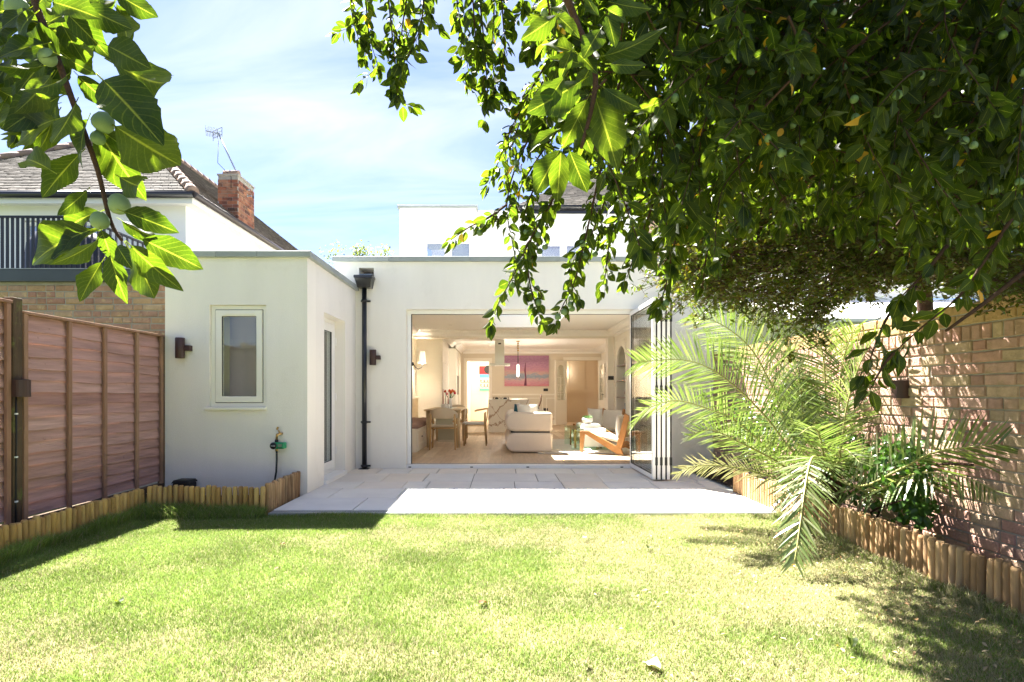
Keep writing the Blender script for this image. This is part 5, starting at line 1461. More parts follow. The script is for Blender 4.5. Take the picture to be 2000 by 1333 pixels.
lounge('honey wood lounge chair with woven back nearest the open door', (1.95, 9.85, f0 + 0.014), R(-35), True)
lounge('lounge chair with pale fabric back beyond the coffee table', (2.12, 12.1, f0 + 0.014), R(30), False)
cushion('cushion', (2.06, 9.78, 0.52), 0.46, 0.42, 0.13, (R(0), R(0), R(68)), LINEN, 'pale linen cushion on the woven back lounge chair')
cushion('cushion', (2.03, 12.15, 0.56), 0.46, 0.42, 0.12, (R(6), 0, R(-55)), LINEN, 'pale linen cushion on the far lounge chair')
# shelf ornaments, vase with twigs, switches, smoke alarms, downlights
def orn(name, prof, c, m, label, cat): single(name, MB().lathe(prof, c, 12), m, label, cat)
orn('vase', [(0.05, 0), (0.09, 0.08), (0.07, 0.18), (0.03, 0.24), (0.04, 0.27)], (2.75, 12.2, 1.0155), WALNUT, 'dark round vase on the lowest niche shelf', 'vase')
orn('bowl', [(0.03, 0), (0.10, 0.05), (0.12, 0.08), (0.11, 0.08), (0.0, 0.03)], (2.75, 12.3, 1.3855), WHITEC, 'white bowl on the middle niche shelf', 'bowl')
orn('jar', [(0.05, 0), (0.06, 0.1), (0.035, 0.14), (0, 0.15)], (2.75, 12.35, 1.7255), BEIGE, 'small beige jar on the top niche shelf', 'jar')
BKB = mat('blue_spine', (0.05, 0.12, 0.22), 0.6)
single('book', MB().hexa([(2.66, 12.05, 0.62), (2.86, 12.05, 0.62), (2.86, 12.08, 0.62), (2.66, 12.08, 0.62), (2.66, 12.12, 0.88), (2.86, 12.12, 0.88), (2.86, 12.15, 0.88), (2.66, 12.15, 0.88)]), BKB, 'blue book leaning at the bottom of the arched niche', 'book')
dv = thing('dry_branch_vase', 'dark vase of dry twigs in the far arched niche', 'vase', (3.42, 17.6, 0.95))
MB().lathe([(0.05, 0), (0.11, 0.12), (0.10, 0.25), (0.04, 0.34), (0.05, 0.38)], (3.42, 17.6, 0.95), 14).build('vase', WALNUT, dv)
g = MB(); rt = random.Random(8)
for k in range(16):
    a = rt.uniform(0, 6.28); e = Vector((3.36 + 0.12 * math.cos(a), 17.6 + 0.22 * math.sin(a), 1.65 + rt.uniform(0, 0.3)))
    g.tube([(3.42, 17.6, 1.25), (3.41, 17.6 + 0.05 * math.sin(a), 1.45), e], 0.005, 4)
g.build('twigs', WALNUT, dv)
def plate(c, nrm, w_, h_, label):
    n = Vector(nrm); s_ = Vector((-n.y, n.x, 0)); c = Vector(c)
    t = thing('switch_plate', label, 'switch', c, group='dark switch and socket plates')
    a = c + n * 0.004
    MB().bar(a - s_ * w_ / 2, a + s_ * w_ / 2, 0.01, h_).build('plate', IRON, t)
    for k in (-1, 1): MB().bar(c + n * 0.010 + s_ * (k * w_ / 4 - 0.012), c + n * 0.010 + s_ * (k * w_ / 4 + 0.012), 0.006, h_ * 0.3).build('rocker', GASKET, t)
plate((2.53, 13.0, 1.45), (0, -1, 0), 0.13, 0.09, 'dark thermostat plate on the pilaster')
plate((1.44, BW, 1.20), (0, -1, 0), 0.15, 0.09, 'dark switch plate below the pink landscape')
plate((1.44, BW, 0.55), (0, -1, 0), 0.15, 0.09, 'dark socket plate low on the back wall')
for x, y, lb in ((0.38, 12.55, 'white smoke alarm on the front ceiling'), (-0.65, 14.2, 'white smoke alarm on the kitchen ceiling')):
    single('smoke_alarm', MB().lathe([(0, -0.04), (0.05, -0.038), (0.06, -0.02), (0.06, 0.0)], (x, y, zc), 18), WHITEC, lb, 'smoke alarm')
for i, (x, y) in enumerate(((-1.2, 9.6), (-1.1, 11.9), (1.75, 9.6), (1.75, 11.9), (0.4, 9.3), (0.9, 14.2), (1.9, 16.2), (-0.4, 17.2))):
    single('downlight', MB().lathe([(0, -0.002), (0.03, -0.002), (0.032, -0.006), (0.043, -0.005), (0.045, 0.0)], (x, y, zc), 16), WHITEC, 'small white recessed downlight in the ceiling ' + ('at the front left, just inside the opening', 'over the dining table', 'at the front right, above the lounge chair', 'above the coffee table', 'between the opening and the rooflight', 'near the pendant lamp', 'near the arched hall doors', 'near the bright hall doorway')[i], 'downlight', 'recessed ceiling downlights')
# ------------------------------------------------------------------ leaves
PLUM = leaf_mat('plum_leaf', [(0.0095, 0.0195, 0.0028), (0.015, 0.027, 0.0036), (0.011, 0.022, 0.003), (0.020, 0.033, 0.004), (0.0135, 0.025, 0.004)], 0.50, 0.50, gain=4.4, spec=0.3)
PLUMY = leaf_mat('yellow_plum_leaf', [(0.55, 0.36, 0.03), (0.45, 0.25, 0.02), (0.60, 0.42, 0.05)], 0.4, 0.5, veins=False)
SMALL = leaf_mat('small_shrub_leaf', [(0.045, 0.080, 0.012), (0.065, 0.105, 0.015), (0.075, 0.095, 0.018), (0.09, 0.075, 0.025)], 0.40, 0.35, veins=False, gain=1.3)
IVY = leaf_mat('climber_leaf', [(0.035, 0.085, 0.015), (0.06, 0.125, 0.02), (0.045, 0.105, 0.018)], 0.38, 0.3, veins=False, tm=(1.5, 1.7, 0.5))
PALM = leaf_mat('palm_leaflet', [(0.105, 0.150, 0.045), (0.14, 0.18, 0.06), (0.09, 0.135, 0.035), (0.17, 0.20, 0.08), (0.21, 0.23, 0.13)], 0.33, 0.28, veins=False, spec=0.8, tm=(1.25, 1.45, 0.65))
PALMD = leaf_mat('dry_palm_leaflet', [(0.27, 0.26, 0.16), (0.22, 0.23, 0.11), (0.32, 0.29, 0.20)], 0.25, 0.5, veins=False, tm=(1.0, 1.0, 0.7))
BARK = mat('plum_bark', (0.085, 0.048, 0.032), 0.9, var=0.5, vscale=25, bump=1.0, bscale=60, spec=0.2)
TWIG = mat('brown_twig', (0.10, 0.060, 0.040), 0.9, spec=0.15)
RACH = mat('palm_rachis', (0.30, 0.30, 0.10), 0.5)
FRUIT = mat('green_plum', (0.14, 0.22, 0.09), 0.5, cols=[(0.13, 0.22, 0.08), (0.17, 0.25, 0.12), (0.11, 0.19, 0.08)], var=0.2, vscale=20, spec=0.3)

def leaf_template(nl, nw, wr, fold, curl, twist=0.0, serr=0.0, wave=0.0, seed=0, petiole=0.0):
    """leaf along +Y (length 1), width wr, up +Z -> verts, faces, uv per vert"""
    rr = random.Random(seed)
    vv, uv, ff = [], [], []
    for j in range(nl + 1):
        t = j / nl
        hw = 0.5 * wr * (math.sin(math.pi * min(1, t ** 0.86)) ** 0.92 if 0 < t < 1 else 0.0)
        hw = max(hw, 0.012 if t < 0.5 else 0.0)
        for i in range(nw + 1):
            u = i / nw * 2 - 1
            q = hw * u * (1 + (serr * rr.uniform(-1, 1) if abs(u) > 0.99 else 0))
            z = abs(q) * fold - curl * t * t + twist * q * (t - 0.5) + wave * abs(u) * math.sin(t * 11 + (2 if u > 0 else 0)) * hw
            vv.append((q, t, z)); uv.append((u * 0.5 + 0.5, t))
    for j in range(nl):
        for i in range(nw):
            a = j * (nw + 1) + i
            ff.append((a, a + 1, a + nw + 2, a + nw + 1))
    if petiole:
        b = len(vv); r = 0.010
        for t in (-petiole, 0.02):
            for k in range(3):
                a = k * 2.094; vv.append((r * math.cos(a), t, r * math.sin(a) - 0.004)); uv.append((0.5, 0.5))
        ff += [(b + k, b + (k + 1) % 3, b + 3 + (k + 1) % 3, b + 3 + k) for k in range(3)]
    return vv, ff, uv

def leaf_mesh(tpl, m, name='leaf'):
    vv, ff, uv = tpl
    me = bpy.data.meshes.new(name)
    me.from_pydata(vv, [], ff)
    l = me.uv_layers.new(name='UVMap')
    for lp in me.loops: l.data[lp.index].uv = uv[lp.vertex_index]
    me.polygons.foreach_set('use_smooth', [True] * len(me.polygons))
    me.materials.append(m); me.update()
    return me

def merge_leaves(name, tpls, mats, m, parent):
    """many leaves as one mesh. mats: list of 4x4 numpy arrays"""
    if not len(mats): return None
    M4 = np.array(mats)
    off = np.array(origin(parent)) if parent else np.zeros(3)
    V, Q, U = [], [], []
    base = 0
    for k, (vv, ff, uv) in enumerate(tpls):
        sel = M4[k::len(tpls)]
        if not len(sel): continue
        v = np.array(vv); f = np.array(ff, dtype=np.int64); u = np.array(uv)
        w_ = np.einsum('nij,vj->nvi', sel[:, :3, :3], v) + sel[:, None, :3, 3] - off
        n = len(sel)
        idx = f[None] + (np.arange(n) * len(v))[:, None, None] + base
        V.append(w_.reshape(-1, 3)); Q.append(idx.reshape(-1, f.shape[1])); U.append(np.tile(u[f.reshape(-1)], (n, 1)))
        base += n * len(v)
    V = np.concatenate(V); Q = np.concatenate(Q); U = np.concatenate(U)
    return np_mesh(name, V, Q, m, parent, U)

def np_mesh(name, V, Q, m, parent=None, U=None, smooth=True, kind='stuff', colattr=None):
    me = bpy.data.meshes.new(name)
    k = Q.shape[1]
    me.vertices.add(len(V)); me.vertices.foreach_set('co', V.astype(np.float32).ravel())
    me.loops.add(Q.size); me.loops.foreach_set('vertex_index', Q.astype(np.int32).ravel())
    me.polygons.add(len(Q)); me.polygons.foreach_set('loop_start', np.arange(0, Q.size, k, dtype=np.int32))
    if smooth: me.polygons.foreach_set('use_smooth', np.ones(len(Q), dtype=bool))
    if U is not None:
        l = me.uv_layers.new(name='UVMap'); l.data.foreach_set('uv', U.astype(np.float32).ravel())
    if colattr is not None:
        a = me.color_attributes.new('col', 'FLOAT_COLOR', 'POINT'); a.data.foreach_set('color', colattr.astype(np.float32).ravel())
    me.materials.append(m); me.update(calc_edges=True)
    o = link(name, me, parent)
    if kind: o['kind'] = kind
    return o

def leaf_matrix(pos, d, up, l):
    d = Vector(d).normalized(); up = Vector(up)
    s_ = d.cross(up)
    if s_.length < 1e-4: s_ = d.orthogonal()
    s_.normalize(); n = s_.cross(d)
    return np.array([[s_.x * l, d.x * l, n.x * l, pos[0]], [s_.y * l, d.y * l, n.y * l, pos[1]], [s_.z * l, d.z * l, n.z * l, pos[2]], [0, 0, 0, 1.0]])

HI = [leaf_template(16, 6, 0.50, 0.30, 0.12, 0.4, 0.06, 0.16, 1, 0.14), leaf_template(16, 6, 0.44, 0.40, 0.24, -0.6, 0.06, 0.20, 2, 0.14),
      leaf_template(16, 6, 0.54, 0.20, 0.08, 0.3, 0.06, 0.16, 3, 0.14), leaf_template(16, 6, 0.42, 0.45, 0.30, 0.7, 0.06, 0.22, 4, 0.14)]
LO = [leaf_template(5, 2, 0.58, 0.28, 0.12), leaf_template(5, 2, 0.50, 0.35, 0.22), leaf_template(5, 2, 0.64, 0.16, 0.05), leaf_template(5, 2, 0.52, 0.45, 0.30)]
HIM = [leaf_mesh(t, PLUM) for t in HI]
HIY = [leaf_mesh(t, PLUMY) for t in HI]

def put_leaf(me, parent, M4):
    o = link('leaf', me, parent)
    M = Matrix([list(r) for r in M4])
    M.translation -= origin(parent)
    o.matrix_basis = M
    return o

def plum_mesh():
    pr = [(0.0, 0.0), (0.35, 0.06), (0.72, 0.28), (0.86, 0.62), (0.84, 1.0), (0.68, 1.4), (0.38, 1.68), (0.0, 1.78)]
    g = MB().lathe([(r, h - 1.78) for r, h in pr], (0, 0, 0), 14)
    return g.mesh('plum', FRUIT, weld=True)
PLM = plum_mesh()

class Tree:
    def __init__(s, root, seed, cap=300):
        s.t = root; s.r = random.Random(seed); s.leaves = []; s.fr = []; s.tw = MB(); s.cap = cap; s.yel = []
    def branch(s, pts, r0, r1, name='branch', n=7):
        p = smooth_path(pts, 4)
        m = len(p)
        MB().tube(p, [r0 + (r1 - r0) * k / (m - 1) for k in range(m)], n).build(name, BARK, s.t)
        return p
    def twig(s, pts, ll=0.055, dens=55, fruit=0.0, r0=0.004, whole=True, start=0.0, droop=0.6, part=False):
        """twig with leaves along it; dens leaves per metre"""
        p = smooth_path(pts, 5)
        L_ = [0.0]
        for a, b in zip(p[:-1], p[1:]): L_.append(L_[-1] + (b - a).length)
        m = len(p)
        if part: MB().tube(p, [max(0.0012, r0 * (1 - 0.75 * k / (m - 1))) for k in range(m)], 6).build('branch', BARK, s.t)
        else: s.tw.tube(p, [max(0.0010, r0 * (1 - 0.75 * k / (m - 1))) for k in range(m)], 4, cap=False)
        n = int(L_[-1] * dens); a = s.r.uniform(0, 6)
        for k in range(n):
            u = (k + s.r.random()) / max(1, n)
            if u < start: continue
            x = u * L_[-1]; i = min(m - 2, next((q for q in range(m - 1) if L_[q + 1] >= x), m - 2))
            f_ = (x - L_[i]) / max(1e-6, L_[i + 1] - L_[i])
            c = p[i].lerp(p[i + 1], f_); tg = (p[i + 1] - p[i]).normalized()
            a += 2.4 + s.r.uniform(-.5, .5)
            o1 = tg.orthogonal().normalized(); o2 = tg.cross(o1)
            out_ = o1 * math.cos(a) + o2 * math.sin(a)
            d = (out_ * s.r.uniform(0.5, 1.0) + tg * s.r.uniform(0.1, 0.9) + Vector((0, 0, -1)) * droop * s.r.uniform(0.1, 1.4)).normalized()
            l = ll * s.r.uniform(0.5, 1.32)
            up = Vector((s.r.uniform(-1, 1), s.r.uniform(-1, 1), s.r.uniform(-0.3, 1.0)))
            st = c + d * l * 0.16 + out_ * 0.002
            M = leaf_matrix(st, d, up, l)
            (s.yel if s.r.random() < 0.010 else s.leaves).append((l / max(0.3, c.y), M))
            if s.r.random() < fruit: s.plum(c + out_ * 0.012 + Vector((0, 0, -0.012)), s.r.uniform(0.010, 0.0125))
        if n:                                                  # end rosette
            for k in range(4):
                d = ((p[-1] - p[-2]).normalized() + Vector((s.r.uniform(-.8, .8), s.r.uniform(-.8, .8), s.r.uniform(-.9, .2)))).normalized()
                l = ll * s.r.uniform(0.8, 1.3)
                s.leaves.append((l / max(0.3, p[-1].y), leaf_matrix(p[-1] + d * 0.008, d, Vector((s.r.uniform(-1, 1), s.r.uniform(-1, 1), 0.6)), l)))
        return p
    def plum(s, c, r): s.fr.append((Vector(c), r))
    def inframe(s, M):
        y = M[1, 3]
        if y < 0.2: return False
        px = 981 + M[0, 3] * F / y; py = 767 - (M[2, 3] - H) * F / y
        return -40 < px < 2040 and -60 < py < 1350
    def finish(s, mixname='foliage'):
        ls = sorted(s.leaves, key=lambda q: -(q[0] if s.inframe(q[1]) else 0))
        for k, (q, M) in enumerate(ls[:s.cap]): put_leaf(HIM[k % 4], s.t, M)
        merge_leaves(mixname, LO, [M for q, M in ls[s.cap:]], PLUM, s.t)
        merge_leaves('yellow_leaves', LO, [M for q, M in s.yel], PLUMY, s.t)
        if s.tw.v: s.tw.build('twigs', BARK, s.t, kind='stuff')
        fr = sorted(s.fr, key=lambda f_: -f_[1] / max(0.3, f_[0].y))[:300]
        for c, r in fr:
            o = place('plum', PLM, s.t, c, (s.r.uniform(-.3, .3), s.r.uniform(-.3, .3), s.r.uniform(0, 6)), (r, r, r))

def smooth_path(pts, k):
    pts = [Vector(p) for p in pts]
    if len(pts) < 3: 
        return [pts[0].lerp(pts[-1], i / k) for i in range(k + 1)]
    res = []
    n = len(pts)
    for i in range(n - 1):
        p0 = pts[max(0, i - 1)]; p1 = pts[i]; p2 = pts[i + 1]; p3 = pts[min(n - 1, i + 2)]
        for j in range(k):
            t = j / k
            res.append(0.5 * ((2 * p1) + (p2 - p0) * t + (2 * p0 - 5 * p1 + 4 * p2 - p3) * t * t + (3 * p1 - p0 - 3 * p2 + p3) * t ** 3))
    res.append(pts[-1])
    return res

# ------------------------------------------------------------------ plum tree on the left: one bough hangs into view
def explicit(tree, rows, zs, ox, oy, d0, spread, lens=None):
    """leaves given as base and tip in picture coordinates of an enlargement (scale zs, offset ox, oy)"""
    for k, (bx_, by_, tx_, ty_) in enumerate(rows):
        d = d0 + spread * math.sin(k * 2.7) + tree.r.uniform(-0.01, 0.01)
        a = P(ox + bx_ / zs, oy + by_ / zs, d); b = P(ox + tx_ / zs, oy + ty_ / zs, d + tree.r.uniform(-0.03, 0.03))
        up = Vector((tree.r.uniform(-0.35, 0.35), -1.0, tree.r.uniform(-0.15, 0.5)))
        if k % 3 == 0: up = -up
        tree.leaves.append((9.0, leaf_matrix(a, b - a, up, (b - a).length)))

tl = thing('plum_tree', 'plum tree whose leafy fruiting bough hangs close in the upper left', 'plum tree', (-2.55, -1.2, -0.05), group='plum trees in the garden')
T = Tree(tl, 21, 300)
T.branch([(-2.55, -1.2, -0.1), (-2.5, -1.15, 1.2), (-2.35, -0.9, 2.3), (-1.9, -0.3, 2.8)], 0.11, 0.06, 'trunk', 10)
T.branch([(-1.9, -0.3, 2.8), (-1.3, 0.2, 2.6), (-0.85, 0.5, 2.1), (-0.60, 0.60, 1.75)], 0.05, 0.012, 'limb')
d = 0.62
bough = [(-0.60, 0.60, 1.75), P(55, -60, d), P(70, 10, d), P(110, 110, d), P(150, 220, d), P(190, 330, d), P(215, 430, d), P(238, 470, d)]
T.branch(bough, 0.0048, 0.0018, 'bough')
explicit(T, [(350, 20, 590, 150), (280, 50, 480, 240), (470, 200, 640, 290), (500, 280, 825, 465), (450, 350, 690, 590), (340, 330, 490, 480), (500, 550, 805, 745), (440, 570, 620, 690), (420, 560, 610, 860),
             (520, 770, 660, 850), (345, 670, 170, 850), (220, 740, 45, 635), (375, 830, 260, 940), (240, 520, -10, 600), (260, 420, 0, 560), (180, 290, -40, 330), (190, 190, -40, 230), (170, 90, -60, 60),
             (330, 450, 240, 640), (250, 60, 330, 260), (540, 920, 775, 1005), (530, 960, 690, 1060), (620, 1040, 885, 1165), (570, 1070, 750, 1255), (560, 1080, 700, 1310), (480, 1110, 530, 1310), (440, 1140, 335, 1305),
             (425, 1040, 265, 1175), (430, 1000, 190, 1110), (390, 1000, 45, 1125), (440, 1000, 490, 1130), (430, 920, 210, 995), (510, 1070, 560, 1160), (300, 150, 150, 120), (260, 240, 60, 150), (210, 100, 330, 10),
             (160, 20, 260, -60), (150, 60, 20, 160), (200, 260, 60, 400), (290, 330, 130, 450), (310, 420, 150, 330), (380, 520, 300, 720), (300, 260, 420, 330), (130, -20, 10, -10), (230, 10, 420, 60),
             (170, 170, 60, 270), (120, 40, -30, 130), (90, 130, -50, 200), (220, 330, 90, 500), (260, 380, 190, 560)], 2.2222, 0, 0, d, 0.035)
explicit(T, [(rx, ry, rx - 150 + 60 * ((k * 7) % 5), ry + 60 + 30 * ((k * 3) % 4)) for k, (rx, ry) in enumerate(((60, -60), (180, -50), (300, -60), (420, -50), (30, 60), (120, 160), (60, 240), (140, 330), (60, 380), (230, 470), (120, 440), (200, 200), (330, 130), (20, 440), (100, 20), (260, 150), (60, 120), (10, 300), (190, 400), (90, 500)))], 2.2222, 0, 0, d + 0.07, 0.03)
rq = random.Random(66)
for k in range(95):
    x_, y_ = rq.uniform(-60, 520), rq.uniform(-120, 560)
    if x_ > 430 - 0.25 * y_ and y_ > 60 or (y_ > 430 and x_ > 300): continue
    ang = rq.uniform(0.3, 2.9); q_ = rq.uniform(120, 230)
    explicit(T, [(x_, y_, x_ + q_ * math.cos(ang), y_ + q_ * math.sin(ang))], 2.2222, 0, 0, rq.uniform(0.66, 0.82), 0.02)
for (x, y, r) in ((500, 885, 44), (425, 955, 38), (470, 540, 44), (85, 35, 48), (215, 255, 36), (430, 600, 30)):
    T.plum(P(x / 2.2222, y / 2.2222 - r / 2.2222, d - 0.012), r / 2.2222 * d / F * 1.12)
# unseen twigs overhead, added to shade the bough's upper leaves
rr = random.Random(31)
for k in range(46):
    a = Vector((rr.uniform(-1.35, -0.45), rr.uniform(0.85, 1.35), rr.uniform(2.5, 2.9)))
    e = a + Vector((rr.uniform(-.2, .2), rr.uniform(-.2, .2), rr.uniform(-.16, .05)))
    T.twig([a, a.lerp(e, .5) + Vector((0, 0, .03)), e], 0.07, 60)
T.branch([(-1.3, 0.2, 2.6), (-1.15, 0.7, 2.62), (-0.9, 1.15, 2.55)], 0.02, 0.006, 'limb')
for k in range(60):  # crown behind the camera so the tree is whole
    a = Vector((-2.3 + rr.uniform(-1.2, 1.2), -1.0 + rr.uniform(-1.3, 1.0), 2.5 + rr.uniform(-0.2, 1.3)))
    e = a + Vector((rr.uniform(-.5, .5), rr.uniform(-.5, .5), rr.uniform(-.5, .2)))
    T.twig([a, a.lerp(e, .5) + Vector((0, 0, .06)), e], 0.06, 45)
for k in range(7):
    e = Vector((-2.3 + rr.uniform(-1.0, 1.0), -1.0 + rr.uniform(-1.1, 0.8), 3.0 + rr.uniform(0, .6)))
    T.branch([(-2.35, -0.9, 2.3), Vector((-2.35, -0.9, 2.3)).lerp(e, .5) + Vector((0, 0, .15)), e], 0.035, 0.008, 'limb')
T.finish()

# ------------------------------------------------------------------ plum tree on the right: canopy over the garden
tr_ = thing('plum_tree', 'large dark plum tree whose fruiting canopy fills the upper right', 'plum tree', (2.88, 1.35, 0.0), group='plum trees in the garden')
T = Tree(tr_, 5, 300)
T.branch([(2.86, 1.35, -0.1), (2.8, 1.4, 0.9), (2.72, 1.5, 1.8), (2.55, 1.7, 2.5)], 0.13, 0.085, 'trunk', 12)
limbs = [[(2.55, 1.7, 2.5), (2.2, 2.0, 2.75), (1.6, 2.3, 2.95), (0.9, 2.5, 2.9), (0.3, 2.4, 2.65)],
         [(2.55, 1.7, 2.5), (2.3, 2.4, 2.9), (1.8, 3.1, 3.2), (1.1, 3.6, 3.3), (0.4, 3.8, 3.2)],
         [(2.55, 1.7, 2.5), (2.5, 2.6, 3.0), (2.3, 3.5, 3.3), (2.0, 4.3, 3.4)],
         [(2.55, 1.7, 2.5), (2.0, 1.6, 2.6), (1.3, 1.5, 2.55), (0.6, 1.35, 2.3), (0.25, 1.15, 1.95)],
         [(2.2, 2.0, 2.75), (1.95, 2.0, 2.45), (1.80, 2.0, 2.1), (1.78, 2.0, 1.75)],
         [(1.6, 2.3, 2.95), (0.9, 2.2, 3.1), (0.1, 2.1, 3.0), (-0.5, 2.05, 2.7)],
         [(2.3, 2.4, 2.9), (2.0, 2.9, 2.6), (1.6, 3.0, 2.3), (1.3, 2.9, 2.1)],
         [(2.55, 1.7, 2.5), (2.3, 1.75, 2.2), (1.9, 1.7, 1.75), (1.55, 1.7, 1.45), (1.35, 1.7, 1.30)]]
lp = [T.branch(l, 0.05 - 0.003 * k if k < 7 else 0.016, 0.012 if k < 7 else 0.004, 'limb') for k, l in enumerate(limbs)]
def B(pts, d, ll=0.05, dens=70, fruit=0.0, r0=0.0045, dd=0.0, part=True, droop=0.6):
    T.twig([P(x, y, d + dd * k / max(1, len(pts) - 1)) for k, (x, y) in enumerate(pts)], ll, dens, fruit, r0, part=part, droop=droop)
# upper sprays against the sky
for pts, d in (([(745, -160), (755, -40), (765, 60), (772, 130), (776, 180)], 2.05), ([(705, -150), (690, -40), (688, 30), (700, 75)], 2.15), ([(820, -150), (828, -40), (822, 50), (800, 100)], 2.0),
               ([(725, -150), (715, -30), (720, 60), (738, 130)], 2.2), ([(770, -150), (795, -30), (785, 60), (790, 120)], 2.1), ([(840, -120), (850, -40), (838, 20)], 2.1),
               ([(930, -150), (936, -20), (945, 80), (950, 150), (952, 190)], 1.95), ([(900, -120), (892, -10), (905, 80), (915, 140)], 2.05), ([(975, -120), (980, 0), (985, 90), (978, 160)], 2.0),
               ([(955, -120), (965, 10), (960, 100), (968, 170)], 2.1), ([(1010, -100), (1015, -30), (1022, 12)], 2.0), ([(915, -120), (925, 20), (930, 90)], 1.9)):
    B(pts, d, 0.048, 120, 0.03)
    for (x, y) in pts[2:]:
        B([(x, y), (x + rr.uniform(-22, 18), y + rr.uniform(8, 20)), (x + rr.uniform(-36, 30), y + rr.uniform(20, 44))], d + rr.uniform(-.06, .06), 0.044, 95, 0.02, 0.0025, part=False)
# hanging branches over the opening
HANG = [([(1130, 180), (1060, 230), (1010, 320), (990, 400), (1000, 470), (1012, 530)], 1.95, 75, .20), ([(990, 400), (955, 425), (915, 445), (880, 470)], 1.9, 85, .05), ([(1090, 90), (1040, 170), (1000, 250), (972, 320), (955, 360)], 2.0, 105, .05),
        ([(1120, 300), (1085, 380), (1040, 460), (1005, 535), (975, 590), (958, 632)], 1.85, 85, .16), ([(1045, 440), (1030, 500), (1036, 560), (1048, 600), (1058, 628)], 1.9, 80, .22),
        ([(1180, 300), (1160, 390), (1140, 480), (1122, 550), (1098, 600), (1086, 628)], 1.75, 85, .20), ([(1225, 400), (1195, 460), (1186, 500), (1182, 540), (1174, 566)], 2.1, 110, .10),
        ([(1275, 400), (1250, 470), (1232, 520), (1224, 545)], 1.9, 90, .15), ([(1330, 420), (1312, 500), (1300, 560), (1288, 598)], 1.8, 95, .18), ([(1390, 440), (1378, 510), (1372, 560)], 1.9, 90, .1),
        ([(1200, 350), (1170, 420), (1150, 470), (1125, 500)], 2.0, 80, .1), ([(1060, 330), (1030, 400), (1020, 440)], 2.0, 90, .25), ([(1080, 380), (1070, 430), (1052, 470), (1040, 490)], 1.95, 90, .35),
        ([(1270, 380), (1215, 420), (1165, 470), (1140, 495)], 2.0, 40, .05), ([(1060, 160), (1020, 230), (995, 300), (985, 350)], 2.1, 110, .05), ([(1100, 240), (1050, 310), (1015, 370), (1005, 410)], 2.05, 100, .1)]
for pts, d, dn, fq in HANG:
    B(pts, d, 0.041, dn * 1.3, fq)
    q = [(x + rr.uniform(-14, 14), y + rr.uniform(-10, 10)) for x, y in pts]      # short side shoots
    for (x, y) in q[1:-2]:
        B([(x, y), (x + rr.uniform(-18, 14), y + rr.uniform(6, 16)), (x + rr.uniform(-30, 24), y + rr.uniform(14, 34))], d + rr.uniform(-.06, .06), 0.034, 95, fq * .5, 0.0025, part=False)
for c in range(34):                                                 # heavy plum clusters
    ax, ay = rr.choice(((1045, 455), (1050, 475), (1000, 440), (1110, 590), (1098, 605), (1040, 570), (1150, 500), (1335, 470), (1010, 520), (1030, 440)))
    T.plum(P(ax + rr.uniform(-16, 16), ay + rr.uniform(-22, 18), 1.9 + rr.uniform(-0.03, 0.03)), rr.uniform(0.0105, 0.0125))
# right hand drooping sprays (dark, nearer)
for pts, d in (([(2020, 330), (1960, 430), (1890, 560), (1800, 640), (1745, 690)], 1.75), ([(1790, 560), (1740, 610), (1715, 660), (1690, 730)], 1.7), ([(1745, 690), (1725, 715), (1700, 760)], 1.72),
               ([(1850, 480), (1800, 540), (1760, 580)], 1.6), ([(1980, 420), (1930, 500), (1900, 545)], 1.5)):
    B(pts, d, 0.058, 55, 0.04, 0.006)
# boughs showing inside the canopy
for pts, r0 in (([(1840, -60), (1862, 26), (1933, 147), (1980, 240), (1984, 394)], 0.020), ([(1420, -80), (1340, 110), (1255, 290), (1185, 410)], 0.010), ([(1640, -80), (1510, 140), (1385, 320), (1300, 420)], 0.011),
                ([(1960, 60), (1740, 230), (1580, 350), (1490, 420)], 0.010), ([(1990, 200), (1850, 330), (1760, 430), (1700, 500)], 0.009), ([(1250, -60), (1225, 80), (1200, 200), (1150, 330)], 0.008)):
    T.branch([P(x, y, 1.95 + 0.05 * k) for k, (x, y) in enumerate(pts)], r0, r0 * 0.4, 'bough')
# near cluster
dn_ = 0.98
T.branch([(0.25, 1.15, 1.95), P(1110, -30, dn_), P(1120, 30, dn_), P(1160, 130, dn_), P(1158, 200, dn_), P(1135, 290, dn_)], 0.009, 0.003, 'bough')
explicit(T, [(290, 100, 60, 280), (410, 345, 195, 240), (575, 195, 465, 365), (600, 365, 985, 270), (345, 500, 160, 755), (480, 430, 255, 340), (450, 530, 90, 760), (490, 650, 330, 960), (545, 640, 690, 1080), (600, 575, 820, 740),
             (310, 980, 145, 1260), (320, 985, 290, 1320), (375, 985, 490, 1270), (290, 850, 95, 960), (440, 800, 520, 1000), (560, 100, 470, 10), (620, 60, 760, 140), (380, 100, 250, 0), (640, 420, 880, 440),
             (600, 760, 560, 960), (430, 350, 560, 470), (520, 420, 420, 620), (620, 100, 680, 300), (300, 110, 420, 200), (660, 20, 900, 80), (390, 330, 300, 520)], 3.3333, 1000, 0, dn_, 0.04)
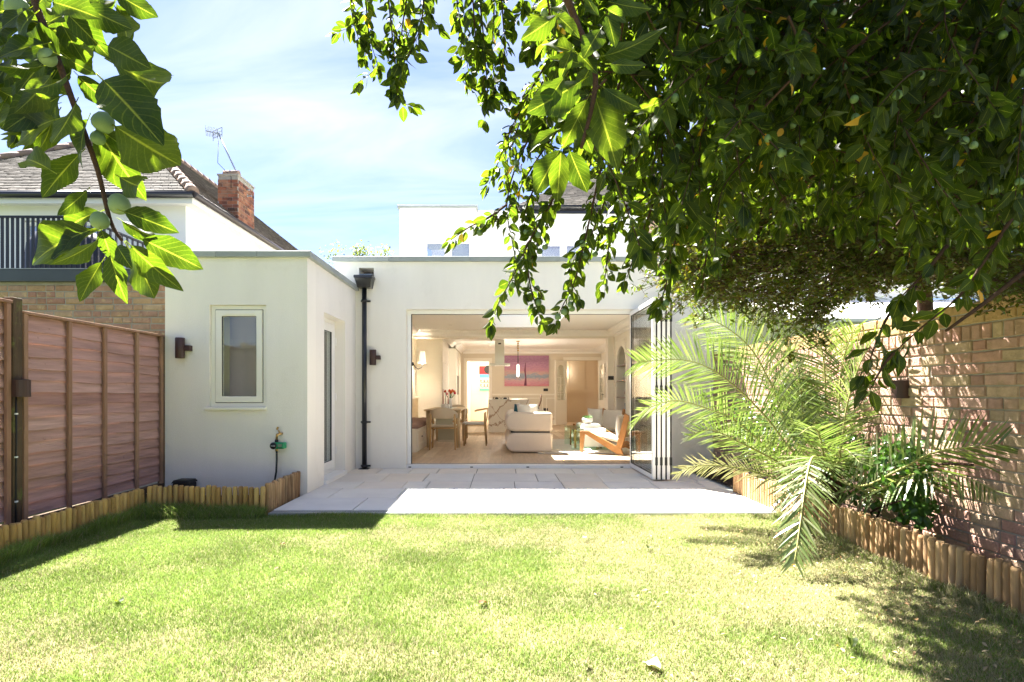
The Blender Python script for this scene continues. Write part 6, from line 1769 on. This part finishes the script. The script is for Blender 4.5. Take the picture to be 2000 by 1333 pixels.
# the mass of the canopy: hanging twigs from the limbs
ENV = [(1030, 330), (1120, 360), (1230, 480), (1300, 545), (1400, 545), (1480, 455), (1560, 470), (1650, 490), (1720, 545), (1800, 520), (1900, 500), (2050, 470)]
def ymax(x):
    if x <= ENV[0][0]: return -1000
    for (a, b), (c, d) in zip(ENV[:-1], ENV[1:]):
        if a <= x <= c: return b + (d - b) * (x - a) / (c - a)
    return ENV[-1][1]
cnt = 0
tries = 0
while cnt < 700 and tries < 9000:
    tries += 1
    d = rr.uniform(1.45, 4.3) if rr.random() < 0.7 else rr.uniform(1.35, 2.4)
    x = rr.uniform(1040, 2120); y = rr.uniform(-520, 420)
    s_ = P(x, y, d)
    if s_.x > 3.0 or s_.z > 4.3 or s_.z < 1.5: continue
    ln = rr.uniform(0.10, 0.48)
    e = s_ + Vector((rr.uniform(-0.36, 0.22), rr.uniform(-0.25, 0.25), -ln))
    ex = 981 + e.x * F / e.y; ey = 767 - (e.z - H) * F / e.y
    if ey > ymax(ex) - 15 or ex < 1035: continue
    m_ = s_.lerp(e, .5) + Vector((rr.uniform(-.06, .02), rr.uniform(-.05, .05), 0.03))
    h_ = s_ + Vector((rr.uniform(-0.05, 0.15), rr.uniform(-.1, .1), 0.10))
    T.twig([h_, s_, m_, e], 0.050 if d < 2.2 else 0.058, 88, 0.03, 0.004, droop=rr.uniform(0.2, 0.9))
    cnt += 1
# upper crown, above the frame: closes the canopy against sun and sky
for k in range(420):
    s_ = Vector((rr.uniform(0.25, 3.1), rr.uniform(1.0, 4.6), 0)); s_.z = 2.75 + 0.9 * rr.random() + 0.25 * (s_.x - 0.3)
    if s_.y > 3.5 and rr.random() < 0.6: continue
    if 767 - (s_.z - 0.3 - H) * F / s_.y > -20 and (s_.x * F / s_.y < 120): continue
    e = s_ + Vector((rr.uniform(-0.45, 0.3), rr.uniform(-0.35, 0.35), rr.uniform(-0.35, 0.05)))
    T.twig([s_ + Vector((0.1, 0, 0.05)), s_.lerp(e, .5) + Vector((0, 0, .05)), e], 0.064, 58, 0.0, 0.004)
for k in range(42):  # unseen twigs added overhead to shade the near leaf cluster
    s_ = Vector((rr.uniform(-0.45, 0.5), rr.uniform(1.2, 1.95), 0)); s_.z = max(2.65, H + 0.71 * s_.y + 0.5) + rr.uniform(0, 0.4)
    e = s_ + Vector((rr.uniform(-0.25, 0.2), rr.uniform(-0.2, 0.15), rr.uniform(-0.15, 0.05)))
    T.twig([s_ + Vector((0.06, 0, 0.04)), s_.lerp(e, .5) + Vector((0, 0, .04)), e], 0.064, 60, 0.0, 0.004)
# carrying branches between limbs and twigs
for k in range(60):
    l = rr.choice(lp); a = rr.choice(l[4:])
    e = a + Vector((rr.uniform(-.6, .3), rr.uniform(-.4, .6), rr.uniform(-.5, .35)))
    if e.y < 1.2 or e.x * F / e.y < 130 or a.x * F / a.y < 130: continue
    if e.z < 1.95 or 767 - (e.z - H) * F / e.y > ymax(981 + e.x * F / e.y) - 60: continue
    T.branch([a, a.lerp(e, .5) + Vector((rr.uniform(-.06, .06), rr.uniform(-.06, .06), .07)), e], 0.011, 0.004, 'branch', 5)
T.finish()

# ------------------------------------------------------------------ fine leaved evergreen shrub arching over the wall
sh = thing('cotoneaster_shrub', 'fine leaved evergreen shrub with brown twigs arching over the brick wall', 'shrub', (3.55, 4.6, 0.0))
rs = random.Random(77)
MB().tube(smooth_path([(3.62, 4.7, -0.1), (3.55, 4.65, 1.0), (3.40, 4.5, 1.9), (3.2, 4.4, 2.4)], 4), [0.07] * 6 + [0.055] * 7, 8).build('trunk', BARK, sh)
tw = MB(); lv = []
SENV = [(1340, 480, 545), (1400, 400, 580), (1480, 350, 590), (1560, 330, 610), (1600, 330, 640), (1650, 330, 580), (1760, 370, 540), (1840, 400, 540), (1930, 420, 570), (2050, 430, 580)]
def srange(x):
    for (a, b, b2), (c, d, d2) in zip(SENV[:-1], SENV[1:]):
        if a <= x <= c:
            f_ = (x - a) / (c - a); return b + (d - b) * f_, b2 + (d2 - b2) * f_
    return None
cnt = 0
arches = []
while cnt < 1700:
    x = rs.uniform(1345, 2045); rg = srange(x)
    y = rs.uniform(rg[0], rg[1]); d = rs.uniform(2.9, 4.55)
    c = P(x, y, d)
    if c.x > 3.7 or c.z < 1.62 and c.x > 2.95: continue
    root = Vector((3.2, 4.4, 2.4))
    dirn = (c - root); dirn.z *= 0.35; dirn.normalize()
    L_ = rs.uniform(0.18, 0.42)
    e = c + dirn * L_ * 0.7 + Vector((rs.uniform(-.12, .12), rs.uniform(-.12, .12), rs.uniform(-.16, 0.03)))
    p = smooth_path([c - dirn * L_ * 0.6 + Vector((0, 0, 0.03)), c, e], 3)
    tw.tube(p, [0.0035, 0.003, 0.003, 0.0025, 0.002, 0.0015, 0.001][:len(p)], 3, cap=False)
    for q in range(rs.randint(5, 8)):                               # side shoots
        a = p[rs.randrange(1, len(p))]
        b = a + (dirn * 0.5 + Vector((rs.uniform(-1, 1), rs.uniform(-1, 1), rs.uniform(-1, .5)))).normalized() * rs.uniform(0.05, 0.15)
        tw.tube([a, b], [0.0016, 0.0008], 3, cap=False)
        for w_ in range(rs.randint(4, 9)):
            u = rs.random(); pos = a.lerp(b, u)
            dd_ = Vector((rs.uniform(-1, 1), rs.uniform(-1, 1), rs.uniform(-.7, .8)))
            lv.append(leaf_matrix(pos, dd_, Vector((rs.uniform(-1, 1), rs.uniform(-1, 1), 1)), rs.uniform(0.018, 0.038)))
    cnt += 1
for k in range(40):
    x = rs.uniform(1380, 2000); rg = srange(x); c = P(x, rs.uniform(rg[0], rg[1] - 30), rs.uniform(3.0, 4.5))
    if c.x > 3.6: continue
    a = Vector((3.2, 4.4, 2.4)) + Vector((rs.uniform(-.1, .1), rs.uniform(-.1, .1), rs.uniform(-.4, .1)))
    MB().tube(smooth_path([a, a.lerp(c, .5) + Vector((0, 0, .12)), c], 4), [0.014, 0.012, 0.011, 0.010, 0.008, 0.007, 0.006, 0.005, 0.003], 5).build('branch', TWIG, sh)
tw.build('twigs', TWIG, sh, kind='stuff')
merge_leaves('foliage', [leaf_template(2, 2, 0.55, 0.3, 0.1)], lv, SMALL, sh)

# ------------------------------------------------------------------ palm
pm = thing('date_palm', 'feathery date palm spilling over the log edging beside the brick wall', 'palm', (2.82, 4.85, 0.0))
MB().lathe([(0.09, -0.1), (0.11, 0.1), (0.13, 0.25), (0.10, 0.42), (0.03, 0.5)], (2.82, 4.85, 0.03), 14).build('trunk', BARK, pm)
rp = random.Random(14)
def frond(pts, L_=0.27, n=44, m=PALM, vee=0.55, dens_end=1.0, start=0.16, w_=0.0145, hang=0.25, roll=0.0):
    p = smooth_path(pts, 6); N_ = len(p)
    cum = [0.0]
    for a, b in zip(p[:-1], p[1:]): cum.append(cum[-1] + (b - a).length)
    fr_ = MB().tube(p, [0.011 * (1 - 0.85 * k / (N_ - 1)) + 0.0012 for k in range(N_)], 6).build('frond', RACH, pm)
    V, Q = [], []
    for k in range(n):
        u = start + (1 - start) * (k + 0.5) / n
        x = u * cum[-1]; i = min(N_ - 2, next((q for q in range(N_ - 1) if cum[q + 1] >= x), N_ - 2))
        f_ = (x - cum[i]) / max(1e-6, cum[i + 1] - cum[i])
        c = p[i].lerp(p[i + 1], f_); tg = (p[i + 1] - p[i]).normalized()
        s0 = tg.cross(Vector((0, 0, 1)))
        if s0.length < 0.15: s0 = tg.cross(Vector((0.3, 1, 0)))
        s0.normalize(); up = s0.cross(tg).normalized()
        if roll:
            q_ = Matrix.Rotation(R(roll), 3, tg); s0 = q_ @ s0; up = q_ @ up
        ll = L_ * (math.sin(math.pi * min(1, 0.22 + 0.72 * u)) ** 0.6) * rp.uniform(0.88, 1.1)
        for s_ in (-1, 1):
            dirn = (s0 * s_ * 0.9 + up * vee * rp.uniform(0.6, 1.3) + tg * (0.22 + 0.75 * u) + Vector((0, 0, -hang * rp.uniform(0, 1))) + Vector((rp.uniform(-.13, .13),) * 1 + (rp.uniform(-.13, .13), rp.uniform(-.13, .13)))).normalized()
            sd = dirn.cross(up)
            if sd.length < 0.05: sd = dirn.orthogonal()
            sd = sd.normalized(); sd = (sd + up * rp.uniform(-.5, .5)).normalized()
            hw = w_ * 0.5 * rp.uniform(0.8, 1.15)
            dr_ = Vector((0, 0, -1)) * ll * rp.uniform(0.02, 0.14)
            b = len(V)
            for t_, q in ((0.0, 0.45), (0.3, 1.0), (0.7, 0.75)):
                o_ = c + dirn * ll * t_ + dr_ * t_ * t_; V += [o_ - sd * hw * q, o_ + sd * hw * q]
            o_ = c + dirn * ll + dr_; V += [o_ - sd * 0.0004, o_ + sd * 0.0004]
            Q += [(b, b + 1, b + 3, b + 2), (b + 2, b + 3, b + 5, b + 4), (b + 4, b + 5, b + 7, b + 6)]
    off = origin(pm)
    np_mesh('leaflets', np.array([tuple(v - off) for v in V]), np.array(Q), m, fr_)
def FP(*a): return [P(*q) for q in a]
c0 = Vector((2.78, 4.80, 0.42))
frond([c0, *FP((1555, 890, 4.75), (1500, 820, 4.75), (1450, 768, 4.7), (1390, 722, 4.65), (1330, 703, 4.6), (1245, 708, 4.5))], 0.40, 70, vee=0.45, start=0.14, roll=62, hang=0.1)
frond([c0, *FP((1520, 890, 4.9), (1440, 825, 4.95), (1385, 800, 4.9), (1320, 783, 4.85), (1262, 800, 4.8), (1236, 832, 4.75))], 0.28, 60, vee=0.35, hang=0.3, roll=50)
frond([c0, *FP((1560, 925, 4.6), (1502, 893, 4.5), (1440, 862, 4.4), (1388, 840, 4.35), (1345, 852, 4.3))], 0.28, 52, vee=0.4, hang=0.4, roll=40)
frond([c0, *FP((1560, 950, 4.7), (1497, 928, 4.75), (1440, 914, 4.8), (1394, 909, 4.85), (1350, 912, 4.9), (1322, 926, 4.9))], 0.25, 52, PALMD, vee=0.3, hang=0.5, roll=45)
frond([c0, *FP((1608, 905, 4.35), (1588, 893, 4.05), (1576, 930, 3.8), (1566, 1000, 3.6), (1558, 1060, 3.5), (1552, 1096, 3.46))], 0.30, 66, vee=0.1, hang=0.7)
frond([c0, *FP((1556, 870, 5.1), (1538, 750, 5.3), (1515, 698, 5.4), (1475, 640, 5.5), (1430, 610, 5.6))], 0.42, 60, vee=0.3, roll=35)
frond([c0, *FP((1614, 880, 4.9), (1613, 790, 5.0), (1608, 700, 5.0), (1590, 640, 5.1), (1550, 612, 5.2))], 0.44, 60, vee=0.2)
frond([c0, *FP((1640, 880, 4.6), (1655, 790, 4.55), (1680, 710, 4.5), (1715, 650, 4.42))], 0.38, 50, vee=0.4)
frond([c0, *FP((1680, 950, 4.35), (1752, 920, 4.0), (1825, 884, 3.72), (1890, 874, 3.5), (1955, 868, 3.35))], 0.42, 42, vee=0.5, hang=0.0, w_=0.018, roll=-62)
frond([c0, *FP((1700, 960, 4.3), (1790, 925, 3.9), (1880, 932, 3.6), (1945, 960, 3.40))], 0.27, 44, vee=0.0, hang=1.6, w_=0.016)
frond([c0, *FP((1560, 820, 5.2), (1500, 740, 5.5), (1440, 690, 5.7), (1380, 660, 5.8))], 0.40, 60, vee=0.4, roll=50)
frond([c0, *FP((1585, 870, 5.1), (1570, 780, 5.5), (1545, 700, 5.8), (1510, 660, 6.0))], 0.40, 54, vee=0.3)
frond([c0, *FP((1545, 850, 4.9), (1505, 750, 5.0), (1465, 680, 5.0), (1410, 635, 5.0), (1355, 615, 5.0))], 0.46, 64, vee=0.3, roll=45, hang=0.1)
frond([c0, *FP((1575, 850, 5.0), (1560, 740, 5.1), (1535, 670, 5.2), (1495, 625, 5.3))], 0.46, 60, vee=0.25, roll=20, hang=0.1)
frond([c0, *FP((1635, 870, 4.8), (1640, 760, 4.9), (1650, 690, 4.9), (1672, 640, 4.8))], 0.40, 50, vee=0.3, roll=-20, hang=0.1)
frond([c0, *FP((1610, 900, 4.5), (1600, 850, 4.2), (1585, 835, 4.0), (1560, 850, 3.85))], 0.24, 36, vee=0.5)
frond([c0, *FP((1640, 900, 4.4), (1640, 880, 4.1), (1655, 880, 3.9), (1680, 905, 3.75))], 0.24, 34, vee=0.5)
frond([c0, *FP((1540, 930, 4.9), (1480, 880, 5.2), (1430, 850, 5.4), (1385, 850, 5.5))], 0.25, 40, vee=0.4)
frond([c0, *FP((1590, 960, 4.5), (1560, 940, 4.3), (1535, 955, 4.1), (1520, 990, 4.0))], 0.2, 34, vee=0.2, hang=0.7)

# ------------------------------------------------------------------ climbing and leafy plants of the bed
def leafy(name, label, cat, base, blobs, n, l0, m, seed, stems):
    t = thing(name, label, cat, base)
    r_ = random.Random(seed); mats = []
    for k in range(n):
        c, rad = r_.choice(blobs)
        v = Vector((r_.gauss(0, 1), r_.gauss(0, 1), r_.gauss(0, 1))); v.normalize()
        p = Vector(c) + Vector((v.x * rad[0], v.y * rad[1], v.z * rad[2])) * r_.random() ** 0.5
        if p.x > XR - 0.012: p.x = XR - 0.012 - r_.random() * 0.05
        if p.z < 0.04: p.z = 0.04 + r_.random() * 0.1
        d_ = Vector((r_.uniform(-1, .3), r_.uniform(-1, .6), r_.uniform(-1.2, .2)))
        mats.append(leaf_matrix(p, d_, Vector((-0.5, -0.6, r_.uniform(0.1, 1))), l0 * r_.uniform(.6, 1.3)))
    mats.sort(key=lambda M: M[1, 3])
    tp_ = leaf_template(6, 4, 0.6, 0.2, 0.15, petiole=0.2); me = leaf_mesh(tp_, m)
    k_ = min(200, len(mats) // 3)
    for M in mats[:k_]: put_leaf(me, t, M)
    merge_leaves('foliage', [leaf_template(4, 2, 0.6, 0.2, 0.15), leaf_template(4, 2, 0.55, 0.35, 0.25)], mats[k_:], m, t)
    for s_ in stems: MB().tube(smooth_path(s_, 4), 0.008, 6).build('stem', BARK, t)
    return t
leafy('climber', 'dark leafy climber trailing along the foot of the brick wall', 'climber', (2.9, 4.2, 0.03),
      [((2.90, 4.05, 0.66), (0.13, 0.28, 0.16)), ((2.88, 4.2, 0.45), (0.16, 0.35, 0.30)), ((2.9, 4.7, 0.5), (0.15, 0.35, 0.35)), ((2.95, 4.0, 0.35), (0.08, 0.2, 0.2))], 760, 0.055, IVY, 3,
      [[(2.9, 4.4, 0.0), (2.93, 4.2, 0.4), (2.95, 3.9, 0.6), (2.95, 3.5, 0.66)], [(2.88, 4.5, 0.0), (2.85, 4.3, 0.2), (2.9, 4.0, 0.35)]])
leafy('leafy_shrub', 'bright green leafy shrub behind the palm fronds', 'shrub', (2.85, 6.0, 0.03),
      [((2.9, 5.8, 0.8), (0.16, 0.45, 0.4)), ((2.86, 6.4, 0.7), (0.2, 0.4, 0.4)), ((2.92, 5.5, 1.0), (0.14, 0.35, 0.35))], 900, 0.06, IVY, 4,
      [[(2.85, 6.0, 0.0), (2.86, 5.95, 0.6), (2.85, 5.8, 1.4)], [(2.83, 6.1, 0.0), (2.8, 6.3, 0.6), (2.8, 6.4, 1.0)], [(2.86, 5.9, 0.0), (2.9, 5.6, 0.7), (2.88, 5.4, 1.3)]])

# ------------------------------------------------------------------ background trees
def bgtree(label, base, h, rad, n, l0, seed, cols, zlow=0.35, group='trees beyond the garden'):
    t = thing('tree', label, 'tree', base, group=group)
    r_ = random.Random(seed); b = Vector(base)
    MB().tube([b + Vector((0, 0, -0.2)), b + Vector((0.05, 0, h * .4)), b + Vector((0, .05, h * .75))], [h * .03, h * .022, h * .008], 9).build('trunk', BARK, t)
    ms = []
    cl = [(Vector((r_.gauss(0, .42) * rad, r_.gauss(0, .42) * rad, h * r_.uniform(zlow, 0.97))), rad * r_.uniform(.18, .36)) for _ in range(26)]
    for c, q in cl:
        MB().tube([b + Vector((0, 0, max(h * .2, c.z * 0.55))), b + c * 0.6 + Vector((0, 0, c.z * .3)), b + c], [h * .008, h * .005, h * .002], 5).build('limb', BARK, t)
    for k in range(n):
        c, q = r_.choice(cl)
        v = Vector((r_.gauss(0, 1), r_.gauss(0, 1), r_.gauss(0, 1))).normalized() * q * r_.random() ** .4
        ms.append(leaf_matrix(b + c + v, Vector((r_.uniform(-1, 1), r_.uniform(-1, 1), r_.uniform(-1, .6))), Vector((r_.uniform(-1, 1), r_.uniform(-1, 1), 1)), l0 * r_.uniform(.6, 1.3)))
    merge_leaves('crown', [leaf_template(2, 2, 0.6, 0.25, 0.1)], ms, leaf_mat('crown_' + str(seed), cols, 0.35, 0.5, veins=False), t)
bgtree('distant pale feathery tree top behind the flat roof', (-6.0, 24.0, 0), 7.4, 1.9, 3500, 0.12, 5, [(0.10, 0.14, 0.05), (0.14, 0.18, 0.08)], 0.75)
bgtree('leafy garden tree beyond the left fence', (-7.4, 1.6, 0), 6.0, 2.2, 9000, 0.10, 6, [(0.035, 0.08, 0.015), (0.06, 0.12, 0.02)])
bgtree('leafy garden tree behind the viewpoint', (1.2, -9.5, 0), 6.5, 2.6, 9000, 0.11, 7, [(0.035, 0.08, 0.015), (0.06, 0.12, 0.02)])
bgtree('second leafy garden tree behind the viewpoint', (-3.5, -10.5, 0), 7.0, 2.6, 9000, 0.11, 8, [(0.035, 0.08, 0.015), (0.06, 0.12, 0.02)])

# ------------------------------------------------------------------ lawn grass, fallen leaves
GR = bpy.data.materials.new('grass_blade')
t, N, L = nodes_of(GR)
b = N['Principled BSDF']; b.inputs['Roughness'].default_value = 0.55; b.inputs['Specular IOR Level'].default_value = 0.25
at = N.new('ShaderNodeAttribute'); at.attribute_name = 'col'
L.new(at.outputs['Color'], b.inputs['Base Color'])
tl_ = N.new('ShaderNodeBsdfTranslucent'); L.new(at.outputs['Color'], tl_.inputs['Color'])
mx = N.new('ShaderNodeMixShader'); mx.inputs[0].default_value = 0.35
L.new(b.outputs[0], mx.inputs[1]); L.new(tl_.outputs[0], mx.inputs[2]); L.new(mx.outputs[0], N['Material Output'].inputs['Surface'])
def vnoise(x, y, seed):
    """smooth value noise, numpy"""
    g = np.random.default_rng(seed).random((64, 64))
    xi = np.floor(x).astype(int); yi = np.floor(y).astype(int); fx = x - xi; fy = y - yi
    fx = fx * fx * (3 - 2 * fx); fy = fy * fy * (3 - 2 * fy)
    q = lambda i, j: g[i % 64, j % 64]
    return (q(xi, yi) * (1 - fx) + q(xi + 1, yi) * fx) * (1 - fy) + (q(xi, yi + 1) * (1 - fx) + q(xi + 1, yi + 1) * fx) * fy
def grass(name, n, ylo, yhi, hgt, wd, seed, xlo=LX0 + 0.02, xhi=LX1 - 0.005, bias=1.0):
    g = np.random.default_rng(seed)
    x = g.uniform(xlo, xhi, n); y = ylo + (yhi - ylo) * g.random(n) ** bias
    dry = 0.55 * vnoise(x * 1.3 + 7, y * 1.6, 3) + 0.30 * vnoise(x * 4.5, y * 5.0, 4) + 0.15 * vnoise(x * 14, y * 14, 5)
    side = np.clip((x + 0.2) / 2.2, 0, 1) * 0.32 - 0.07 + np.clip((y - 4.3) / 1.0, 0, 1) * 0.10 * (x > -1.2)
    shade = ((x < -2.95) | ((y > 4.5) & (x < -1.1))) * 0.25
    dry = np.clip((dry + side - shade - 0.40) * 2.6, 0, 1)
    isdry = g.random(n) < (0.10 + 0.62 * dry)
    hh = hgt * g.uniform(0.55, 1.25, n) * (1 - 0.25 * dry)
    hh = hh * (0.72 + 0.55 * vnoise(x * 5.5 + 3, y * 5.5, 21))
    edge = (np.abs(x - LX0) < 0.12) | (np.abs(x - LX1) < 0.10) | (y > 5.08)
    hh = np.where(edge, hh * 1.5, hh)
    az = g.uniform(0, 2 * np.pi, n); lean = g.uniform(0.15, 0.95, n) * hh
    px_, py_ = np.cos(az), np.sin(az)
    wz = wd * g.uniform(0.7, 1.3, n)
    fa = g.uniform(0, 2 * np.pi, n); sx_, sy_ = np.cos(fa) * wz / 2, np.sin(fa) * wz / 2
    z0 = LZ + 0.006 * (np.sin(x * 2.1 + 1) * np.cos(y * 1.7 + 1) + 0.5 * np.sin(x * 5.3 + y * 4.1 + 1)) - 0.004
    V = np.empty((n, 5, 3))
    V[:, 0] = np.stack([x - sx_, y - sy_, z0], 1); V[:, 1] = np.stack([x + sx_, y + sy_, z0], 1)
    mx_, my_ = x + px_ * lean * .35, y + py_ * lean * .35
    V[:, 2] = np.stack([mx_ + sx_ * .8, my_ + sy_ * .8, z0 + hh * .6], 1); V[:, 3] = np.stack([mx_ - sx_ * .8, my_ - sy_ * .8, z0 + hh * .6], 1)
    V[:, 4] = np.stack([x + px_ * lean, y + py_ * lean, z0 + hh * g.uniform(0.75, 1.0, n)], 1)
    idx = (np.arange(n) * 5)[:, None]
    tri = np.concatenate([idx + np.array([0, 1, 2]), idx + np.array([0, 2, 3]), idx + np.array([3, 2, 4])], 0)
    gcol = np.array([0.165, 0.255, 0.06]) * g.uniform(0.7, 1.35, (n, 1)) * np.array([1, 1, 1]) + np.array([0.06, 0.04, 0.0]) * g.random((n, 1))
    gcol = gcol * (0.70 + 0.55 * vnoise(x * 2.0 + 11, y * 2.6, 31) + 0.12 * (vnoise(x * 9, y * 9, 32) - 0.5))[:, None]
    dcol = np.array([0.40, 0.365, 0.205]) * g.uniform(0.7, 1.2, (n, 1))
    c = np.where(isdry[:, None], dcol, gcol)
    c4 = np.concatenate([c, np.ones((n, 1))], 1)
    o = np_mesh(name, V.reshape(-1, 3), tri, GR, None, None, False, 'stuff', np.repeat(c4, 5, 0))
    return o
go = grass('lawn_grass', 600000, 1.75, LY1 + 0.0, 0.030, 0.0031, 1, bias=1.25)
setp(go, 'short sun bleached green and straw grass of the lawn', 'grass', kind='stuff')
# long tufts against the edgings
def tufts(n, seed):
    g = np.random.default_rng(seed)
    return g
g2 = grass('edge_grass', 9000, 2.2, 5.16, 0.075, 0.0045, 9, LX0 - 0.005, LX0 + 0.09)
setp(g2, 'longer grass left uncut along the left log edging', 'grass', kind='stuff')
g3 = grass('edge_grass', 7000, 2.2, 5.16, 0.06, 0.0045, 10, LX1 - 0.08, LX1 + 0.0)
setp(g3, 'longer grass left uncut along the right log edging', 'grass', kind='stuff')
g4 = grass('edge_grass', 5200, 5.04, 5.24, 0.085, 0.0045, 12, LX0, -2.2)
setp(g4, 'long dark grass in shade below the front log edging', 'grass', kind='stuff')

def fallen(px, py, l, m, label, seed):
    r_ = random.Random(seed)
    d = (H - (LZ + 0.035)) * F / (py - 767)
    p = P(px, py, d); p.z = LZ + 0.030
    o = link('fallen_leaf', leaf_mesh(leaf_template(8, 4, 0.6, 0.5, 0.35, 0.6, 0.05, 0.3, seed), m), None)
    M = Matrix([list(q) for q in leaf_matrix(p, Vector((r_.uniform(-1, 1), r_.uniform(-1, 1), 0.15)), Vector((r_.uniform(-.4, .4), r_.uniform(-.4, .4), 1)), l)])
    o.matrix_basis = M
    setp(o, label, 'leaf', 'leaves fallen on the lawn')
BRL = leaf_mat('brown_leaf', [(0.10, 0.055, 0.025), (0.14, 0.08, 0.03)], 0.15, 0.7, veins=False)
PAL = leaf_mat('pale_leaf', [(0.42, 0.36, 0.24), (0.5, 0.45, 0.33)], 0.15, 0.7, veins=False)
fallen(235, 1175, 0.075, PLUM, 'curled green leaf lying on the left of the lawn', 1)
fallen(935, 1177, 0.06, BRL, 'curled brown leaf in the middle of the lawn', 2)
fallen(558, 1062, 0.05, BRL, 'small brown leaf near the shaded edge of the lawn', 3)
fallen(545, 1107, 0.035, BRL, 'tiny brown leaf on the left half of the lawn', 4)
fallen(1265, 1070, 0.06, PLUM, 'fresh green leaf near the paving side of the lawn', 5)
fallen(1138, 1050, 0.06, PAL, 'pale dry leaf below the paving', 6)
fallen(1663, 1245, 0.08, PLUM, 'bright green leaf among shadows at lower right', 7)
fallen(1290, 1303, 0.09, PAL, 'pale curled leaf at the bottom of the lawn', 8)
fallen(1145, 1287, 0.05, BRL, 'small reddish brown leaf at the bottom of the lawn', 9)
r_ = random.Random(4)
lit = []
for k in range(900):
    x = r_.uniform(0.3, 2.5); y = r_.uniform(2.1, 4.6)
    if r_.random() > (x / 2.5) ** 1.2: continue
    lit.append(leaf_matrix(Vector((x, y, LZ + 0.022 + r_.uniform(0, 0.012))), Vector((r_.uniform(-1, 1), r_.uniform(-1, 1), r_.uniform(-.2, .3))), Vector((r_.uniform(-.5, .5), r_.uniform(-.5, .5), 1)), r_.uniform(0.012, 0.032)))
o = merge_leaves('leaf_litter', [leaf_template(3, 2, 0.45, 0.4, 0.3)], lit, leaf_mat('litter', [(0.42, 0.30, 0.14), (0.30, 0.17, 0.08), (0.5, 0.4, 0.25), (0.22, 0.13, 0.07)], 0.2, 0.7, veins=False), None)
setp(o, 'scattered small dry leaves on the right of the lawn', 'leaf litter', kind='stuff')
